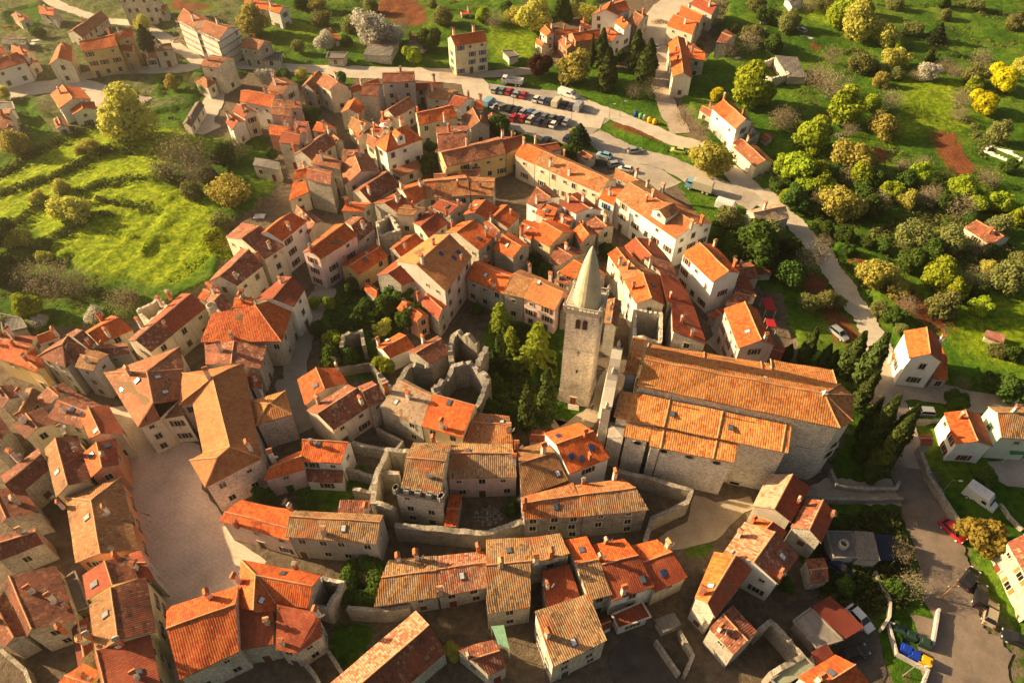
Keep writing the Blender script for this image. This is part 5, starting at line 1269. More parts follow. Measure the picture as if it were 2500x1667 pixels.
def chim_meshes():
    for body, cap, hh in (("chimwhite", "brick", 1.5), ("brick", "brick", 1.4), ("chimwhite", "brick", 1.9), ("wall_stone", "ridge", 1.4), ("brick", "mortar", 1.1)):
        mb = MB(); wd = .62 if hh > 1.2 else .5
        mb.box((0, 0, -.6), (wd, wd*.85, hh+.6), body, taper=.94); mb.box((0, 0, hh), (wd+.16, wd+.06, .1), cap)
        for x in (-1, 1):
            for y in (-1, 1): mb.box((x*wd*.36, y*wd*.28, hh+.1), (.13, .13, .28), body)
        mb.face([(-wd*.66, -wd*.6, hh+.38), (wd*.66, -wd*.6, hh+.38), (wd*.66, 0, hh+.62), (-wd*.66, 0, hh+.62)], cap); mb.face([(-wd*.66, 0, hh+.62), (wd*.66, 0, hh+.62), (wd*.66, wd*.6, hh+.38), (-wd*.66, wd*.6, hh+.38)], cap)
        for s in (-1, 1): mb.face([(s*wd*.62, -wd*.55, hh+.38), (s*wd*.62, wd*.55, hh+.38), (s*wd*.62, 0, hh+.6)], cap)
        CHM.append(mb.mesh("chimney"))
chim_meshes()
def sky_mesh(gl):
    mb = MB(); mb.box((0, 0, 0), (.82, 1.05, .1), "darkmetal"); mb.box((0, 0, .1), (.6, .84, .02), gl); return mb.mesh("skylight")
SKM = [sky_mesh("metalwhite"), sky_mesh("skyglass"), sky_mesh("blueglass")]
def dish_mesh():
    mb = MB(); n = 10; prev = None
    for k in range(3):
        r0 = .42*(k+1)/3; ring = [(r0*cos(2*pi*i/n), -.12*(1-(r0/.42)**2)-.25, r0*sin(2*pi*i/n)+.75) for i in range(n)]
        if prev is None: 
            for i in range(n): mb.face([(0, -.37, .75), ring[i], ring[(i+1) % n]], "dish")
        else:
            for i in range(n): mb.face([prev[i], ring[i], ring[(i+1) % n], prev[(i+1) % n]], "dish")
        prev = ring
    mb.tube((0, 0, -.2), (0, 0, .8), .03, "iron"); mb.tube((0, 0, .75), (0, -.37, .75), .02, "iron"); mb.tube((0, -.3, .4), (0, -.75, .7), .015, "iron"); return mb.mesh("satellite_dish")
DISH = dish_mesh()
def ant_mesh():
    mb = MB(); mb.tube((0, 0, -.3), (0, 0, 2.4), .03, "iron", 4); mb.tube((-.6, 0, 2.2), (.6, 0, 2.2), .02, "iron", 4)
    for i in range(6): mb.tube((-.5+i*.2, -.35, 2.2), (-.5+i*.2, .35, 2.2), .013, "iron", 4)
    return mb.mesh("antenna")
ANT = ant_mesh()
BOX = []   # footprints for hiding windows that face into a neighbour
for H in HS:
    for wg in H['wings']:
        quad_info(wg); p = wg['poly']; BOX.append((min(q[0] for q in p), max(q[0] for q in p), min(q[1] for q in p), max(q[1] for q in p), p, wg['he'], wg['wall'] != 'none'))
def blocked(x, y, z):
    for x0, x1, y0, y1, p, he, solid in BOX:
        if solid and x0 <= x <= x1 and y0 <= y <= y1 and he > z-.3 and inpoly(x, y, p): return True
    return False
SHUTDEF = {"white": ["brown", None, "closedbrown", "green"], "cream": [None, "brown", "closedbrown", None], "stone": [None, None, "closedbrown", None], "pink": ["brown", None], "yellow": ["closedbrown", None, "brown"], "ochre": ["closedgreen", "brown", None], "grey": [None], "salmon": ["brown", None], "mint": ["closedgreen"]}
for c_ in ("brown", "green"): MATS["shut_closed"+c_] = MATS["shut_"+c_]
CATS = [("canopy", "canopy"), ("awning", "awning"), ("netting", "netting"), ("tarpaulin", "shelter"), ("trailer", "trailer hut"), ("barn", "barn"), ("garage", "garage"), ("shed", "shed"), ("shelter", "shelter"), ("outbuilding", "outbuilding"), ("lean-to", "lean-to"), ("hut", "hut"), ("cottage", "cottage"), ("palace", "palace"), ("apartment", "apartment block"), ("villa", "villa"), ("annexe", "annexe"), ("cistern", "cistern"), ("porch", "porch")]
def catof(label):
    head = label.split(" with ")[0].split(" of ")[0]
    for k, v in CATS:
        if k in head: return v
    return "house"
def build_house(H):
    label = H['label']; cat = catof(label)
    P0 = H['wings'][0]['poly']; cx = sum(p[0] for p in P0)/len(P0); cy = sum(p[1] for p in P0)/len(P0)
    root = empty(cat.replace(" ", "_").replace("-", "_"), (cx, cy, 0), label, cat)
    rr_ = random.Random(hash(round(cx*7+cy*3)) & 0xffff); O = (cx, cy, 0)
    for wi, wg in enumerate(H['wings']):
        T(*wg['t']); wall = wg['wall']; roof = rm(wg['roof']); k = wg.get('kind'); he = wg['he']
        rb = MB()
        if 'V' in wg:
            V = [Vector(v) for v in wg['V']]
            for f in wg['faces']:
                p = [V[i] for i in f]
                # start the face at its lowest edge
                n = len(p); s = min(range(n), key=lambda i: p[i].z+p[(i+1) % n].z-.001*(p[i]-p[(i+1) % n]).length); p = p[s:]+p[:s]
                if n == 3: patch(rb, (p[0], p[1], p[2], p[2]), roof)
                elif n == 4: patch(rb, p, roof)
                else:
                    for i in range(1, n-1): patch(rb, (p[0], p[i], p[i+1], p[i+1]), roof, skirts=(i == 1, 1, i == n-2, 0))
            ed = {}
            for f in wg['faces']:
                for i in range(len(f)): 
                    e = tuple(sorted((f[i], f[(i+1) % len(f)]))); ed[e] = ed.get(e, 0)+1
            for (i, j), n in ed.items():
                if n > 1: ridge(rb, V[i], V[j])
        else:
            A, B, C, D = wg['Q']; rise = wg['rise']; ro = wg.get('ro', .5); r2m = rm(wg.get('r2', wg['roof']))  # r2 recolours the second slope: two-tone tiles, elsewhere painted shade
            up = lambda p, z: (p[0], p[1], z)
            if k == 'flat':
                patch(rb, (A, B, C, D), roof, th=.2)
                if wall != 'none' and hypot(A[0]-B[0], A[1]-B[1]) > 3:
                    for p, q in ((A, B), (B, C), (C, D), (D, A)):
                        dx, dy = q[0]-p[0], q[1]-p[1]; l = hypot(dx, dy); rb.box(((p[0]+q[0])/2, (p[1]+q[1])/2, he+.02), (l, .22, .22), "surround" if wall == 'white' else "concrete", atan2(dy, dx))
            elif k == 'shed': patch(rb, (A, B, up(C, he+rise), up(D, he+rise)), roof)
            else:
                r1 = up(lerp(A, D, ro), he+rise); r2 = up(lerp(B, C, ro), he+rise)
                if k == 'hip':
                    W = (hypot(A[0]-D[0], A[1]-D[1])+hypot(B[0]-C[0], B[1]-C[1]))/4; l = hypot(r1[0]-r2[0], r1[1]-r2[1]); f = min(.49, W/l)
                    n1 = lerp(r1, r2, f); n2 = lerp(r2, r1, f); r1, r2 = n1, n2
                    patch(rb, (B, C, r2, r2), roof); patch(rb, (D, A, r1, r1), roof)
                    for p, q in ((A, r1), (D, r1), (B, r2), (C, r2)): ridge(rb, p, q)
                patch(rb, (A, B, r2, r1), roof, skirts=(1, 2, 0, 2)); patch(rb, (C, D, r1, r2), r2m, skirts=(1, 2, 0, 2)); ridge(rb, r1, r2)
        ro_ = rb.obj("roof", root, O)
        if wall == 'none':
            for p in wg['poly']:
                mb = MB(); mb.tube((p[0], p[1], -.1), (p[0], p[1], p[2]-.1), .06, "metalwhite", 6); mb.obj("post", root, O)
            continue
        # walls
        poly = wg['poly']; n = len(poly)
        ds = [.28]*n if ('V' in wg or k in ('hip', 'flat')) else [.28, .06, .28, .06]
        ip, sgn = inset(poly, ds); wm = "wall_"+wall; mb = MB()
        tops = []
        for i in range(n):
            x, y = ip[i]
            if 'V' in wg: z = poly[i][2]-.14
            else: z = roofz(wg, x, y)-.14
            tops.append(z)
        for i in range(n):
            j = (i+1) % n; a, b_ = ip[i], ip[j]; pts = [(a[0], a[1], -1.5), (b_[0], b_[1], -1.5), (b_[0], b_[1], tops[j])]
            if 'V' not in wg and k is None and i in (1, 3):
                ap = lerp(poly[i], poly[j], ro if i == 3 else ro)
                ap = lerp(wg['Q'][1], wg['Q'][2], ro) if i == 1 else lerp(wg['Q'][0], wg['Q'][3], ro)
                # move apex onto the inset wall line
                dx, dy = b_[0]-a[0], b_[1]-a[1]; l2 = dx*dx+dy*dy or 1; s = ((ap[0]-a[0])*dx+(ap[1]-a[1])*dy)/l2
                pts.append((a[0]+dx*s, a[1]+dy*s, he+wg['rise']-.14))
            pts.append((a[0], a[1], tops[i])); mb.face(pts, wm)
        mb.obj("wall", root, O)
        # windows
        nwin = wg.get('win'); 
        if nwin != 0:
            floors = nwin or max(1, round(he/3.0)); fh = he/floors; shut = wg.get('shut') or rr_.choice(SHUTDEF.get(wall, [None])); doordone = False
            for i in range(n):
                j = (i+1) % n; a, b_ = ip[i], ip[j]; dx, dy = b_[0]-a[0], b_[1]-a[1]; l = hypot(dx, dy)
                if l < 2.2: continue
                nx, ny = dy/l*sgn, -dx/l*sgn; mx, my = (a[0]+b_[0])/2, (a[1]+b_[1])/2; dc = -(nx*mx+ny*my)/hypot(mx, my)
                if dc < -.25: continue
                per = rr_.uniform(2.5, 3.3); m_ = max(1, int((l-.8)/per)); gable = 'V' not in wg and k is None and i in (1, 3)
                for fl in range(floors):
                    for q in range(m_):
                        if rr_.random() < (.3 if gable else .14): continue
                        s = (q+.5)/m_+rr_.uniform(-.03, .03); x, y = a[0]+dx*s, a[1]+dy*s; small = fl == floors-1 and floors > 1 and rr_.random() < .5
                        ww, hh = (.75, .7) if small else (1.0, 1.35); z = fl*fh+fh*.55
                        if blocked(x+nx*.7, y+ny*.7, z+.6) or z+hh/2 > min(tops[i], tops[j])-.1: continue
                        ang = atan2(dy, dx) if sgn < 0 else atan2(dy, dx)+pi
                        if fl == 0 and not doordone and not gable and rr_.random() < .4 and he > 3.2:
                            doordone = True; inst(door_mesh(wg.get('door', rr_.choice(["brown", "green", "brown", "red"]))), "door", root, (x-cx, y-cy, .02), ang); continue
                        sh = None if small else (shut if rr_.random() < .8 else None)
                        inst(win_mesh(sh, ww, hh, "surround"), "window", root, (x-cx, y-cy, z), ang)
            if wg.get('door') and not doordone:
                a, b_ = ip[1], ip[2]; s = .3; dx, dy = b_[0]-a[0], b_[1]-a[1]; inst(door_mesh(wg['door']), "door", root, (a[0]+dx*s-cx, a[1]+dy*s-cy, .02), atan2(dy, dx) if sgn < 0 else atan2(dy, dx)+pi, (1.8, 1, 1))
        # direction of the roof
        if 'V' in wg: dirr = atan2(poly[1][1]-poly[0][1], poly[1][0]-poly[0][0])
        else: dirr = atan2(B[1]-A[1], B[0]-A[0])
        def onroof(px):
            z = he+1
            for _ in range(5): x, y, _z = un(px[0], px[1], z); z = roofz(wg, x, y)
            return x, y, z
        ch = wg.get('ch')
        if ch: spots = [P(c_)[0] for c_ in ch.split(";")]; spots = [onroof((u, v+3)) for u, v in spots]
        elif ch is None and k is None and nwin != 0 and 'V' not in wg:
            s = rr_.uniform(.15, .85); t_ = rr_.choice((.3, .65)); q = lerp(lerp(A, B, s), lerp(D, C, s), t_); spots = [(q[0], q[1], roofz(wg, q[0], q[1]))]
        else: spots = []
        for x, y, z in spots:
            me = rr_.choice(CHM); inst(me, "chimney", ro_, (x-cx, y-cy, z), dirr+rr_.choice((0, pi/2)), rr_.uniform(.85, 1.15))
            if rr_.random() < .3: inst(DISH, "satellite_dish", ro_, (x-cx+cos(dirr)*.6, y-cy+sin(dirr)*.6, z), rr_.uniform(.2, 1.2))
            if rr_.random() < .4: inst(ANT, "antenna", ro_, (x-cx-cos(dirr)*.5, y-cy-sin(dirr)*.5, z), rr_.uniform(0, 3))
        sk = wg.get('sk')
        if sk:
            for c_ in sk.split(";"):
                x, y, z = onroof(P(c_)[0]); e = .3; gx = (roofz(wg, x+e, y)-roofz(wg, x-e, y))/(2*e); gy = (roofz(wg, x, y+e)-roofz(wg, x, y-e))/(2*e)
                nrm = Vector((-gx, -gy, 1)).normalized(); o = inst(SKM[2] if wg.get('blue') or 'blue' in label.split("skylight")[0][-6:] else rr_.choice(SKM[:2]), "skylight", ro_, (x-cx, y-cy, z+sag(x, y)+.02))
                ex = Vector((cos(dirr), sin(dirr), 0)); ex = (ex-nrm*ex.dot(nrm)).normalized(); ey = nrm.cross(ex)
                from mathutils import Matrix
                o.rotation_euler = Matrix((ex, ey, nrm)).transposed().to_euler()
        if wg.get('dormer'):
            x, y, z = onroof(P(wg['dormer'])[0]); ea = Vector((B[0]-A[0], B[1]-A[1], 0)).normalized(); out = Vector((ea.y, -ea.x, 0))
            if out.dot(Vector((A[0]-D[0], A[1]-D[1], 0))) < 0: out = -out
            mb = MB(); c0 = Vector((x, y, z)); s = 1.1 if he < 7.5 else 2.0; dd = 1.0 if s < 2 else 1.6
            f = [c0+out*dd+ea*s*k_ for k_ in (-1, 1)]; bk = [c0-out*dd*1.6+ea*s*k_ for k_ in (-1, 1)]; zt = z+1.5
            for q0, q1 in ((f[0], f[1]), (f[1], bk[1]), (bk[0], f[0])): mb.face([(q0.x, q0.y, z-1), (q1.x, q1.y, z-1), (q1.x, q1.y, zt), (q0.x, q0.y, zt)], wm)
            mid = (f[0]+f[1])/2; mbk = (bk[0]+bk[1])/2; mb.face([(f[0].x, f[0].y, zt), (f[1].x, f[1].y, zt), (mid.x, mid.y, zt+.8)], wm)
            ff = [q+out*.25 for q in f]; m2 = mid+out*.25
            for q0, q1, sg in ((ff[0], bk[0], -1), (ff[1], bk[1], 1)):
                g0 = Vector((q0.x, q0.y, zt-.12))+ea*sg*.2; g1 = Vector((q1.x, q1.y, zt-.12))+ea*sg*.2; patch(mb, (g0, g1, Vector((mbk.x, mbk.y, zt+.85)), Vector((m2.x, m2.y, zt+.85))), roof, th=.1)
            do = mb.obj("dormer", ro_, O); fm = mid+out*.0
            inst(win_mesh(None, .8, 1.0, "metalwhite"), "window", do, (fm.x-cx, fm.y-cy, zt-.6), atan2(out.y, out.x)-pi/2)
        if wg.get('merlon'):
            for i in range(n):
                a, b_ = ip[i], ip[(i+1) % n]; l = hypot(b_[0]-a[0], b_[1]-a[1]); m_ = max(2, int(l/1.5))
                for q in range(m_+1):
                    s = q/m_; mb = MB(); mb.box((a[0]+(b_[0]-a[0])*s, a[1]+(b_[1]-a[1])*s, he-.1), (.85, .55, 1.25), "wall_greystone", atan2(b_[1]-a[1], b_[0]-a[0]), .93); mb.obj("merlon", root, O)
for H in HS: build_house(H)
# ================= free walls and ruins =================
def wallmesh(mb, pts, th, ht, m, rag, closed, rr_):
    q = []; n = len(pts); rng = range(n) if closed else range(n-1)
    for i in rng:
        a, b_ = pts[i], pts[(i+1) % n]; l = hypot(b_[0]-a[0], b_[1]-a[1]); k = max(1, int(l/(.45 if rag > .3 else .8)))
        for j in range(k): q.append(lerp(a[:2], b_[:2], j/k))
    if not closed: q.append(pts[-1][:2])
    N_ = len(q); zs = []; cur = 0
    for i in range(N_):
        cur = cur*.86+rr_.uniform(-1, 1)*.2; zs.append(ht+(cur*1.6-.25)*rag*1.6+rr_.uniform(-.06, .06))
    Lp, Rp = [], []
    for i in range(N_):
        a = q[i-1] if (i > 0 or closed) else q[i]; b_ = q[(i+1) % N_] if (i < N_-1 or closed) else q[i]; dx, dy = b_[0]-a[0], b_[1]-a[1]; l = hypot(dx, dy) or 1; t2 = th/2*(1+rr_.uniform(-.1, .1))
        Lp.append((q[i][0]-dy/l*t2, q[i][1]+dx/l*t2)); Rp.append((q[i][0]+dy/l*t2, q[i][1]-dx/l*t2))
    for i in (range(N_) if closed else range(N_-1)):
        j = (i+1) % N_; z0, z1 = zs[i], zs[j]
        z1_ = z1
        for S in (Lp, Rp): mb.face([(*S[i], -.6), (*S[j], -.6), (*S[j], z1_), (*S[i], z0)], m)
        mb.face([(*Lp[i], z0), (*Lp[j], z1_), (*Rp[j], z1_), (*Rp[i], z0)], m)
    if not closed:
        for i in (0, N_-1): mb.face([(*Lp[i], -.6), (*Rp[i], -.6), (*Rp[i], zs[i]), (*Lp[i], zs[i])], m)
for label, pts, ht, th, wall, rag in WALLS:
    mb = MB(); wallmesh(mb, pts, th, ht, "wall_"+("rubble" if wall == "stone" else wall), max(rag, .12), False, R); o = mb.obj("stone_wall", None, (pts[0][0], pts[0][1], 0)); tag(o, label, "wall")
for label, pts, ht, wall, th, rag in RUINS:
    mb = MB(); wallmesh(mb, pts, th, ht, "wall_"+wall, rag, True, R); cx = sum(p[0] for p in pts)/len(pts); cy = sum(p[1] for p in pts)/len(pts)
    o = mb.obj("ruin", None, (cx, cy, 0)); tag(o, label, "ruin")
# ================= church =================
CT = (1480, 800, 3.793)
def cp(u, v, z): return un(CT[0]+u/CT[2], CT[1]+v/CT[2], z)
church = empty("church", (34, 62, 0), "large stone parish church with long golden ribbed roofs and a many sided apse", "church")
CO = (34, 62, 0)
def roofpart(name, faces, ridges=(), m="roof_church"):
    rb = MB()
    for f in faces:
        f = [Vector(p) for p in f]; patch(rb, (f[0], f[1], f[2], f[3] if len(f) > 3 else f[2]), m)
    for a, b_ in ridges: ridge(rb, a, b_, "ridge", .14)
    return rb.obj(name, church, CO)
eL, rL, rR, eR = cp(287, 532, 15), cp(350, 290, 17.3), cp(2020, 612, 17.3), cp(2165, 930, 15)
nL, nR = cp(380, 172, 15), cp(2165, 522, 15)
a1, a2 = cp(2287, 862, 15), cp(2287, 628, 15)
nave = roofpart("roof", [(eL, eR, rR, rL), (nR, nL, rL, rR), (eR, a1, rR), (a1, a2, rR), (a2, nR, rR)], [(rL, rR), (rR, eR), (rR, a1), (rR, a2), (rR, nR)])
b1, b2, b3, b4 = cp(165, 417, 14.4), cp(283, 440, 14.4), cp(343, 207, 16.2), cp(220, 188, 16.2); b5, b6 = cp(372, 98, 14.4), cp(252, 80, 14.4)
roofpart("roof", [(b1, b2, b3, b4), (b5, b6, b4, b3)], [(b4, b3)])
s1, s2, s3, s4 = cp(75, 824, 11.6), cp(1682, 1160, 11.6), cp(1725, 900, 13.2), cp(140, 577, 13.2)
aisle = roofpart("roof", [(s1, s2, s3, s4)], [(lerp(s1, s2, f), lerp(s4, s3, f)) for f in (.0, .295, .605, .965)])
k1, k2, k3, k4 = cp(162, 1005, 9.9), cp(395, 1053, 9.9), cp(428, 918, 11.0), cp(190, 870, 11.0)
k5, k6, k7 = cp(397, 1092, 9.6), cp(1182, 1250, 9.9), cp(1222, 1072, 11.0)
roofpart("roof", [(k1, k2, k3, k4), (k5, k6, k7, k3)], [(lerp(k5, k6, .14), lerp(k3, k7, .14)), (lerp(k5, k6, .76), lerp(k3, k7, .76))])
n1, n2 = cp(385, 148, 10.8), cp(1512, 330, 10.8); n3, n4 = (cp(1530, 412, 13.6)), cp(372, 190, 13.6)
roofpart("roof", [(n2, n1, n4, n3)], [(lerp(n1, n2, f), lerp(n4, n3, f)) for f in (.01, .47, .93)])
x1, x2, x3, x4 = cp(1522, 293, 13.2), cp(2095, 392, 13.2), cp(2135, 528, 14.85), cp(1535, 405, 14.85)
roofpart("roof", [(x2, x1, x4, x3)], [(x1, x4), (x2, x3)])
def boxwalls(name, poly, z0, tops, m="wall_churchstone", ins=.3):
    ip, sgn = inset(poly, [ins]*len(poly)); mb = MB(); n = len(poly)
    for i in range(n):
        j = (i+1) % n; mb.face([(*ip[i], z0), (*ip[j], z0), (*ip[j], tops[j]), (*ip[i], tops[i])], m)
    return mb.obj("wall", church, CO), ip, sgn
_, naveip, nsg = boxwalls("wall", [eL, eR, a1, a2, nR, nL], -1, [14.85]*6)
boxwalls("wall", [b1, b2, b5, b6], -1, [14.25]*4)
_, aip, asg = boxwalls("wall", [s1, s2, s3, s4], -1, [11.45, 11.45, 13.05, 13.05])
_, kip, ksg = boxwalls("wall", [k1, k2, k3, k4], -1, [9.75, 9.75, 10.85, 10.85])
_, kip2, _s = boxwalls("wall", [k5, k6, k7, k3], -1, [9.45, 9.75, 10.85, 10.85])
boxwalls("wall", [n1, n4, n3, n2], -1, [10.6, 13.5, 13.5, 10.6])
boxwalls("wall", [x1, x4, x3, x2], -1, [13.05, 14.7, 14.7, 13.05])
boxwalls("wall", [s1, k1, cp(30, 1240, 0)[:2]+(0,), cp(15, 870, 8)], -1, [8.5, 8.5, 5, 7], ins=.05) if 0 else None
# string course round the apse
mb = MB(); ring = [eR, a1, a2]
ipr, _q = inset([eL, eR, a1, a2, nR, nL], [.12]*6)
for i in (0, 1, 2, 3):
    a, b_ = ipr[i], ipr[i+1]
    if i == 0: a = lerp(a, b_, .86)
    mb.tube((a[0], a[1], 8.2), (b_[0], b_[1], 8.2), .22, "surround", 6)
mb.obj("string_course", church, CO)
def onwall(px, A, B):
    u, v = CT[0]+px[0]/CT[2], CT[1]+px[1]/CT[2]; d = ray(u, v); ax, ay = A[:2]; dx, dy = B[0]-ax, B[1]-ay
    den = d[0]*dy-d[1]*dx; t_ = (ax*dy-ay*dx)/den; return (d[0]*t_, d[1]*t_, CAMH+d[2]*t_), atan2(dy, dx)
def oculus(px, A, B):
    (x, y, z), ang = onwall(px, A, B); mb = MB(); n = 14
    inn = [(.62*cos(2*pi*i/n), -.05, .42*sin(2*pi*i/n)) for i in range(n)]; out = [(.86*cos(2*pi*i/n), -.12, .62*sin(2*pi*i/n)) for i in range(n)]
    mb.face(inn, "glass")
    for i in range(n): j = (i+1) % n; mb.face([inn[i], inn[j], out[j], out[i]], "surround"); mb.face([out[i], out[j], (out[j][0], .02, out[j][2]), (out[i][0], .02, out[i][2])], "surround")
    inst(mb.mesh("window"), "window", church, (x-CO[0], y-CO[1], z), ang)
oculus((290, 1065), kip[0], kip[1])
for p in ((530, 1141), (770, 1194), (1022, 1248)): oculus(p, kip2[0], kip2[1])
def archwin(px, A, B, wd, ht):
    (x, y, z), ang = onwall(px, A, B); mb = MB(); n = 8
    arc = [(wd/2*cos(pi*i/n), ht/2+wd/2*sin(pi*i/n)) for i in range(n+1)]; o2 = [((wd/2+.22)*cos(pi*i/n), ht/2+(wd/2+.22)*sin(pi*i/n)) for i in range(n+1)]
    pts = [(wd/2, -ht/2)]+arc+[(-wd/2, -ht/2)]; po = [(wd/2+.22, -ht/2-.15)]+o2+[(-wd/2-.22, -ht/2-.15)]
    mb.face([(a, -.04, b_) for a, b_ in pts], "glass")
    for i in range(len(pts)): j = (i+1) % len(pts); mb.face([(pts[i][0], -.04, pts[i][1]), (pts[j][0], -.04, pts[j][1]), (po[j][0], -.14, po[j][1]), (po[i][0], -.14, po[i][1])], "surround")
    inst(mb.mesh("window"), "window", church, (x-CO[0], y-CO[1], z), ang)
archwin((2078, 1140), naveip[1], naveip[2], 1.3, 3.4); archwin((1952, 1372), naveip[1], naveip[2], .8, 1.5)
(x, y, z), ang = onwall((1187, 1433), aip[0], aip[1]); mb = MB(); mb.box((0, -.03, -.4), (1.5, .06, .8), "glass"); mb.box((0, -.06, .4), (2, .2, .25), "surround"); mb.box((0, -.06, -.65), (2, .2, .25), "surround")
for s in (-.9, .9): mb.box((s, -.06, -.4), (.25, .2, .8), "surround")
inst(mb.mesh("window"), "window", church, (x-CO[0], y-CO[1], z), ang)
for u, v in ((612, 803), (1152, 928)):
    p = cp(u, v, 12.4); inst(SKM[1], "skylight", aisle, (p[0]-CO[0], p[1]-CO[1], 12.52), radians(-15))
p = cp(1468, 478, 16); inst(SKM[0], "skylight", nave, (p[0]-CO[0], p[1]-CO[1], 16.25), radians(-15))
mb = MB(); mb.box((rR[0], rR[1], 17.2), (.7, .7, .5), "chimwhite"); mb.box((rR[0], rR[1], 17.7), (.45, .45, .5), "chimwhite", 0, .2); mb.obj("finial", church, CO)
# west front: a thick slab with baroque outline standing above the roofs
A = Vector(cp(150, 190, 15.5)); B_ = Vector(cp(35, 800, 12.2)); A.z = B_.z = 0
dv = (B_-A); Lw = dv.length; dv.normalize(); nv = Vector((-dv.y, dv.x, 0)); nv = nv if nv.x < 0 else -nv
prof = [(0, 10.6), (.0, 15.5), (.06, 16.3), (.14, 16.6), (.22, 17.6), (.30, 18.4), (.38, 18.6), (.46, 18.4), (.52, 17.4), (.56, 16.0), (.6, 15.0), (.68, 14.3), (.78, 13.9), (.88, 13.5), (1.0, 13.3)]
mb = MB(); th = 1.35
for (t0, z0), (t1, z1) in zip(prof[:-1], prof[1:]):
    p0, p1 = A+dv*Lw*t0, A+dv*Lw*t1
    if t1-t0 > 1e-4:
        for o in (0, th): q0, q1 = p0+nv*o, p1+nv*o; mb.face([(q0.x, q0.y, -1), (q1.x, q1.y, -1), (q1.x, q1.y, z1), (q0.x, q0.y, z0)], "wall_churchstone")
    q0, q1 = p0-nv*.12, p1-nv*.12; r0, r1 = p0+nv*(th+.2), p1+nv*(th+.2)
    if t1-t0 > 1e-4:
        mb.face([(q0.x, q0.y, z0+.02), (q1.x, q1.y, z1+.02), (r1.x, r1.y, z1+.02), (r0.x, r0.y, z0+.02)], "surround")
        for e0, e1 in ((q0, q1), (r0, r1)): mb.face([(e0.x, e0.y, z0-.3), (e1.x, e1.y, z1-.3), (e1.x, e1.y, z1+.02), (e0.x, e0.y, z0+.02)], "surround")
for tt_ in (0, 1):
    p0 = A+dv*Lw*tt_; q0 = p0+nv*th; zt = 15.5 if tt_ == 0 else 13.3; mb.face([(p0.x, p0.y, -1), (q0.x, q0.y, -1), (q0.x, q0.y, zt), (p0.x, p0.y, zt)], "wall_churchstone")
# cornice steps on the outer face
for o, z, t0, t1 in ((.35, 12.6, .04, .56), (.5, 10.2, .0, 1.0), (.25, 4.5, 0, 1.0)):
    c_ = A+dv*Lw*(t0+t1)/2+nv*(th+o/2); mb.box((c_.x, c_.y, z), (Lw*(t1-t0), o, .35), "surround", atan2(dv.y, dv.x))
for t_, z in ((.04, 16.2), (.56, 16.2), (.98, 13.4)):
    c_ = A+dv*Lw*t_+nv*th/2; mb.box((c_.x, c_.y, z), (.5, .5, .9), "surround"); mb.box((c_.x, c_.y, z+.9), (.35, .35, .8), "surround", 0, .15)
mb.obj("west_front", church, CO)
p = A+dv*Lw*.3+nv*(th+.06); mb = MB(); mb.box((p.x, p.y, 0), (1.9, .12, 3.2), "shut_brown", atan2(dv.y, dv.x)); mb.obj("door", church, CO)
sw = cp(60, 1000, 6)
boxwalls("wall", [cp(30, 865, 9.5), cp(185, 862, 9.5), cp(160, 1010, 9.5), cp(8, 1030, 7)], -1, [9.4, 9.4, 9.4, 7.4], ins=.04)
mb = MB(); pz = [cp(30, 865, 9.5), cp(185, 862, 9.5), cp(160, 1010, 9.5), cp(8, 1030, 7)]; mb.face([(p_[0], p_[1], z) for p_, z in zip(pz, [9.38, 9.38, 9.38, 7.38])], "concrete"); mb.obj("terrace", church, CO)
mb = MB()
for u, v, z in ((1105, 745, 14.8), (605, 635, 14.8)): p = cp(u, v, z); mb.tube((p[0], p[1], 13), p, .09, "darkmetal")
p0, p1 = onwall((500, 1115), kip2[0], kip2[1])[0], onwall((418, 1420), kip2[0], kip2[1])[0]; mb.tube(p0, (p0[0], p0[1], 0), .1, "darkmetal"); mb.obj("downpipe", church, CO)
# ================= bell tower =================
tower = empty("bell_tower", (12.1, 79.2, 0), "tall weathered stone bell tower with a pale conical spire beside the church", "bell tower")
TO = (12.1, 79.2, 0)
e1 = Vector((5.0, -1.17)); e2 = Vector((1.65, 4.75)); cen = Vector((11.95, 79.25)); tang = atan2(e1.y, e1.x)
def ring_(s, cx_=cen): return [cx_+(e1*a+e2*b_)*.5*s for a, b_ in ((-1, -1), (1, -1), (1, 1), (-1, 1))]
def prism(mb, r0, z0, r1, z1, m):
    for i in range(4): a, b_, c_, d = r0[i], r0[(i+1) % 4], r1[(i+1) % 4], r1[i]; mb.face([(a.x, a.y, z0), (b_.x, b_.y, z0), (c_.x, c_.y, z1), (d.x, d.y, z1)], m)
mb = MB(); prism(mb, ring_(1.16), -1, ring_(1.05), 3.2, "wall_tower"); prism(mb, ring_(1.05), 3.2, ring_(1.03), 3.25, "wall_tower"); prism(mb, ring_(1.03), 3.25, ring_(.985), 22.6, "wall_tower"); mb.obj("shaft", tower, TO)
mb = MB(); prism(mb, ring_(1.04), 3.15, ring_(1.08), 3.3, "surround"); prism(mb, ring_(1.03), 14.2, ring_(1.03), 14.4, "surround")
for z, s in ((22.4, 1.03), (22.8, 1.1), (23.1, 1.16)): prism(mb, ring_(s-.03), z, ring_(s), z+.32, "surround"); r = ring_(s); mb.face([(p.x, p.y, z+.32) for p in r], "surround")
mb.obj("cornice", tower, TO)
mb = MB(); n = 24; pz = [(2.3, 23.4), (2.25, 24.0), (1.95, 26.6), (1.55, 29.2), (1.05, 31.6), (.48, 33.6), (.2, 34.3), (0, 34.6)]
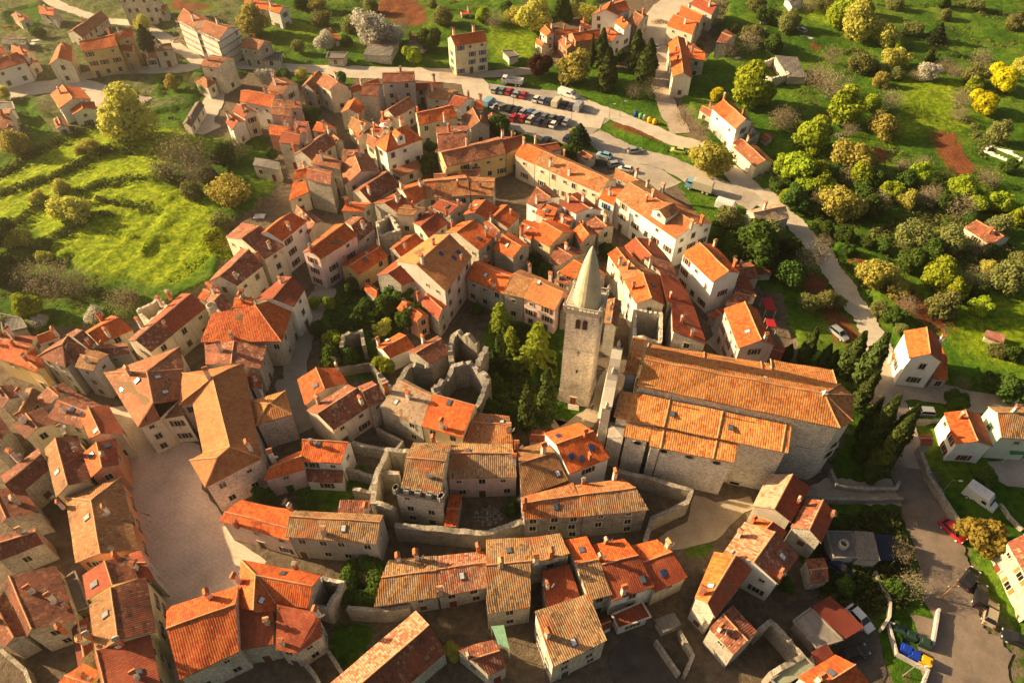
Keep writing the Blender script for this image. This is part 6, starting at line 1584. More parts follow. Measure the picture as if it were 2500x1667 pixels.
for (r0, z0), (r1, z1) in zip(pz[:-1], pz[1:]):
    for i in range(n):
        a0, a1_ = 2*pi*i/n, 2*pi*(i+1)/n; mb.face([(cen.x+r0*cos(a0), cen.y+r0*sin(a0), z0), (cen.x+r0*cos(a1_), cen.y+r0*sin(a1_), z0), (cen.x+r1*cos(a1_), cen.y+r1*sin(a1_), z1), (cen.x+r1*cos(a0), cen.y+r1*sin(a0), z1)], "spire")
gm("spire", [(.40, .36, .24), (.58, .53, .38), (.64, .59, .45)], .7, .5); 
mb.mats[:] = mb.mats; mb.obj("spire", tower, TO, smooth=True)
# balustrade with corner pinnacles
r = ring_(1.1)
for i in range(4):
    a, b_ = r[i], r[(i+1) % 4]; mb = MB(); mb.box(((a.x+b_.x)/2, (a.y+b_.y)/2, 24.05), ((b_-a).length, .16, .14), "surround", atan2(b_.y-a.y, b_.x-a.x))
    for q in range(9): p = a.lerp(b_, (q+.5)/9); mb.box((p.x, p.y, 23.4), (.14, .14, .66), "surround")
    mb.obj("balustrade", tower, TO)
    mb = MB(); mb.box((a.x, a.y, 23.4), (.5, .5, 1.0), "surround", tang); mb.box((a.x, a.y, 24.4), (.58, .58, .12), "surround", tang); mb.box((a.x, a.y, 24.52), (.36, .36, .7), "surround", tang, .2); mb.obj("pinnacle", tower, TO)
def twin(face, s, z, wd, ht, arch=True, m="glass"):
    a, b_ = ring_(1.0)[face], ring_(1.0)[(face+1) % 4]; p = a.lerp(b_, s); ang = atan2(b_.y-a.y, b_.x-a.x); out = Vector((b_.y-a.y, -(b_.x-a.x))).normalized()
    mb = MB(); n_ = 8; arc = [(wd/2*cos(pi*i/n_), ht/2+wd/2*sin(pi*i/n_)) for i in range(n_+1)] if arch else [(wd/2, ht/2), (-wd/2, ht/2)]
    pts = [(wd/2, -ht/2)]+arc+[(-wd/2, -ht/2)]; o2 = [(x*1.28, z_*1.0+(.1 if z_ > 0 else -.08)) for x, z_ in pts]
    mb.face([(x, -.10, z_) for x, z_ in pts], m)
    for i in range(len(pts)): j = (i+1) % len(pts); mb.face([(pts[i][0], -.10, pts[i][1]), (pts[j][0], -.10, pts[j][1]), (o2[j][0], -.16, o2[j][1]), (o2[i][0], -.16, o2[i][1])], "surround")
    f = 1.0+(22-z)*.0012; inst(mb.mesh("opening"), "opening", tower, (p.x-TO[0]-out.x*0, p.y-TO[1]-out.y*0, z), ang)
for fc in range(4):
    twin(fc, .40, 20.3, .78, 1.7); twin(fc, .62, 20.3, .78, 1.7)
twin(0, .52, 9.0, .3, .75, False); twin(0, .5, 13.6, .14, 1.0, False); twin(0, .5, 13.8, .5, .14, False)
a, b_ = ring_(1.14)[0], ring_(1.14)[1]; p = a.lerp(b_, .5); mb = MB(); mb.box((p.x, p.y-.05, 0), (1.0, .3, 2.2), "shut_rust", tang); mb.box((p.x, p.y-.08, 2.2), (1.4, .3, .2), "surround", tang); mb.obj("door", tower, TO)
mb = MB()
for i in range(3): mb.box((p.x+.1, p.y-.5-i*.3, 0), (2, .35, .45-.14*i), "surround", tang)
mb.obj("steps", tower, TO)
# ================= trees =================
def leafmat(name, col, tr=.35, var=.35, hue=.016):
    m = bpy.data.materials.new(name); m.use_nodes = True; t_ = m.node_tree; t_.nodes.clear(); MATS[name] = m
    o = t_.nodes.new("ShaderNodeOutputMaterial"); d = t_.nodes.new("ShaderNodeBsdfDiffuse"); tl = t_.nodes.new("ShaderNodeBsdfTranslucent"); mx = t_.nodes.new("ShaderNodeMixShader"); mx.inputs[0].default_value = tr
    oi = N(t_, "ShaderNodeObjectInfo"); tc = N(t_, "ShaderNodeTexCoord"); n = noise(t_, tc.outputs["Object"], 3.5, 2)
    hv = N(t_, "ShaderNodeHueSaturation"); hv.inputs["Color"].default_value = (*col, 1)
    L(t_, mathn(t_, 'ADD', mathn(t_, 'MULTIPLY', n, var*2), mathn(t_, 'ADD', mathn(t_, 'MULTIPLY', oi.outputs["Random"], .4), .8-var)), hv.inputs["Value"])
    L(t_, mathn(t_, 'ADD', mathn(t_, 'MULTIPLY', oi.outputs["Random"], hue*2), .497-hue*1.6), hv.inputs["Hue"])
    for s in (d, tl): L(t_, hv.outputs[0], s.inputs["Color"])
    L(t_, d.outputs[0], mx.inputs[1]); L(t_, tl.outputs[0], mx.inputs[2]); L(t_, mx.outputs[0], o.inputs[0]); return m
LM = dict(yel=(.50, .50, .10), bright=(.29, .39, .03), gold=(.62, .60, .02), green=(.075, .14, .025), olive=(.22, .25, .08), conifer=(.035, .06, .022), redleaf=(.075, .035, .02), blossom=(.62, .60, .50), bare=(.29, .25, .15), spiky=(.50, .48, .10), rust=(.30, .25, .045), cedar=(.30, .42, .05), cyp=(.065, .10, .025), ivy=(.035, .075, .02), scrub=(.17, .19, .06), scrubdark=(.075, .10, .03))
for k_, c_ in LM.items(): leafmat("leaf_"+k_, c_, .15 if k_ in ("conifer", "cyp", "bare") else .4)
plain("bark", (.22, .175, .13), .95, var=.3)
def quads_mesh(name, cen, nrm, size, m, asp=1.0, rs=None):
    n = len(cen); ref = rs.randn(n, 3); a = np.cross(nrm, ref); a /= np.linalg.norm(a, axis=1)[:, None]+1e-9; b_ = np.cross(nrm, a); sz = size[:, None]
    v = np.stack([cen-a*sz-b_*sz*asp*.6, cen+a*sz*.5-b_*sz*asp, cen+a*sz+b_*sz*asp*.6, cen-a*sz*.5+b_*sz*asp], 1).reshape(-1, 3)
    me = bpy.data.meshes.new(name); me.vertices.add(4*n); me.vertices.foreach_set("co", v.astype(np.float32).ravel()); me.loops.add(4*n); me.loops.foreach_set("vertex_index", np.arange(4*n, dtype=np.int32)); me.polygons.add(n); me.polygons.foreach_set("loop_start", np.arange(0, 4*n, 4, dtype=np.int32)); me.update(calc_edges=True); me.materials.append(MATS[m]); return me
def crown(seed, m, n=5200, lobes=15, flat=.85, ls=.075, loose=0.0):
    rs = np.random.RandomState(seed); lc, lr = [], []
    for i in range(lobes):
        d = rs.randn(3); d /= np.linalg.norm(d); r = rs.uniform(.38, .86); lc.append(d*r*[1, 1, flat]); lr.append(rs.uniform(.18, .44))
    lc.append(np.zeros(3)); lr.append(.62); lc = np.array(lc); lr = np.array(lr)
    w_l = lr**2; idx = rs.choice(len(lr), n, p=w_l/w_l.sum()); d = rs.randn(n, 3); d /= np.linalg.norm(d, axis=1)[:, None]
    rad = rs.uniform(.68, 1.2+loose, n); cen_ = lc[idx]+d*(lr[idx]*rad)[:, None]
    nr = d+rs.randn(n, 3)*.45; nr /= np.linalg.norm(nr, axis=1)[:, None]
    return quads_mesh("crown", cen_, nr, rs.uniform(.55, 1.25, n)*ls, m, rs=rs)
def cypcrown(seed, m, n=3600):
    rs = np.random.RandomState(seed); z = rs.beta(1.3, 1.25, n); a = rs.uniform(0, 2*pi, n); prof_ = np.sin(np.clip(z*.93+.07, 0, 1)**.75*pi)**.75*(1-.35*z); lump = 1+.16*np.sin(a*3+z*14+seed)+.12*np.sin(a*5-z*31)
    r = prof_*lump*rs.uniform(.75, 1.06, n); cen_ = np.stack([r*np.cos(a), r*np.sin(a), z], -1); nr = np.stack([np.cos(a), np.sin(a), .15+0*a], -1)+rs.randn(n, 3)*.4; nr /= np.linalg.norm(nr, axis=1)[:, None]
    return cen_, nr, rs
def cyp_mesh(seed, m, rz_ratio, n=3600):
    cen_, nr, rs = cypcrown(seed, m, n); cen_ = cen_*[1, 1, rz_ratio]; return quads_mesh("crown", cen_, nr, rs.uniform(.09, .19, n), m, 1.3, rs)
def bare_mesh(seed, m):
    rs = random.Random(seed); mb = MB(); 
    def br(p, d, l, r, dep):
        q = p+d*l; mb.tube(p, q, r, "bark", 4 if dep < 2 else 3, r*.6)
        if dep >= 5: return
        for _ in range(3 if dep < 4 else 3):
            a = Vector((rs.uniform(-1, 1), rs.uniform(-1, 1), rs.uniform(-.35, .8))).normalized(); nd = (d*.75+a*.8).normalized(); br(q, nd, l*rs.uniform(.62, .82), r*.55, dep+1)
    for _ in range(3): br(Vector((0, 0, -.75)), Vector((rs.uniform(-.45, .45), rs.uniform(-.45, .45), 1)).normalized(), .42, .035, 0)
    return mb.mesh("branches")
def twigs(seed, m, n=1700):
    rs = np.random.RandomState(seed); d = rs.randn(n, 3); d /= np.linalg.norm(d, axis=1)[:, None]; r = rs.uniform(.3, 1.0, n)**.7; cen_ = d*r[:, None]*[1, 1, .9]; cen_[:, 2] = np.maximum(cen_[:, 2], -.6)
    lobe = 1+.22*np.sin(d[:, 0]*7+seed)*np.sin(d[:, 1]*6+d[:, 2]*5); cen_ *= lobe[:, None]; nr = rs.randn(n, 3); nr /= np.linalg.norm(nr, axis=1)[:, None]
    return quads_mesh("crown", cen_, nr, rs.uniform(.02, .05, n), m, .35, rs)
def cedar_mesh(seed, m):
    rs = np.random.RandomState(seed); C_, N_ = [], []
    for k in range(9):
        z = -.85+k*.21; rad = (1.0-.085*k*(1+.02*k))*rs.uniform(.85, 1.1); nb = 8-k//3
        for j in range(nb):
            a = 2*pi*(j+rs.uniform(-.3, .3))/nb+k*.7; ln = rad*rs.uniform(.65, 1.1); n = int(90*ln)+20; s = rs.uniform(.08, 1, n)**.7; wd = .20*(1-s*.75)*rs.choice([-1, 1], n)*rs.uniform(0, 1, n)
            x = s*ln; zz = z+.14*np.sin(s*pi*.8)-s*s*.12+rs.uniform(-.03, .03, n); C_.append(np.stack([x*np.cos(a)-wd*np.sin(a), x*np.sin(a)+wd*np.cos(a), zz], -1)); N_.append(np.stack([rs.randn(n)*.35, rs.randn(n)*.35, np.ones(n)], -1))
    cen_ = np.concatenate(C_); nr = np.concatenate(N_); nr /= np.linalg.norm(nr, axis=1)[:, None]; return quads_mesh("crown", cen_, nr, rs.uniform(.03, .065, len(cen_)), m, 1.0, rs)
def trunk_mesh(seed):
    rs = random.Random(seed); mb = MB(); p = Vector((0, 0, -.1)); q = Vector((rs.uniform(-.05, .05), rs.uniform(-.05, .05), .55)); mb.tube(p, q, .06, "bark", 7, .042)
    for i in range(5): a = i*2*pi/5+rs.uniform(-.4, .4); e = q+Vector((cos(a)*.42, sin(a)*.42, rs.uniform(.3, .6))); mid = q.lerp(e, .5)+Vector((0, 0, .05)); mb.tube(q, mid, .032, "bark", 5, .022); mb.tube(mid, e, .022, "bark", 5, .01)
    return mb.mesh("trunk")
TRK = [trunk_mesh(i) for i in range(3)]
PROTO = {}
def proto(kind, i):
    key = (kind, i)
    if key in PROTO: return PROTO[key]
    m = "leaf_"+kind
    if kind in ("yel", "spiky"): me = crown(11+i, m, 5600, 19, .9, .062 if kind == "yel" else .06, .12 if kind == "yel" else .35)
    elif kind in ("bright", "gold"): me = crown(31+i, m, 5200, 15, .9, .07)
    elif kind in ("green", "redleaf", "rust"): me = crown(51+i, m, 5000, 16, .9, .075)
    elif kind == "olive": me = crown(71+i, m, 3600, 18, .8, .062, .2)
    elif kind == "blossom": me = crown(91+i, m, 4200, 16, .85, .055, .15)
    elif kind == "conifer":
        rs = np.random.RandomState(5+i); n = 3600; z = rs.beta(1.1, 1.5, n); a = rs.uniform(0, 2*pi, n); r = (1-z)**.8*(1+.25*np.sin(z*34))*rs.uniform(.55, 1.05, n); cen_ = np.stack([r*np.cos(a), r*np.sin(a), z*2.1-.85], -1); nr = rs.randn(n, 3)*.6+[0, 0, 1]; nr /= np.linalg.norm(nr, axis=1)[:, None]; me = quads_mesh("crown", cen_, nr, rs.uniform(.05, .09, n), m, 1, rs)
    elif kind == "bare": me = twigs(111+i, m)
    elif kind == "cedar": me = cedar_mesh(7+i, m)
    PROTO[key] = me; return me
BAREM = [bare_mesh(3+i, "bark") for i in range(2)]
KN = dict(yel="broadleaf_tree", bright="broadleaf_tree", gold="broadleaf_tree", green="broadleaf_tree", olive="olive_tree", conifer="conifer_tree", redleaf="broadleaf_tree", rust="broadleaf_tree", blossom="blossom_tree", bare="leafless_tree", spiky="broadleaf_tree", cedar="cedar_tree", cyp="cypress_tree")
CYPM = {}
for ti, (kind, (u, v), rp, label, top) in enumerate(TREES):
    rt = random.Random(ti*13+5)
    if rp < 4: continue
    if kind == "cyp":
        x, y, _ = un(u, v, 0); b_ = -(top[1]-833.5)/FPX; dy = _F[1]+_U[1]*b_; dz = _F[2]+_U[2]*b_; Hh = max(4, CAMH+dz*y/dy); r = rp/pxm(u, v, 0)
        root = empty("cypress_tree", (x, y, 0), label, "cypress")
        ratio = round(Hh/r); key = (ti % 3, ratio)
        if key not in CYPM: CYPM[key] = cyp_mesh(ti % 3, "leaf_cyp", ratio, 3400)
        inst(CYPM[key], "crown", root, (0, 0, .3), rt.uniform(0, 6), (r*1.05, r*1.05, (Hh-.3)/ratio)); inst(TRK[0], "trunk", root, (0, 0, 0), 0, (1.5, 1.5, 3)); continue
    sc_ = pxm(u, v, 3); r = rp/sc_; r *= 1.1; hc = r*.92+.3
    if kind == "cedar": hc = r*1.25
    x, y, _ = un(u, v, hc); s = r*(1.0 if kind != "bare" else 1.05)
    small = r < 1.9 or "bush" in label or "shrub" in label
    root = empty(KN[kind], (x, y, 0), label, "bush" if small and ("bush" in label.split(" tree")[0] or "shrub" in label) and "tree" not in label else "tree")
    rz = rt.uniform(0, 6.28); me = proto(kind, rt.randrange(3) if kind not in ("cedar",) else ti % 2)
    inst(me, "crown", root, (0, 0, hc), rz, (s*rt.uniform(.95, 1.08), s*rt.uniform(.95, 1.08), s*rt.uniform(.85, 1.05)*(1.25 if kind == "cedar" else 1)))
    if kind == "bare": inst(BAREM[ti % 2], "trunk", root, (0, 0, hc), rz, s)
    else: inst(TRK[ti % 3], "trunk", root, (0, 0, 0), rz, (r*.9, r*.9, hc*1.15))
# ---- hedges and undergrowth: leaf masses nobody could count ----
def mass(name, pts, m, label, sizes, seed=0, kind="stuff", per=34, cat=None, z0=0, dy=0):
    rs = np.random.RandomState(seed+77); C_, N_, S_ = [], [], []
    for (x, y, r, hgt) in pts:
        n = int(per*max(.5, r)); d = rs.randn(n, 3); d /= np.linalg.norm(d, axis=1)[:, None]; d[:, 2] = np.abs(d[:, 2]); k = rs.uniform(.8, 1.05, n)[:, None]
        C_.append(d*k*[r, r, hgt]+[x, y+dy, z0]); N_.append(d+rs.randn(n, 3)*.4); S_.append(rs.uniform(*sizes, n))
    cen_ = np.concatenate(C_); nr = np.concatenate(N_); nr /= np.linalg.norm(nr, axis=1)[:, None]; me = quads_mesh(name, cen_, nr, np.concatenate(S_), m, 1, rs); o = bpy.data.objects.new(name, me); LINK(o); tag(o, label, cat, None, kind); return o
for label, pts, r, ht in HEDGES:
    q = smoothline(pts, 6); mass("hedge", [(p[0], p[1], r, ht) for p in q], "leaf_green", label, (.12, .24), 1, None, 150, "hedge")
def line_pts(s, tt_, r, ht, step=1.3, jit=.8, rnd=random.Random(9)):
    out = []
    q = PG(s, tt_)
    for a, b_ in zip(q[:-1], q[1:]):
        l = hypot(a[0]-b_[0], a[1]-b_[1]); k = max(1, int(l/step))
        for i in range(k): f = i/k; out.append((a[0]+(b_[0]-a[0])*f+rnd.uniform(-jit, jit), a[1]+(b_[1]-a[1])*f+rnd.uniform(-jit, jit), r*rnd.uniform(.6, 1.4), ht*rnd.uniform(.5, 1.4)))
    return out
F3 = (0, 250, 3)
for i, (s, lab) in enumerate([("0,690 130,660 250,620 450,560 600,470 700,420 790,360", "upper long terrace bank"), ("620,700 700,640 760,615 900,590 1000,580 1130,580", "middle terrace bank"), ("120,920 250,830 350,770 460,735", "short terrace bank left of the lone tree"), ("330,1080 480,990 560,930 640,890 760,860 880,840", "lower terrace bank below the lone tree"), ("680,745 800,745 900,760 1020,775 1140,790", "thin terrace bank right of the lone tree"), ("0,570 120,500 200,430 330,370 450,300 560,260 700,215", "hedge bank along the meadow wall"), ("780,360 900,350 1040,380", "short bank below the big round tree")]):
    mass("terrace_bank", [(x, y, r, h_+1.6) for x, y, r, h_ in line_pts(s, F3, 1.4, .9, .9, .8)], "leaf_scrubdark", lab+" overgrown with scrub, darkened for the shaded slope", (.14, .3), i, "stuff", 34, None, .4, -1.3)  # dark scrub set forward of each bank stands in for its shaded face
for i, (s, lab, m_) in enumerate([("1500,430 1620,470 1750,530 1860,580 1960,620", "hedgerow above the golden trees", "leaf_scrub"), ("1850,650 1880,740 1860,850 1930,920 2000,970 2060,1080 2030,1170", "hedgerow round the shaded field corner", "leaf_scrub"), ("860,370 1000,400 1100,390 1250,440", "scrub bank above the leafless pair", "leaf_scrub"), ("1380,1090 1430,1180 1460,1280", "ditch hedge by the small soil patch", "leaf_scrub"), ("1250,60 1500,70 1750,60 2000,80 2200,130 2351,200", "far hedgerow at the top right", "leaf_scrubdark"), ("1600,400 1800,430 2000,450 2150,480", "scrub belt on the upper hedge line", "leaf_scrubdark"), ("1850,40 2000,110 2150,170 2351,230", "second far hedgerow", "leaf_scrub"), ("470,620 700,640 760,780 640,1000", "rough scrub beside the open barn", "leaf_scrub")]):
    mass("hedgerow", line_pts(s, (1716, 0, 3), 1.7, 1.5, 1.1, 1.2), m_, lab, (.16, .34), 20+i, "stuff", 26)
def nearroad(x, y, extra=1.2):
    for p, wd, _m in ROADS:
        for a, b_ in zip(p[:-1], p[1:]):
            dx, dy = b_[0]-a[0], b_[1]-a[1]; t_ = max(0, min(1, ((x-a[0])*dx+(y-a[1])*dy)/(dx*dx+dy*dy+1e-9)))
            if hypot(x-a[0]-t_*dx, y-a[1]-t_*dy) < wd/2+extra: return True
    return any(inpoly(x, y, p) for p, _m, _n in POLYS) or blocked(x, y, .5)
def area_pts(poly, n, r, ht, rnd):
    x0, x1 = min(p[0] for p in poly), max(p[0] for p in poly); y0, y1 = min(p[1] for p in poly), max(p[1] for p in poly); out = []
    for _ in range(n*12):
        if len(out) >= n: break
        x, y = rnd.uniform(x0, x1), rnd.uniform(y0, y1); rad = rnd.uniform(*r)
        if inpoly(x, y, poly) and not nearroad(x, y, rad*.8+.4): out.append((x, y, rad, rnd.uniform(*ht)))
    return out
UG = [("0,1180 100,1060 230,1180 400,1420 700,1250 900,1280 1150,1360 1000,1450 500,1540 0,1500", F3, 260, "leaf_scrub", "rough undergrowth in the lower left meadow corner"),
 ("0,930 110,880 60,1100 0,1300", F3, 60, "leaf_scrubdark", "dark undergrowth at the left edge"),
 ("1130,480 1560,420 1560,640 1350,680 1180,640", F3, 120, "leaf_scrub", "undergrowth under the large leafless tree"),
 ("1560,1060 1700,1100 1330,1370 1180,1330 1450,1160", F3, 110, "leaf_bright", "weedy garden strip below the meadow wall"),
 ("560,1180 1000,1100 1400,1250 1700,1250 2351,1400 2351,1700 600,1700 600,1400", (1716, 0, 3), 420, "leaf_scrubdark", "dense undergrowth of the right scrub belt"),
 ("1200,330 1500,200 2000,200 2351,500 2351,700 1900,600 1500,460 1300,450", (1716, 470, 3), 420, "leaf_scrub", "grey green undergrowth of the middle scrub belt"),
 ("100,220 600,380 760,480 700,640 520,600 300,520 60,400", (1716, 470, 3), 150, "leaf_green", "dark bushes under the trees beside the terrace row"),
 ("1100,350 1400,480 1700,850 1850,1020 1500,980 1250,900 1080,600 980,420", (1716, 470, 3), 160, "leaf_scrubdark", "low weeds on the slope beside the long road"),
 ("1000,800 1560,790 1500,1100 1350,1350 1040,1300", (400, 400, 2.613), 150, "leaf_green", "overgrown green yard inside the town"),
 ("1450,200 1500,640 1900,800 2020,560 1980,100 1700,0", (700, 790, 3), 110, "leaf_scrubdark", "dark ground cover of the cedar garden"),
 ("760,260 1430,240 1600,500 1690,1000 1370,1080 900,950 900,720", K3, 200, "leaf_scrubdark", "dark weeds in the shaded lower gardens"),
 ("560,700 900,820 1300,900 1600,1040 2200,1300 1500,1500 1000,1300", (1716, 0, 3), 60, "leaf_bright", "low bushes around the sunny garden clearing"),
 ("0,0 900,-60 1400,-60 1400,100 900,200 500,260 380,200 300,60", (1000, 0, 3), 130, "leaf_scrub", "scrub along the top edge behind the meadow"),
 ("1700,60 1900,0 2351,60 2351,420 2000,380 1760,260", (1144, 0, 3), 160, "leaf_scrub", "overgrown gardens behind the street block"),
 ("1280,30 2351,250 2351,430 1500,330", (1716, 0, 3), 220, "leaf_scrub", "tufts in the upper right grassland"),
 ("400,0 1000,-40 1000,300 780,280 560,160 420,140", B3, 130, "leaf_scrub", "bushy ground behind the farmhouse meadow")]
for i, (s, tt_, n, m_, lab) in enumerate(UG):
    mass("undergrowth", area_pts(PG(s, tt_), n, (.6, 3.0) if 'scrub belt' in lab or 'corner' in lab or 'trees' in lab else (.5, 2.1), (.5, 2.4) if 'scrub belt' in lab else (.3, 1.4), random.Random(50+i)), m_, lab, (.12, .28), 40+i, "stuff", 26)
for i, (s, tt_, n, m_, lab) in enumerate([("0,60 500,260 500,560 0,600", A3, 60, "leaf_scrub", "bushes between the houses at the far left"), ("480,640 1300,560 1450,700 1300,900 1100,800 700,760", A3, 60, "leaf_scrub", "bushes along the lane below the ochre house"), ("1500,100 2351,150 2351,470 1750,440", A3, 70, "leaf_scrub", "bushes round the netted building and pool court"), ("1680,60 2351,100 2351,700 1700,600", (1144, 0, 3), 110, "leaf_scrub", "weeds in the gardens beside the ruined house")]):
    mass("undergrowth", area_pts(PG(s, tt_), n, (.4, 1.3), (.3, 1.0), random.Random(150+i)), m_, lab, (.12, .26), 90+i, "stuff", 26)

tuf = []
rt = random.Random(5)
for s, n in (("1250,0 2351,0 2351,1568 1350,1568 700,900 560,300", 1500), ("1250,0 2351,0 2351,250 1250,60", 350)):
    tuf += [(x, y, r, h_) for x, y, r, h_ in area_pts(PG(s, (1716, 0, 3)), n, (.3, .9), (.5, 1.1), rt)]
mass("grass_tufts", tuf, "leaf_scrub", "rough grass tufts and weeds over the right fields", (.1, .22), 301, "stuff", 16)
mass("grass_tufts", area_pts(PG("1250,0 2351,0 2351,1568 1350,1568 700,900 560,300", (1716, 0, 3)), 900, (.3, .9), (.5, 1.2), rt), "leaf_bright", "bright green weed clumps over the right fields", (.1, .22), 302, "stuff", 16)
mass("grass_tufts", area_pts(MEADOW, 900, (.25, .7), (.5, 1.3), rt), "leaf_bright", "grass tufts on the terraced meadow", (.1, .2), 303, "stuff", 14)
# ================= vehicles =================
def cpaint(name, col, metal=.0):
    m_, t_, b = mat("paint_"+name); b.inputs["Base Color"].default_value = (*col, 1); b.inputs["Roughness"].default_value = .35; b.inputs["Metallic"].default_value = metal; b.inputs["Coat Weight"].default_value = .5; return m_
CC = dict(blue=(.05,.12,.28), silver=(.42, .44, .46), red=(.42, .02, .03), white=(.7, .7, .68), navy=(.03, .05, .11), black=(.015, .016, .02), grey=(.14, .15, .16), beige=(.48, .43, .33), sky=(.22, .42, .55), lime=(.5, .6, .12), greengrey=(.2, .3, .28), olivegrey=(.16, .17, .13), gold=(.42, .36, .26), cream=(.62, .55, .4))
for k_, c_ in CC.items(): cpaint(k_, c_, .3 if k_ in ("silver", "navy", "greengrey", "gold") else 0)
plain("tyre", (.02, .02, .02), .9); plain("lamp", (.8, .78, .7), .2, .6); plain("taillamp", (.3, .01, .01), .3)
def loft(mb, secs, m, cap=True):
    # secs: list of (x, [(y,z)...]) rings
    for (x0, r0), (x1, r1) in zip(secs[:-1], secs[1:]):
        for i in range(len(r0)-1): mb.face([(x0, *r0[i]), (x1, *r1[i]), (x1, *r1[i+1]), (x0, *r0[i+1])], m)
    if cap:
        mb.face([(secs[0][0], *p) for p in secs[0][1]], m); mb.face([(secs[-1][0], *p) for p in secs[-1][1][::-1]], m)
def car_body(estate):
    mb = MB()
    def sec(wd, zt): return [(-wd*.96, .25), (-wd, .5), (-wd*.97, zt-.08), (-wd*.82, zt), (wd*.82, zt), (wd*.97, zt-.08), (wd, .5), (wd*.96, .25)]
    tail = 1.0 if estate else .94
    loft(mb, [(-2.1, sec(.72, .72)), (-2.0, sec(.82, tail)), (-1.2, sec(.87, .97)), (.75, sec(.87, .93)), (1.6, sec(.84, .80)), (2.02, sec(.76, .68)), (2.12, sec(.66, .5))], "paint_white")
    # roof panel
    xb = -1.85 if estate else -1.45
    mb.box(((xb+.15+.35)/2, 0, 1.40), (.2-xb, 1.22, .06), "paint_white")
    for s in (-1, 1):
        for x0, x1 in ((.95, .35), (xb-.1, xb+.1)): mb.tube((x0, s*.76, .93), (x1 if x0 > 0 else x1+.05, s*.62, 1.42), .035, "paint_white", 4)
    mb.box((2.08, 0, .3), (.12, 1.35, .16), "darkmetal"); mb.box((-2.08, 0, .3), (.12, 1.4, .16), "darkmetal")
    return mb.mesh("body")
def car_glass(estate):
    mb = MB(); xb = -1.95 if estate else -1.75; xt = -1.75 if estate else -1.3
    lo = [(1.05, -.76), (1.05, .76), (xb, .76), (xb, -.76)]; hi = [(.35, -.62), (.35, .62), (xt, .62), (xt, -.62)]
    for i in range(4): j = (i+1) % 4; mb.face([(*lo[i], .93), (*lo[j], .93), (*hi[j], 1.41), (*hi[i], 1.41)], "glass")
    return mb.mesh("windows")
def wheel_mesh():
    mb = MB(); mb.tube((0, -.1, 0), (0, .1, 0), .31, "tyre", 14); mb.tube((0, -.11, 0), (0, .11, 0), .19, "metalwhite", 10); return mb.mesh("wheel")
CB = [car_body(0), car_body(1)]; CG = [car_glass(0), car_glass(1)]; WHL = wheel_mesh()
def lampm(m_, nm):
    mb = MB(); mb.box((0, 0, 0), (.1, .3, .14), m_); return mb.mesh(nm)
HL = lampm("lamp", "headlight"); TL = lampm("taillamp", "taillight")
CARLAB = {}
def area(u, v):
    if 1180 < u < 1420 and v < 320: return "in the upper row of the car park" if v < 239+.22*(u-1210) else "in the lower rows of the car park"
    return "on the lower right side" if v > 1144 else "parked"
FREE = ["dark blue car parked at the roof edge below the car park, left one", "dark blue car parked beside the green conifer below the car park", "light blue car beside the open wooden shelter", "silver car between the light blue car and the white one on the gravel lot", "white car beside the scrap heap on the gravel lot", "silver car standing alone in the middle of the gravel lot", "white car standing on the upper square by the lane", "lime green car on the verge of the long road", "silver car behind the garden wall beside the narrow ruined house", "white truck-like car in the top meadow beside the small boat",
 "white car under the brightest green tree at the top", "dark blue car in the yard below the round well top", "silver car standing on brown garden soil", "black car in the dark drive below the garage", "white car parked against the maroon roofed garage", "silver estate car at the junction above the roadside wall", "bright red car under the yellow leaved tree at the lower right", "uppermost of the black cars by the lower right road", "black car between the uppermost black car and the gold one", "gold coloured car by the lower right road", "black car cut by the right edge below the gold one"]
CARS.sort(key=lambda c_: c_[0][0])
cnt = {}
order = ["first", "second", "third", "fourth", "fifth", "sixth", "seventh", "eighth", "ninth"]
for ci, ((u, v), col, a) in enumerate(CARS):
    x, y, z = un(u, v, .6); est = ci % 3 == 0; ar = area(u, v)
    if 1180 < u < 1420 and v < 320:
        key = (col, ar); cnt[key] = cnt.get(key, 0)+1; lab = "%s %s car counted from the left %s" % (order[min(8, cnt[key]-1)], {"navy": "dark blue", "greengrey": "grey green", "olivegrey": "olive grey"}.get(col, col), ar)
    else:
        lab = FREE.pop(0)
    root = empty("parked_car", (x, y, .05), lab, "car", "parked cars", radians(a))
    o = inst(CB[est], "body", root); 
    for si, ms in enumerate(o.data.materials):
        if ms.name == "paint_white": o.material_slots[si].link = 'OBJECT'; o.material_slots[si].material = MATS["paint_"+col]
    inst(CG[est], "windows", root)
    for wx in (-1.28, 1.3):
        for wy in (-.8, .8): inst(WHL, "wheel", root, (wx, wy, .31))
    if v > 1100 or ci % 2 == 0:
        for wy in (-.6, .6): inst(HL, "headlight", root, (2.06, wy, .6)); inst(TL, "taillight", root, (-2.08, wy, .75))
VL = ["cream delivery van parked in the middle of the upper row", "light blue pickup van at the left end of the car park", "silver van at the right end of the upper row", "long white van parked behind the cars beside the park", "white camper van parked over the dark garden at the right"]
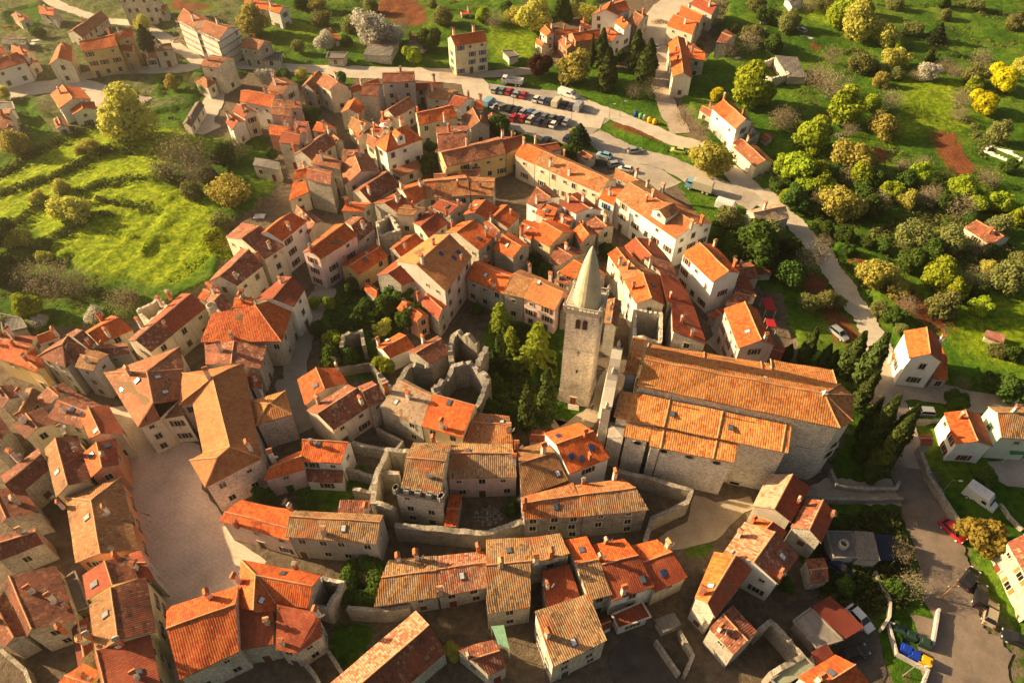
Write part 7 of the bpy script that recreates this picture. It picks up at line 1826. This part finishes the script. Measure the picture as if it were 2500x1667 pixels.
for vi, ((u, v), col, a, s) in enumerate(VANS):
    x, y, z = un(u, v, 1.0); root = empty("van", (x, y, .05), VL[min(vi, 4)], "van", None, radians(a)); mb = MB()
    def sec(wd, zt, z0=.35): return [(-wd, z0), (-wd, zt-.3), (-wd*.9, zt), (wd*.9, zt), (wd, zt-.3), (wd, z0)]
    hgt = 2.7 if vi == 4 else 2.1
    loft(mb, [(-2.5*s, sec(.95, hgt-.05)), (-2.4*s, sec(1.0, hgt)), (1.0*s, sec(1.0, hgt)), (1.7*s, sec(.97, 1.3)), (2.35*s, sec(.9, 1.1)), (2.5*s, sec(.8, .8))], "paint_"+col); mb.obj("body", root).name = "body"
    mb = MB(); mb.face([(1.06*s, -.82, hgt-.25), (1.06*s, .82, hgt-.25), (1.72*s, .86, 1.36), (1.72*s, -.86, 1.36)], "glass")
    for sd_ in (-1, 1): mb.face([(-.1 if vi != 4 else .3, sd_*1.02, 1.25), (1.1*s, sd_*1.02, 1.25), (1.0*s, sd_*1.02, 1.8), (-.1 if vi != 4 else .3, sd_*1.02, 1.8)], "glass")
    if vi == 4: mb.box((-.6, .1, hgt), (.7, .7, .12), "metalwhite"); mb.box((-1.6, -.1, hgt), (.6, .6, .12), "metalwhite")
    mb.obj("windows", root)
    for wx in (-1.5*s, 1.5*s):
        for wy in (-.92, .92): inst(WHL, "wheel", root, (wx, wy, .35), 0, 1.15)
def truck(px, ang, label, cab, bed, name, open_bed):
    x, y, z = un(px[0], px[1], 1.0); root = empty(name, (x, y, .05), label, "truck", None, radians(ang)); mb = MB()
    mb.box((2.5, 0, .5), (1.7, 2.1, 1.3), cab); mb.box((2.35, 0, 1.8), (1.3, 1.95, .7), cab, 0, 1.0); mb.obj("cab", root)
    mb = MB(); mb.box((3.36, 0, 1.45), (.06, 1.8, .6), "glass"); mb.box((2.4, 0, 1.95), (.9, 2.14, .42), "glass"); mb.obj("windows", root)
    mb = MB(); mb.box((0, 0, .55), (6.4, .9, .25), "darkmetal"); mb.obj("chassis", root); mb = MB()
    if open_bed:
        mb.box((-.9, 0, .95), (4.8, 2.3, .15), bed)
        for yy in (-1.12, 1.12): mb.box((-.9, yy, 1.1), (4.8, .08, 1.0), bed)
        for xx in (-3.27, 1.47): mb.box((xx, 0, 1.1), (.08, 2.3, 1.1), bed)
    else: mb.box((-.9, 0, .85), (4.9, 2.2, 2.0), bed); mb.box((-.9, 0, 2.85), (4.9, 2.2, .12), bed, 0, .93)
    mb.obj("cargo_bed" if open_bed else "cargo_box", root)
    for wx in (-2.4, -1.3, 2.3):
        for wy in (-.95, .95): inst(WHL, "wheel", root, (wx, wy, .45), 0, 1.45)
truck((1144+322/3, 600/3), 165, "white dump truck with open grey bed parked above the red cars", "paint_white", "metalwhite", "dump_truck", True)
truck((1144+1688/3, 1372/3), 152, "light blue box truck with pale canvas box on the verge", "paint_sky", "paint_beige", "box_truck", False)
x, y, z = un(1144+1880/3, 1505/3, 1); root = empty("caravan", (x, y, 0), "white caravan standing on the grass under the long road", "caravan", None, radians(-30)); mb = MB()
loft(mb, [(-2.3, [(-1, .5), (-1, 1.9), (-.9, 2.2), (.9, 2.2), (1, 1.9), (1, .5)]), (-2.0, [(-1.05, .45), (-1.05, 2.1), (-.95, 2.4), (.95, 2.4), (1.05, 2.1), (1.05, .45)]), (1.9, [(-1.05, .45), (-1.05, 2.1), (-.95, 2.4), (.95, 2.4), (1.05, 2.1), (1.05, .45)]), (2.3, [(-1, .5), (-1, 1.6), (-.9, 1.9), (.9, 1.9), (1, 1.6), (1, .5)])], "paint_white"); mb.obj("body", root)
mb = MB()
for yy in (-1.07, 1.07): mb.box((.5, yy, 1.2), (1.2, .04, .55), "glass")
mb.obj("windows", root)
for wy in (-.95, .95): inst(WHL, "wheel", root, (0, wy, .33))
# boats in the gardens
def boat(px, ang, label, s=1.0):
    x, y, z = un(*px, .6); mb = MB(); secs = []
    for xx, wd, dr in ((-2.4, .75, .5), (-1.2, .95, .55), (.6, .95, .58), (1.8, .6, .5), (2.6, .05, .25)): secs.append((xx*s, [(-wd*s, 1.0), (-wd*.7*s, 1.0-dr*.7), (0, 1.0-dr), (wd*.7*s, 1.0-dr*.7), (wd*s, 1.0)]))
    loft(mb, secs, "paint_white", True)
    for (x0, r0), (x1, r1) in zip(secs[:-1], secs[1:]): mb.face([(x0, r0[0][0]*.85, .95), (x1, r1[0][0]*.85, .95), (x1, r1[-1][0]*.85, .95), (x0, r0[-1][0]*.85, .95)], "metalwhite")
    root = empty("boat", (x, y, 0), label, "boat", None, radians(ang)); mb.obj("hull", root); mb = MB(); mb.box((0, 0, .0), (3.2*s, .3, .5), "wood"); mb.obj("cradle", root)
boat((290/3, 300/3), 20, "white boat stored by the grey shed at the far left, upper one"); boat((262/3, 335/3), -25, "white boat stored by the grey shed at the far left, lower one")
boat((1716+760/3, 283/3), -20, "small white boat beside the white truck in the top meadow"); boat((1716+866/3, 672/3), -50, "upturned looking white boat near the leafless pair", .9)
# recycling igloos
def igloo(px, col, label):
    x, y, z = un(*px, .7); m_ = "bin_"+col
    if m_ not in MATS: plain(m_, dict(blue=(.01, .04, .35), green=(.12, .32, .08), greygreen=(.2, .3, .2), yellow=(.75, .42, .01), dgreen=(.03, .08, .05))[col], .45)
    root = empty("recycling_bin", (x, y, .05), label, "recycling bin", "row of igloo recycling bins"); mb = MB(); n = 12; pr = [(.62, 0), (.72, .5), (.66, 1.0), (.48, 1.35), (.2, 1.52), (0, 1.55)]
    for (r0, z0), (r1, z1) in zip(pr[:-1], pr[1:]):
        for i in range(n): a0, a1_ = 2*pi*i/n, 2*pi*(i+1)/n; mb.face([(r0*cos(a0), r0*sin(a0), z0), (r0*cos(a1_), r0*sin(a1_), z0), (r1*cos(a1_), r1*sin(a1_), z1), (r1*cos(a0), r1*sin(a0), z1)], m_)
    mb.obj("body", root, smooth=True)
    mb = MB(); mb.tube((0, -.66, .95), (0, -.5, .98), .16, "darkmetal", 10); mb.obj("slot", root)
for (u, v), c_, l_ in zip(((1225, 835), (1262, 850), (1293, 860), (1325, 878), (1363, 892)), ("blue", "green", "greygreen", "yellow", "yellow"), ("blue igloo recycling bin at the left end of the row", "bright green igloo recycling bin next to the blue one", "pale grey green igloo recycling bin in the middle of the row", "left one of the two yellow igloo recycling bins", "yellow igloo recycling bin at the right end of the row")): igloo((1144+u/3, v/3), c_, l_)
def container(px, col, label, ang):
    x, y, z = un(*px, .6); m_ = "bin_"+col; root = empty("waste_container", (x, y, .05), label, "waste container", "waste containers in the walled yard", radians(ang)); mb = MB(); mb.box((0, 0, .15), (1.4, 1.05, 1.0), m_, 0, 1.08); mb.obj("body", root)
    mb = MB(); mb.box((0, 0, 1.16), (1.55, 1.2, .12), m_); mb.box((0, 0, 1.28), (1.2, .7, .12), m_, 0, .8); mb.obj("lid", root)
if "bin_dgreen" not in MATS: plain("bin_dgreen", (.02, .05, .035), .5)
container((1716+1485/3, 1144+1330/3), "blue", "blue lidded waste container at the left of the short row", -30); container((1716+1548/3, 1144+1375/3), "blue", "blue lidded waste container beside the yellow one", -30); container((1716+1620/3, 1144+1412/3), "yellow", "yellow lidded waste container in the walled yard", -30)
for k, (u, v) in enumerate(((1435, 1185), (1515, 1225), (1620, 1280))): container((1716+u/3, 1144+v/3), "dgreen", ["left", "middle", "right"][k]+" one of the three big dark green waste containers", -27)
# lamp posts and poles
def lamp(base, top, label, wood=False):
    x, y, z = un(*base, 0); b_ = -(top[1]-833.5)/FPX; dy = _F[1]+_U[1]*b_; dz = _F[2]+_U[2]*b_; Hh = min(11, max(4.5, CAMH+dz*y/dy)); root = empty("utility_pole" if wood else "street_lamp", (x, y, 0), label, "utility pole" if wood else "street lamp"); mb = MB(); mb.tube((0, 0, 0), (0, 0, Hh), .13 if wood else .08, "wood" if wood else "iron", 8, .09 if wood else .05); mb.obj("pole", root)
    if wood: mb = MB(); mb.box((0, 0, Hh-.6), (1.6, .12, .12), "wood"); [mb.tube((q, 0, Hh-.48), (q, 0, Hh-.3), .05, "metalwhite", 6) for q in (-.7, 0, .7)]; mb.obj("crossarm", root)
    else: mb = MB(); mb.tube((0, 0, Hh-.05), (.9, -.2, Hh+.1), .04, "iron", 6); mb.box((1.1, -.24, Hh+.05), (.6, .25, .12), "metalwhite"); mb.obj("lamp_head", root)
cc = lambda u, v: (1144+u/3, v/3); kk = lambda u, v: (1716+u/3, 1144+v/3)
lamp(cc(1106, 858), cc(1112, 742), "street lamp beside the road left of the blue igloo bin"); lamp(cc(680, 650), cc(680, 590), "street lamp at the park edge behind the long white van"); lamp(cc(1028, 870), cc(1030, 812), "short street lamp at the car park exit")
lamp(cc(748, 930), cc(760, 838), "street lamp at the right end of the car park rows"); lamp(cc(330, 790), cc(332, 710), "street lamp between the two car park rows"); lamp(cc(1392, 920), cc(1395, 868), "small sign post beside the right yellow igloo bin")
lamp(kk(1735, 190), kk(1808, 85), "street lamp leaning over the stone roadside wall at the right"); lamp(kk(1730, 955), kk(1825, 850), "wooden utility pole beside the lower right road", True); lamp(kk(1465, 1515), kk(1525, 1440), "street lamp in front of the waste container yard")
lamp(cc(893, 905), cc(890, 870), "street lamp standing in the car park entrance") if 0 else None
# parasol on the dark red roof terrace, flags, pot of the round tower
x, y, z = un(572+1100/3, 940/3, 7.2); root = empty("parasol", (x, y, 6.4), "white parasol on the dark red roof terrace left of the big villa", "parasol"); mb = MB(); n = 8
for i in range(n): a0, a1_ = 2*pi*i/n, 2*pi*(i+1)/n; mb.face([(1.3*cos(a0), 1.3*sin(a0), 1.7), (1.3*cos(a1_), 1.3*sin(a1_), 1.7), (0, 0, 2.2)], "dish")
mb.obj("canopy", root); mb = MB(); mb.tube((0, 0, -.8), (0, 0, 2.2), .04, "iron"); mb.obj("pole", root)
for k, (u, v) in enumerate(((722, 722), (734, 750), (738, 785))):
    x, y, z = un(u/2.044, 900+v/2.044, 4.5); root = empty("flag", (x, y, z), ["upper", "middle", "lower"][k]+" one of the three flags on the orange house front by the square", "flag", None, radians(-20-12*k)); mb = MB(); mb.tube((-1.2, 0, -.6), (.9, 0, .7), .03, "iron", 5); mb.obj("pole", root); mb = MB()
    for q, m_ in enumerate(("canopy", "dish", "shut_blue")): mb.face([(.9-.35*q, 0, .7-.2*q), (.55-.35*q, 0, .5-.2*q), (.65-.35*q, .1, -.6-.15*q), (1.0-.35*q, .1, -.45-.15*q)], m_)
    mb.obj("cloth", root)
x, y, z = un(1550/3, 500+745/3, 8.6); mb = MB(); n = 14
for (r0, z0), (r1, z1) in zip([(.9, 0), (.95, 1.1), (.75, 1.2)], [(.95, 1.1), (.75, 1.2), (.7, .4)]):
    for i in range(n): a0, a1_ = 2*pi*i/n, 2*pi*(i+1)/n; mb.face([(r0*cos(a0), r0*sin(a0), z0), (r0*cos(a1_), r0*sin(a1_), z0), (r1*cos(a1_), r1*sin(a1_), z1), (r1*cos(a0), r1*sin(a0), z1)], "surround")
o = mb.obj("stone_wellhead"); o.location = (x, y, 7.9); tag(o, "round pale stone wellhead ring on the battlemented chimney house", "wellhead")
x, y, z = un(1716+1025/3, 1144+560/3, 3.3); o = bpy.data.objects.new("stone_wellhead", o.data); LINK(o); o.location = (x, y, 3.1); o.scale = (.75, .75, .8); tag(o, "small round stone wellhead on the concrete cistern roof", "wellhead")
# merlons of the battlemented row
# scaffold round the long building
root = empty("scaffold", (*un(1450/3, 240/3, 0)[:2], 0), "white netted scaffold wrapped round the long building at the top left", "scaffold")
T(0, 0, 3); pp = [un(a, b_, 8.5) for a, b_ in P("1285,150 1440,228 1598,308 1760,208")]; RX = root.location
plain("net", (.66, .62, .56), .9, var=.12, scale=.8)
for a, b_ in zip(pp[:-1], pp[1:]):
    mb = MB(); l = hypot(b_[0]-a[0], b_[1]-a[1]); k = max(2, int(l/2.2))
    for z in (2.1, 4.2, 6.3, 8.4): mb.tube((a[0], a[1], z), (b_[0], b_[1], z), .05, "iron", 5); mb.box(((a[0]+b_[0])/2, (a[1]+b_[1])/2, z-.12), (l, .7, .06), "wood", atan2(b_[1]-a[1], b_[0]-a[0]))
    for i in range(k+1): q = lerp(a, b_, i/k); mb.tube((q[0], q[1], 0), (q[0], q[1], 9.6), .05, "iron", 5)
    mb.obj("poles", root, (RX.x, RX.y, 0)); mb = MB(); dx, dy = (b_[0]-a[0])/l, (b_[1]-a[1])/l
    for i in range(k):
        if (i*7+k) % 5 == 0: continue
        q0, q1 = lerp(a, b_, i/k), lerp(a, b_, (i+1)/k); o_ = (dy*.1, -dx*.1)
        for z in (.2, 2.3, 4.4, 6.5): mb.face([(q0[0]+o_[0], q0[1]+o_[1], z), (q1[0]+o_[0], q1[1]+o_[1], z), (q1[0]+o_[0]*R.uniform(.5, 2.5), q1[1]+o_[1]*R.uniform(.5, 2.5), z+2), (q0[0]+o_[0], q0[1]+o_[1], z+2)], "net")
    mb.obj("netting", root, (RX.x, RX.y, 0))
# stone heaps and small clutter in the yards
def heap(px, r, hgt, m_, label, name="rubble_heap"):
    x, y, z = un(*px, .3); rs = random.Random(int(px[0])); mb = MB()
    for i in range(int(60*r)):
        a = rs.uniform(0, 6.28); d = rs.uniform(0, 1)**.6*r; s = rs.uniform(.15, .5); mb.box((d*cos(a), d*sin(a)*.7, max(0, hgt*(1-d/r))*rs.uniform(.4, 1)-.1), (s, s*rs.uniform(.5, 1), s*.6), m_, rs.uniform(0, 3), .8)
    o = mb.obj(name); o.location = (x, y, 0); tag(o, label, "rubble heap")
heap((1716+485/3, 1275/3), 4.5, 2.2, "wall_greystone", "grey rubble mound beside the cream garage building"); heap((1716+1000/3, 1010/3), 3.6, 1.5, "wall_greystone", "pale rubble spread beside the blue tarpaulin")
heap((1144+1400/3, 160/3), 3.2, 1.2, "sand", "heap of building sand in the upper square"); heap((60/3, 215/3), 5, 1.4, "brick", "reddish brick debris at the far top left"); heap((1330/3, 290/3), 4, 1.5, "sand", "earth heap beside the netted scaffold")
heap((1716+820/3, 355/3), 3, 1, "brick", "reddish tile rubble in the top meadow"); heap((1144+960/3, 1190/3), 2.6, 1.2, "darkmetal", "dark scrap heap beside the wooden shelter"); heap((500+2080/3, 1144+340/3), 2.4, .8, "wall_greystone", "colourful looking clutter heap in the castle court")
def tarp(px, a, b_, m_, label):
    x, y, z = un(*px, .3); mb = MB(); rs = random.Random(int(px[0])); n = 6; g_ = [[(a*(i/n-.5), b_*(j/n-.5), .25+.5*sin(pi*i/n)*sin(pi*j/n)+rs.uniform(0, .15)) for j in range(n+1)] for i in range(n+1)]
    for i in range(n):
        for j in range(n): mb.face([g_[i][j], g_[i+1][j], g_[i+1][j+1], g_[i][j+1]], m_)
    o = mb.obj("tarpaulin"); o.location = (x, y, 0); tag(o, label, "tarpaulin")
tarp((1716+925/3, 905/3), 4.5, 3, "shut_blue", "bright blue tarpaulin in the garden above the rubble"); tarp((1716+338/3, 512/3), 4.5, 3, "metalwhite", "white sheet lying on the grass left of the open barn"); tarp((1716+1312/3, 398/3), 3.5, 2.5, "metalwhite", "pale sheet with debris on the upper meadow"); tarp((1716+575/3, 655/3), 2.6, 1.6, "netting", "turquoise cover in the grass below the open barn")
tarp((1900/3, 250+835/3), 2.6, 1.8, "metalwhite", "pale crumpled sheet beside the clipped bush in the meadow garden")
# planters and fence by the lower right road
mb = MB(); T(1950, 880, 4.273); a, b_ = [un(*q, 0) for q in P("1385,1150 1470,1330")]
for i in range(12): q = lerp(a, b_, i/11); mb.tube((q[0], q[1], 0), (q[0], q[1], 1.4), .03, "darkmetal", 5)
for z in (.4, .9, 1.4): mb.tube((a[0], a[1], z), (b_[0], b_[1], z), .025, "darkmetal", 5)
o = mb.obj("metal_fence"); tag(o, "thin metal garden gate and fence between the two roadside walls", "fence")
# people
def person(px, rz, label, shirt, trousers):
    x, y, z = un(*px, 0)
    V_ = [(0, 0, .95), (0, 0, 1.2), (0, 0, 1.42), (0, 0, 1.52), (0, .02, 1.68), (-.19, 0, 1.40), (-.25, .06, 1.12), (-.24, .16, .92), (.19, 0, 1.40), (.25, -.06, 1.12), (.24, -.12, .9), (-.1, 0, .9), (-.11, .14, .5), (-.11, .08, .08), (-.11, .22, .04), (.1, 0, .9), (.11, -.12, .5), (.11, -.3, .1), (.11, -.18, .05)]
    E_ = [(0, 1), (1, 2), (2, 3), (3, 4), (2, 5), (5, 6), (6, 7), (2, 8), (8, 9), (9, 10), (0, 11), (11, 12), (12, 13), (13, 14), (0, 15), (15, 16), (16, 17), (17, 18)]
    r_ = [.15, .14, .14, .06, .1, .065, .05, .04, .065, .05, .04, .09, .065, .045, .04, .09, .065, .045, .04]
    me = bpy.data.meshes.new("person"); me.from_pydata(V_, E_, []); ob_ = bpy.data.objects.new("tmp", me); LINK(ob_); ob_.modifiers.new("s", 'SKIN'); ob_.modifiers.new("b", 'SUBSURF').levels = 1
    for i, rr_ in enumerate(r_): me.skin_vertices[0].data[i].radius = (rr_, rr_*.85); me.skin_vertices[0].data[i].use_root = i == 0
    dg = bpy.context.evaluated_depsgraph_get(); m2 = bpy.data.meshes.new_from_object(ob_.evaluated_get(dg)); bpy.data.objects.remove(ob_)
    m2.materials.clear()
    for k_ in ("skin", shirt, trousers, "hair"): m2.materials.append(MATS[k_])
    for p_ in m2.polygons:
        zc = p_.center.z; xc = abs(p_.center.x); p_.use_smooth = True
        p_.material_index = 3 if zc > 1.68 or (zc > 1.58 and p_.center.y < 0) else 0 if zc > 1.47 or (xc > .2 and zc < .98) else 1 if zc > .95 else 2
    o_ = bpy.data.objects.new("person", m2); LINK(o_); o_.location = (x, y, .08); o_.rotation_euler = (0, 0, rz); tag(o_, label, "person")
plain("skin", (.42, .24, .16), .6); plain("hair", (.03, .02, .015), .6); plain("cloth_dark", (.02, .025, .05), .9); plain("cloth_navy", (.03, .05, .12), .9)
person((1340+470/4.613, 780+1030/4.613), 2.2, "left one of two people in dark clothes walking by the bell tower", "cloth_dark", "cloth_navy"); person((1340+488/4.613, 780+1012/4.613), 2.4, "right one of two people in dark clothes walking by the bell tower", "cloth_navy", "cloth_dark")
# ================= haze =================
if HAZE > 0:
    hm = bpy.data.materials.new("haze"); hm.use_nodes = True; t_ = hm.node_tree; t_.nodes.clear(); o_ = t_.nodes.new("ShaderNodeOutputMaterial"); pv = t_.nodes.new("ShaderNodeVolumePrincipled")
    pv.inputs["Color"].default_value = (.98, .9, .75, 1); pv.inputs["Density"].default_value = HAZE; pv.inputs["Anisotropy"].default_value = .78; L(t_, pv.outputs[0], o_.inputs["Volume"])
    MATS["haze"] = hm; mb = MB(); mb.box((0, 600, -3), (1500, 1500, CAMH+18), "haze"); o_ = mb.obj("haze"); tag(o_, "warm haze lying over the town and fields", None, None, "stuff"); hm.cycles.homogeneous_volume = True if hasattr(hm.cycles, "homogeneous_volume") else None
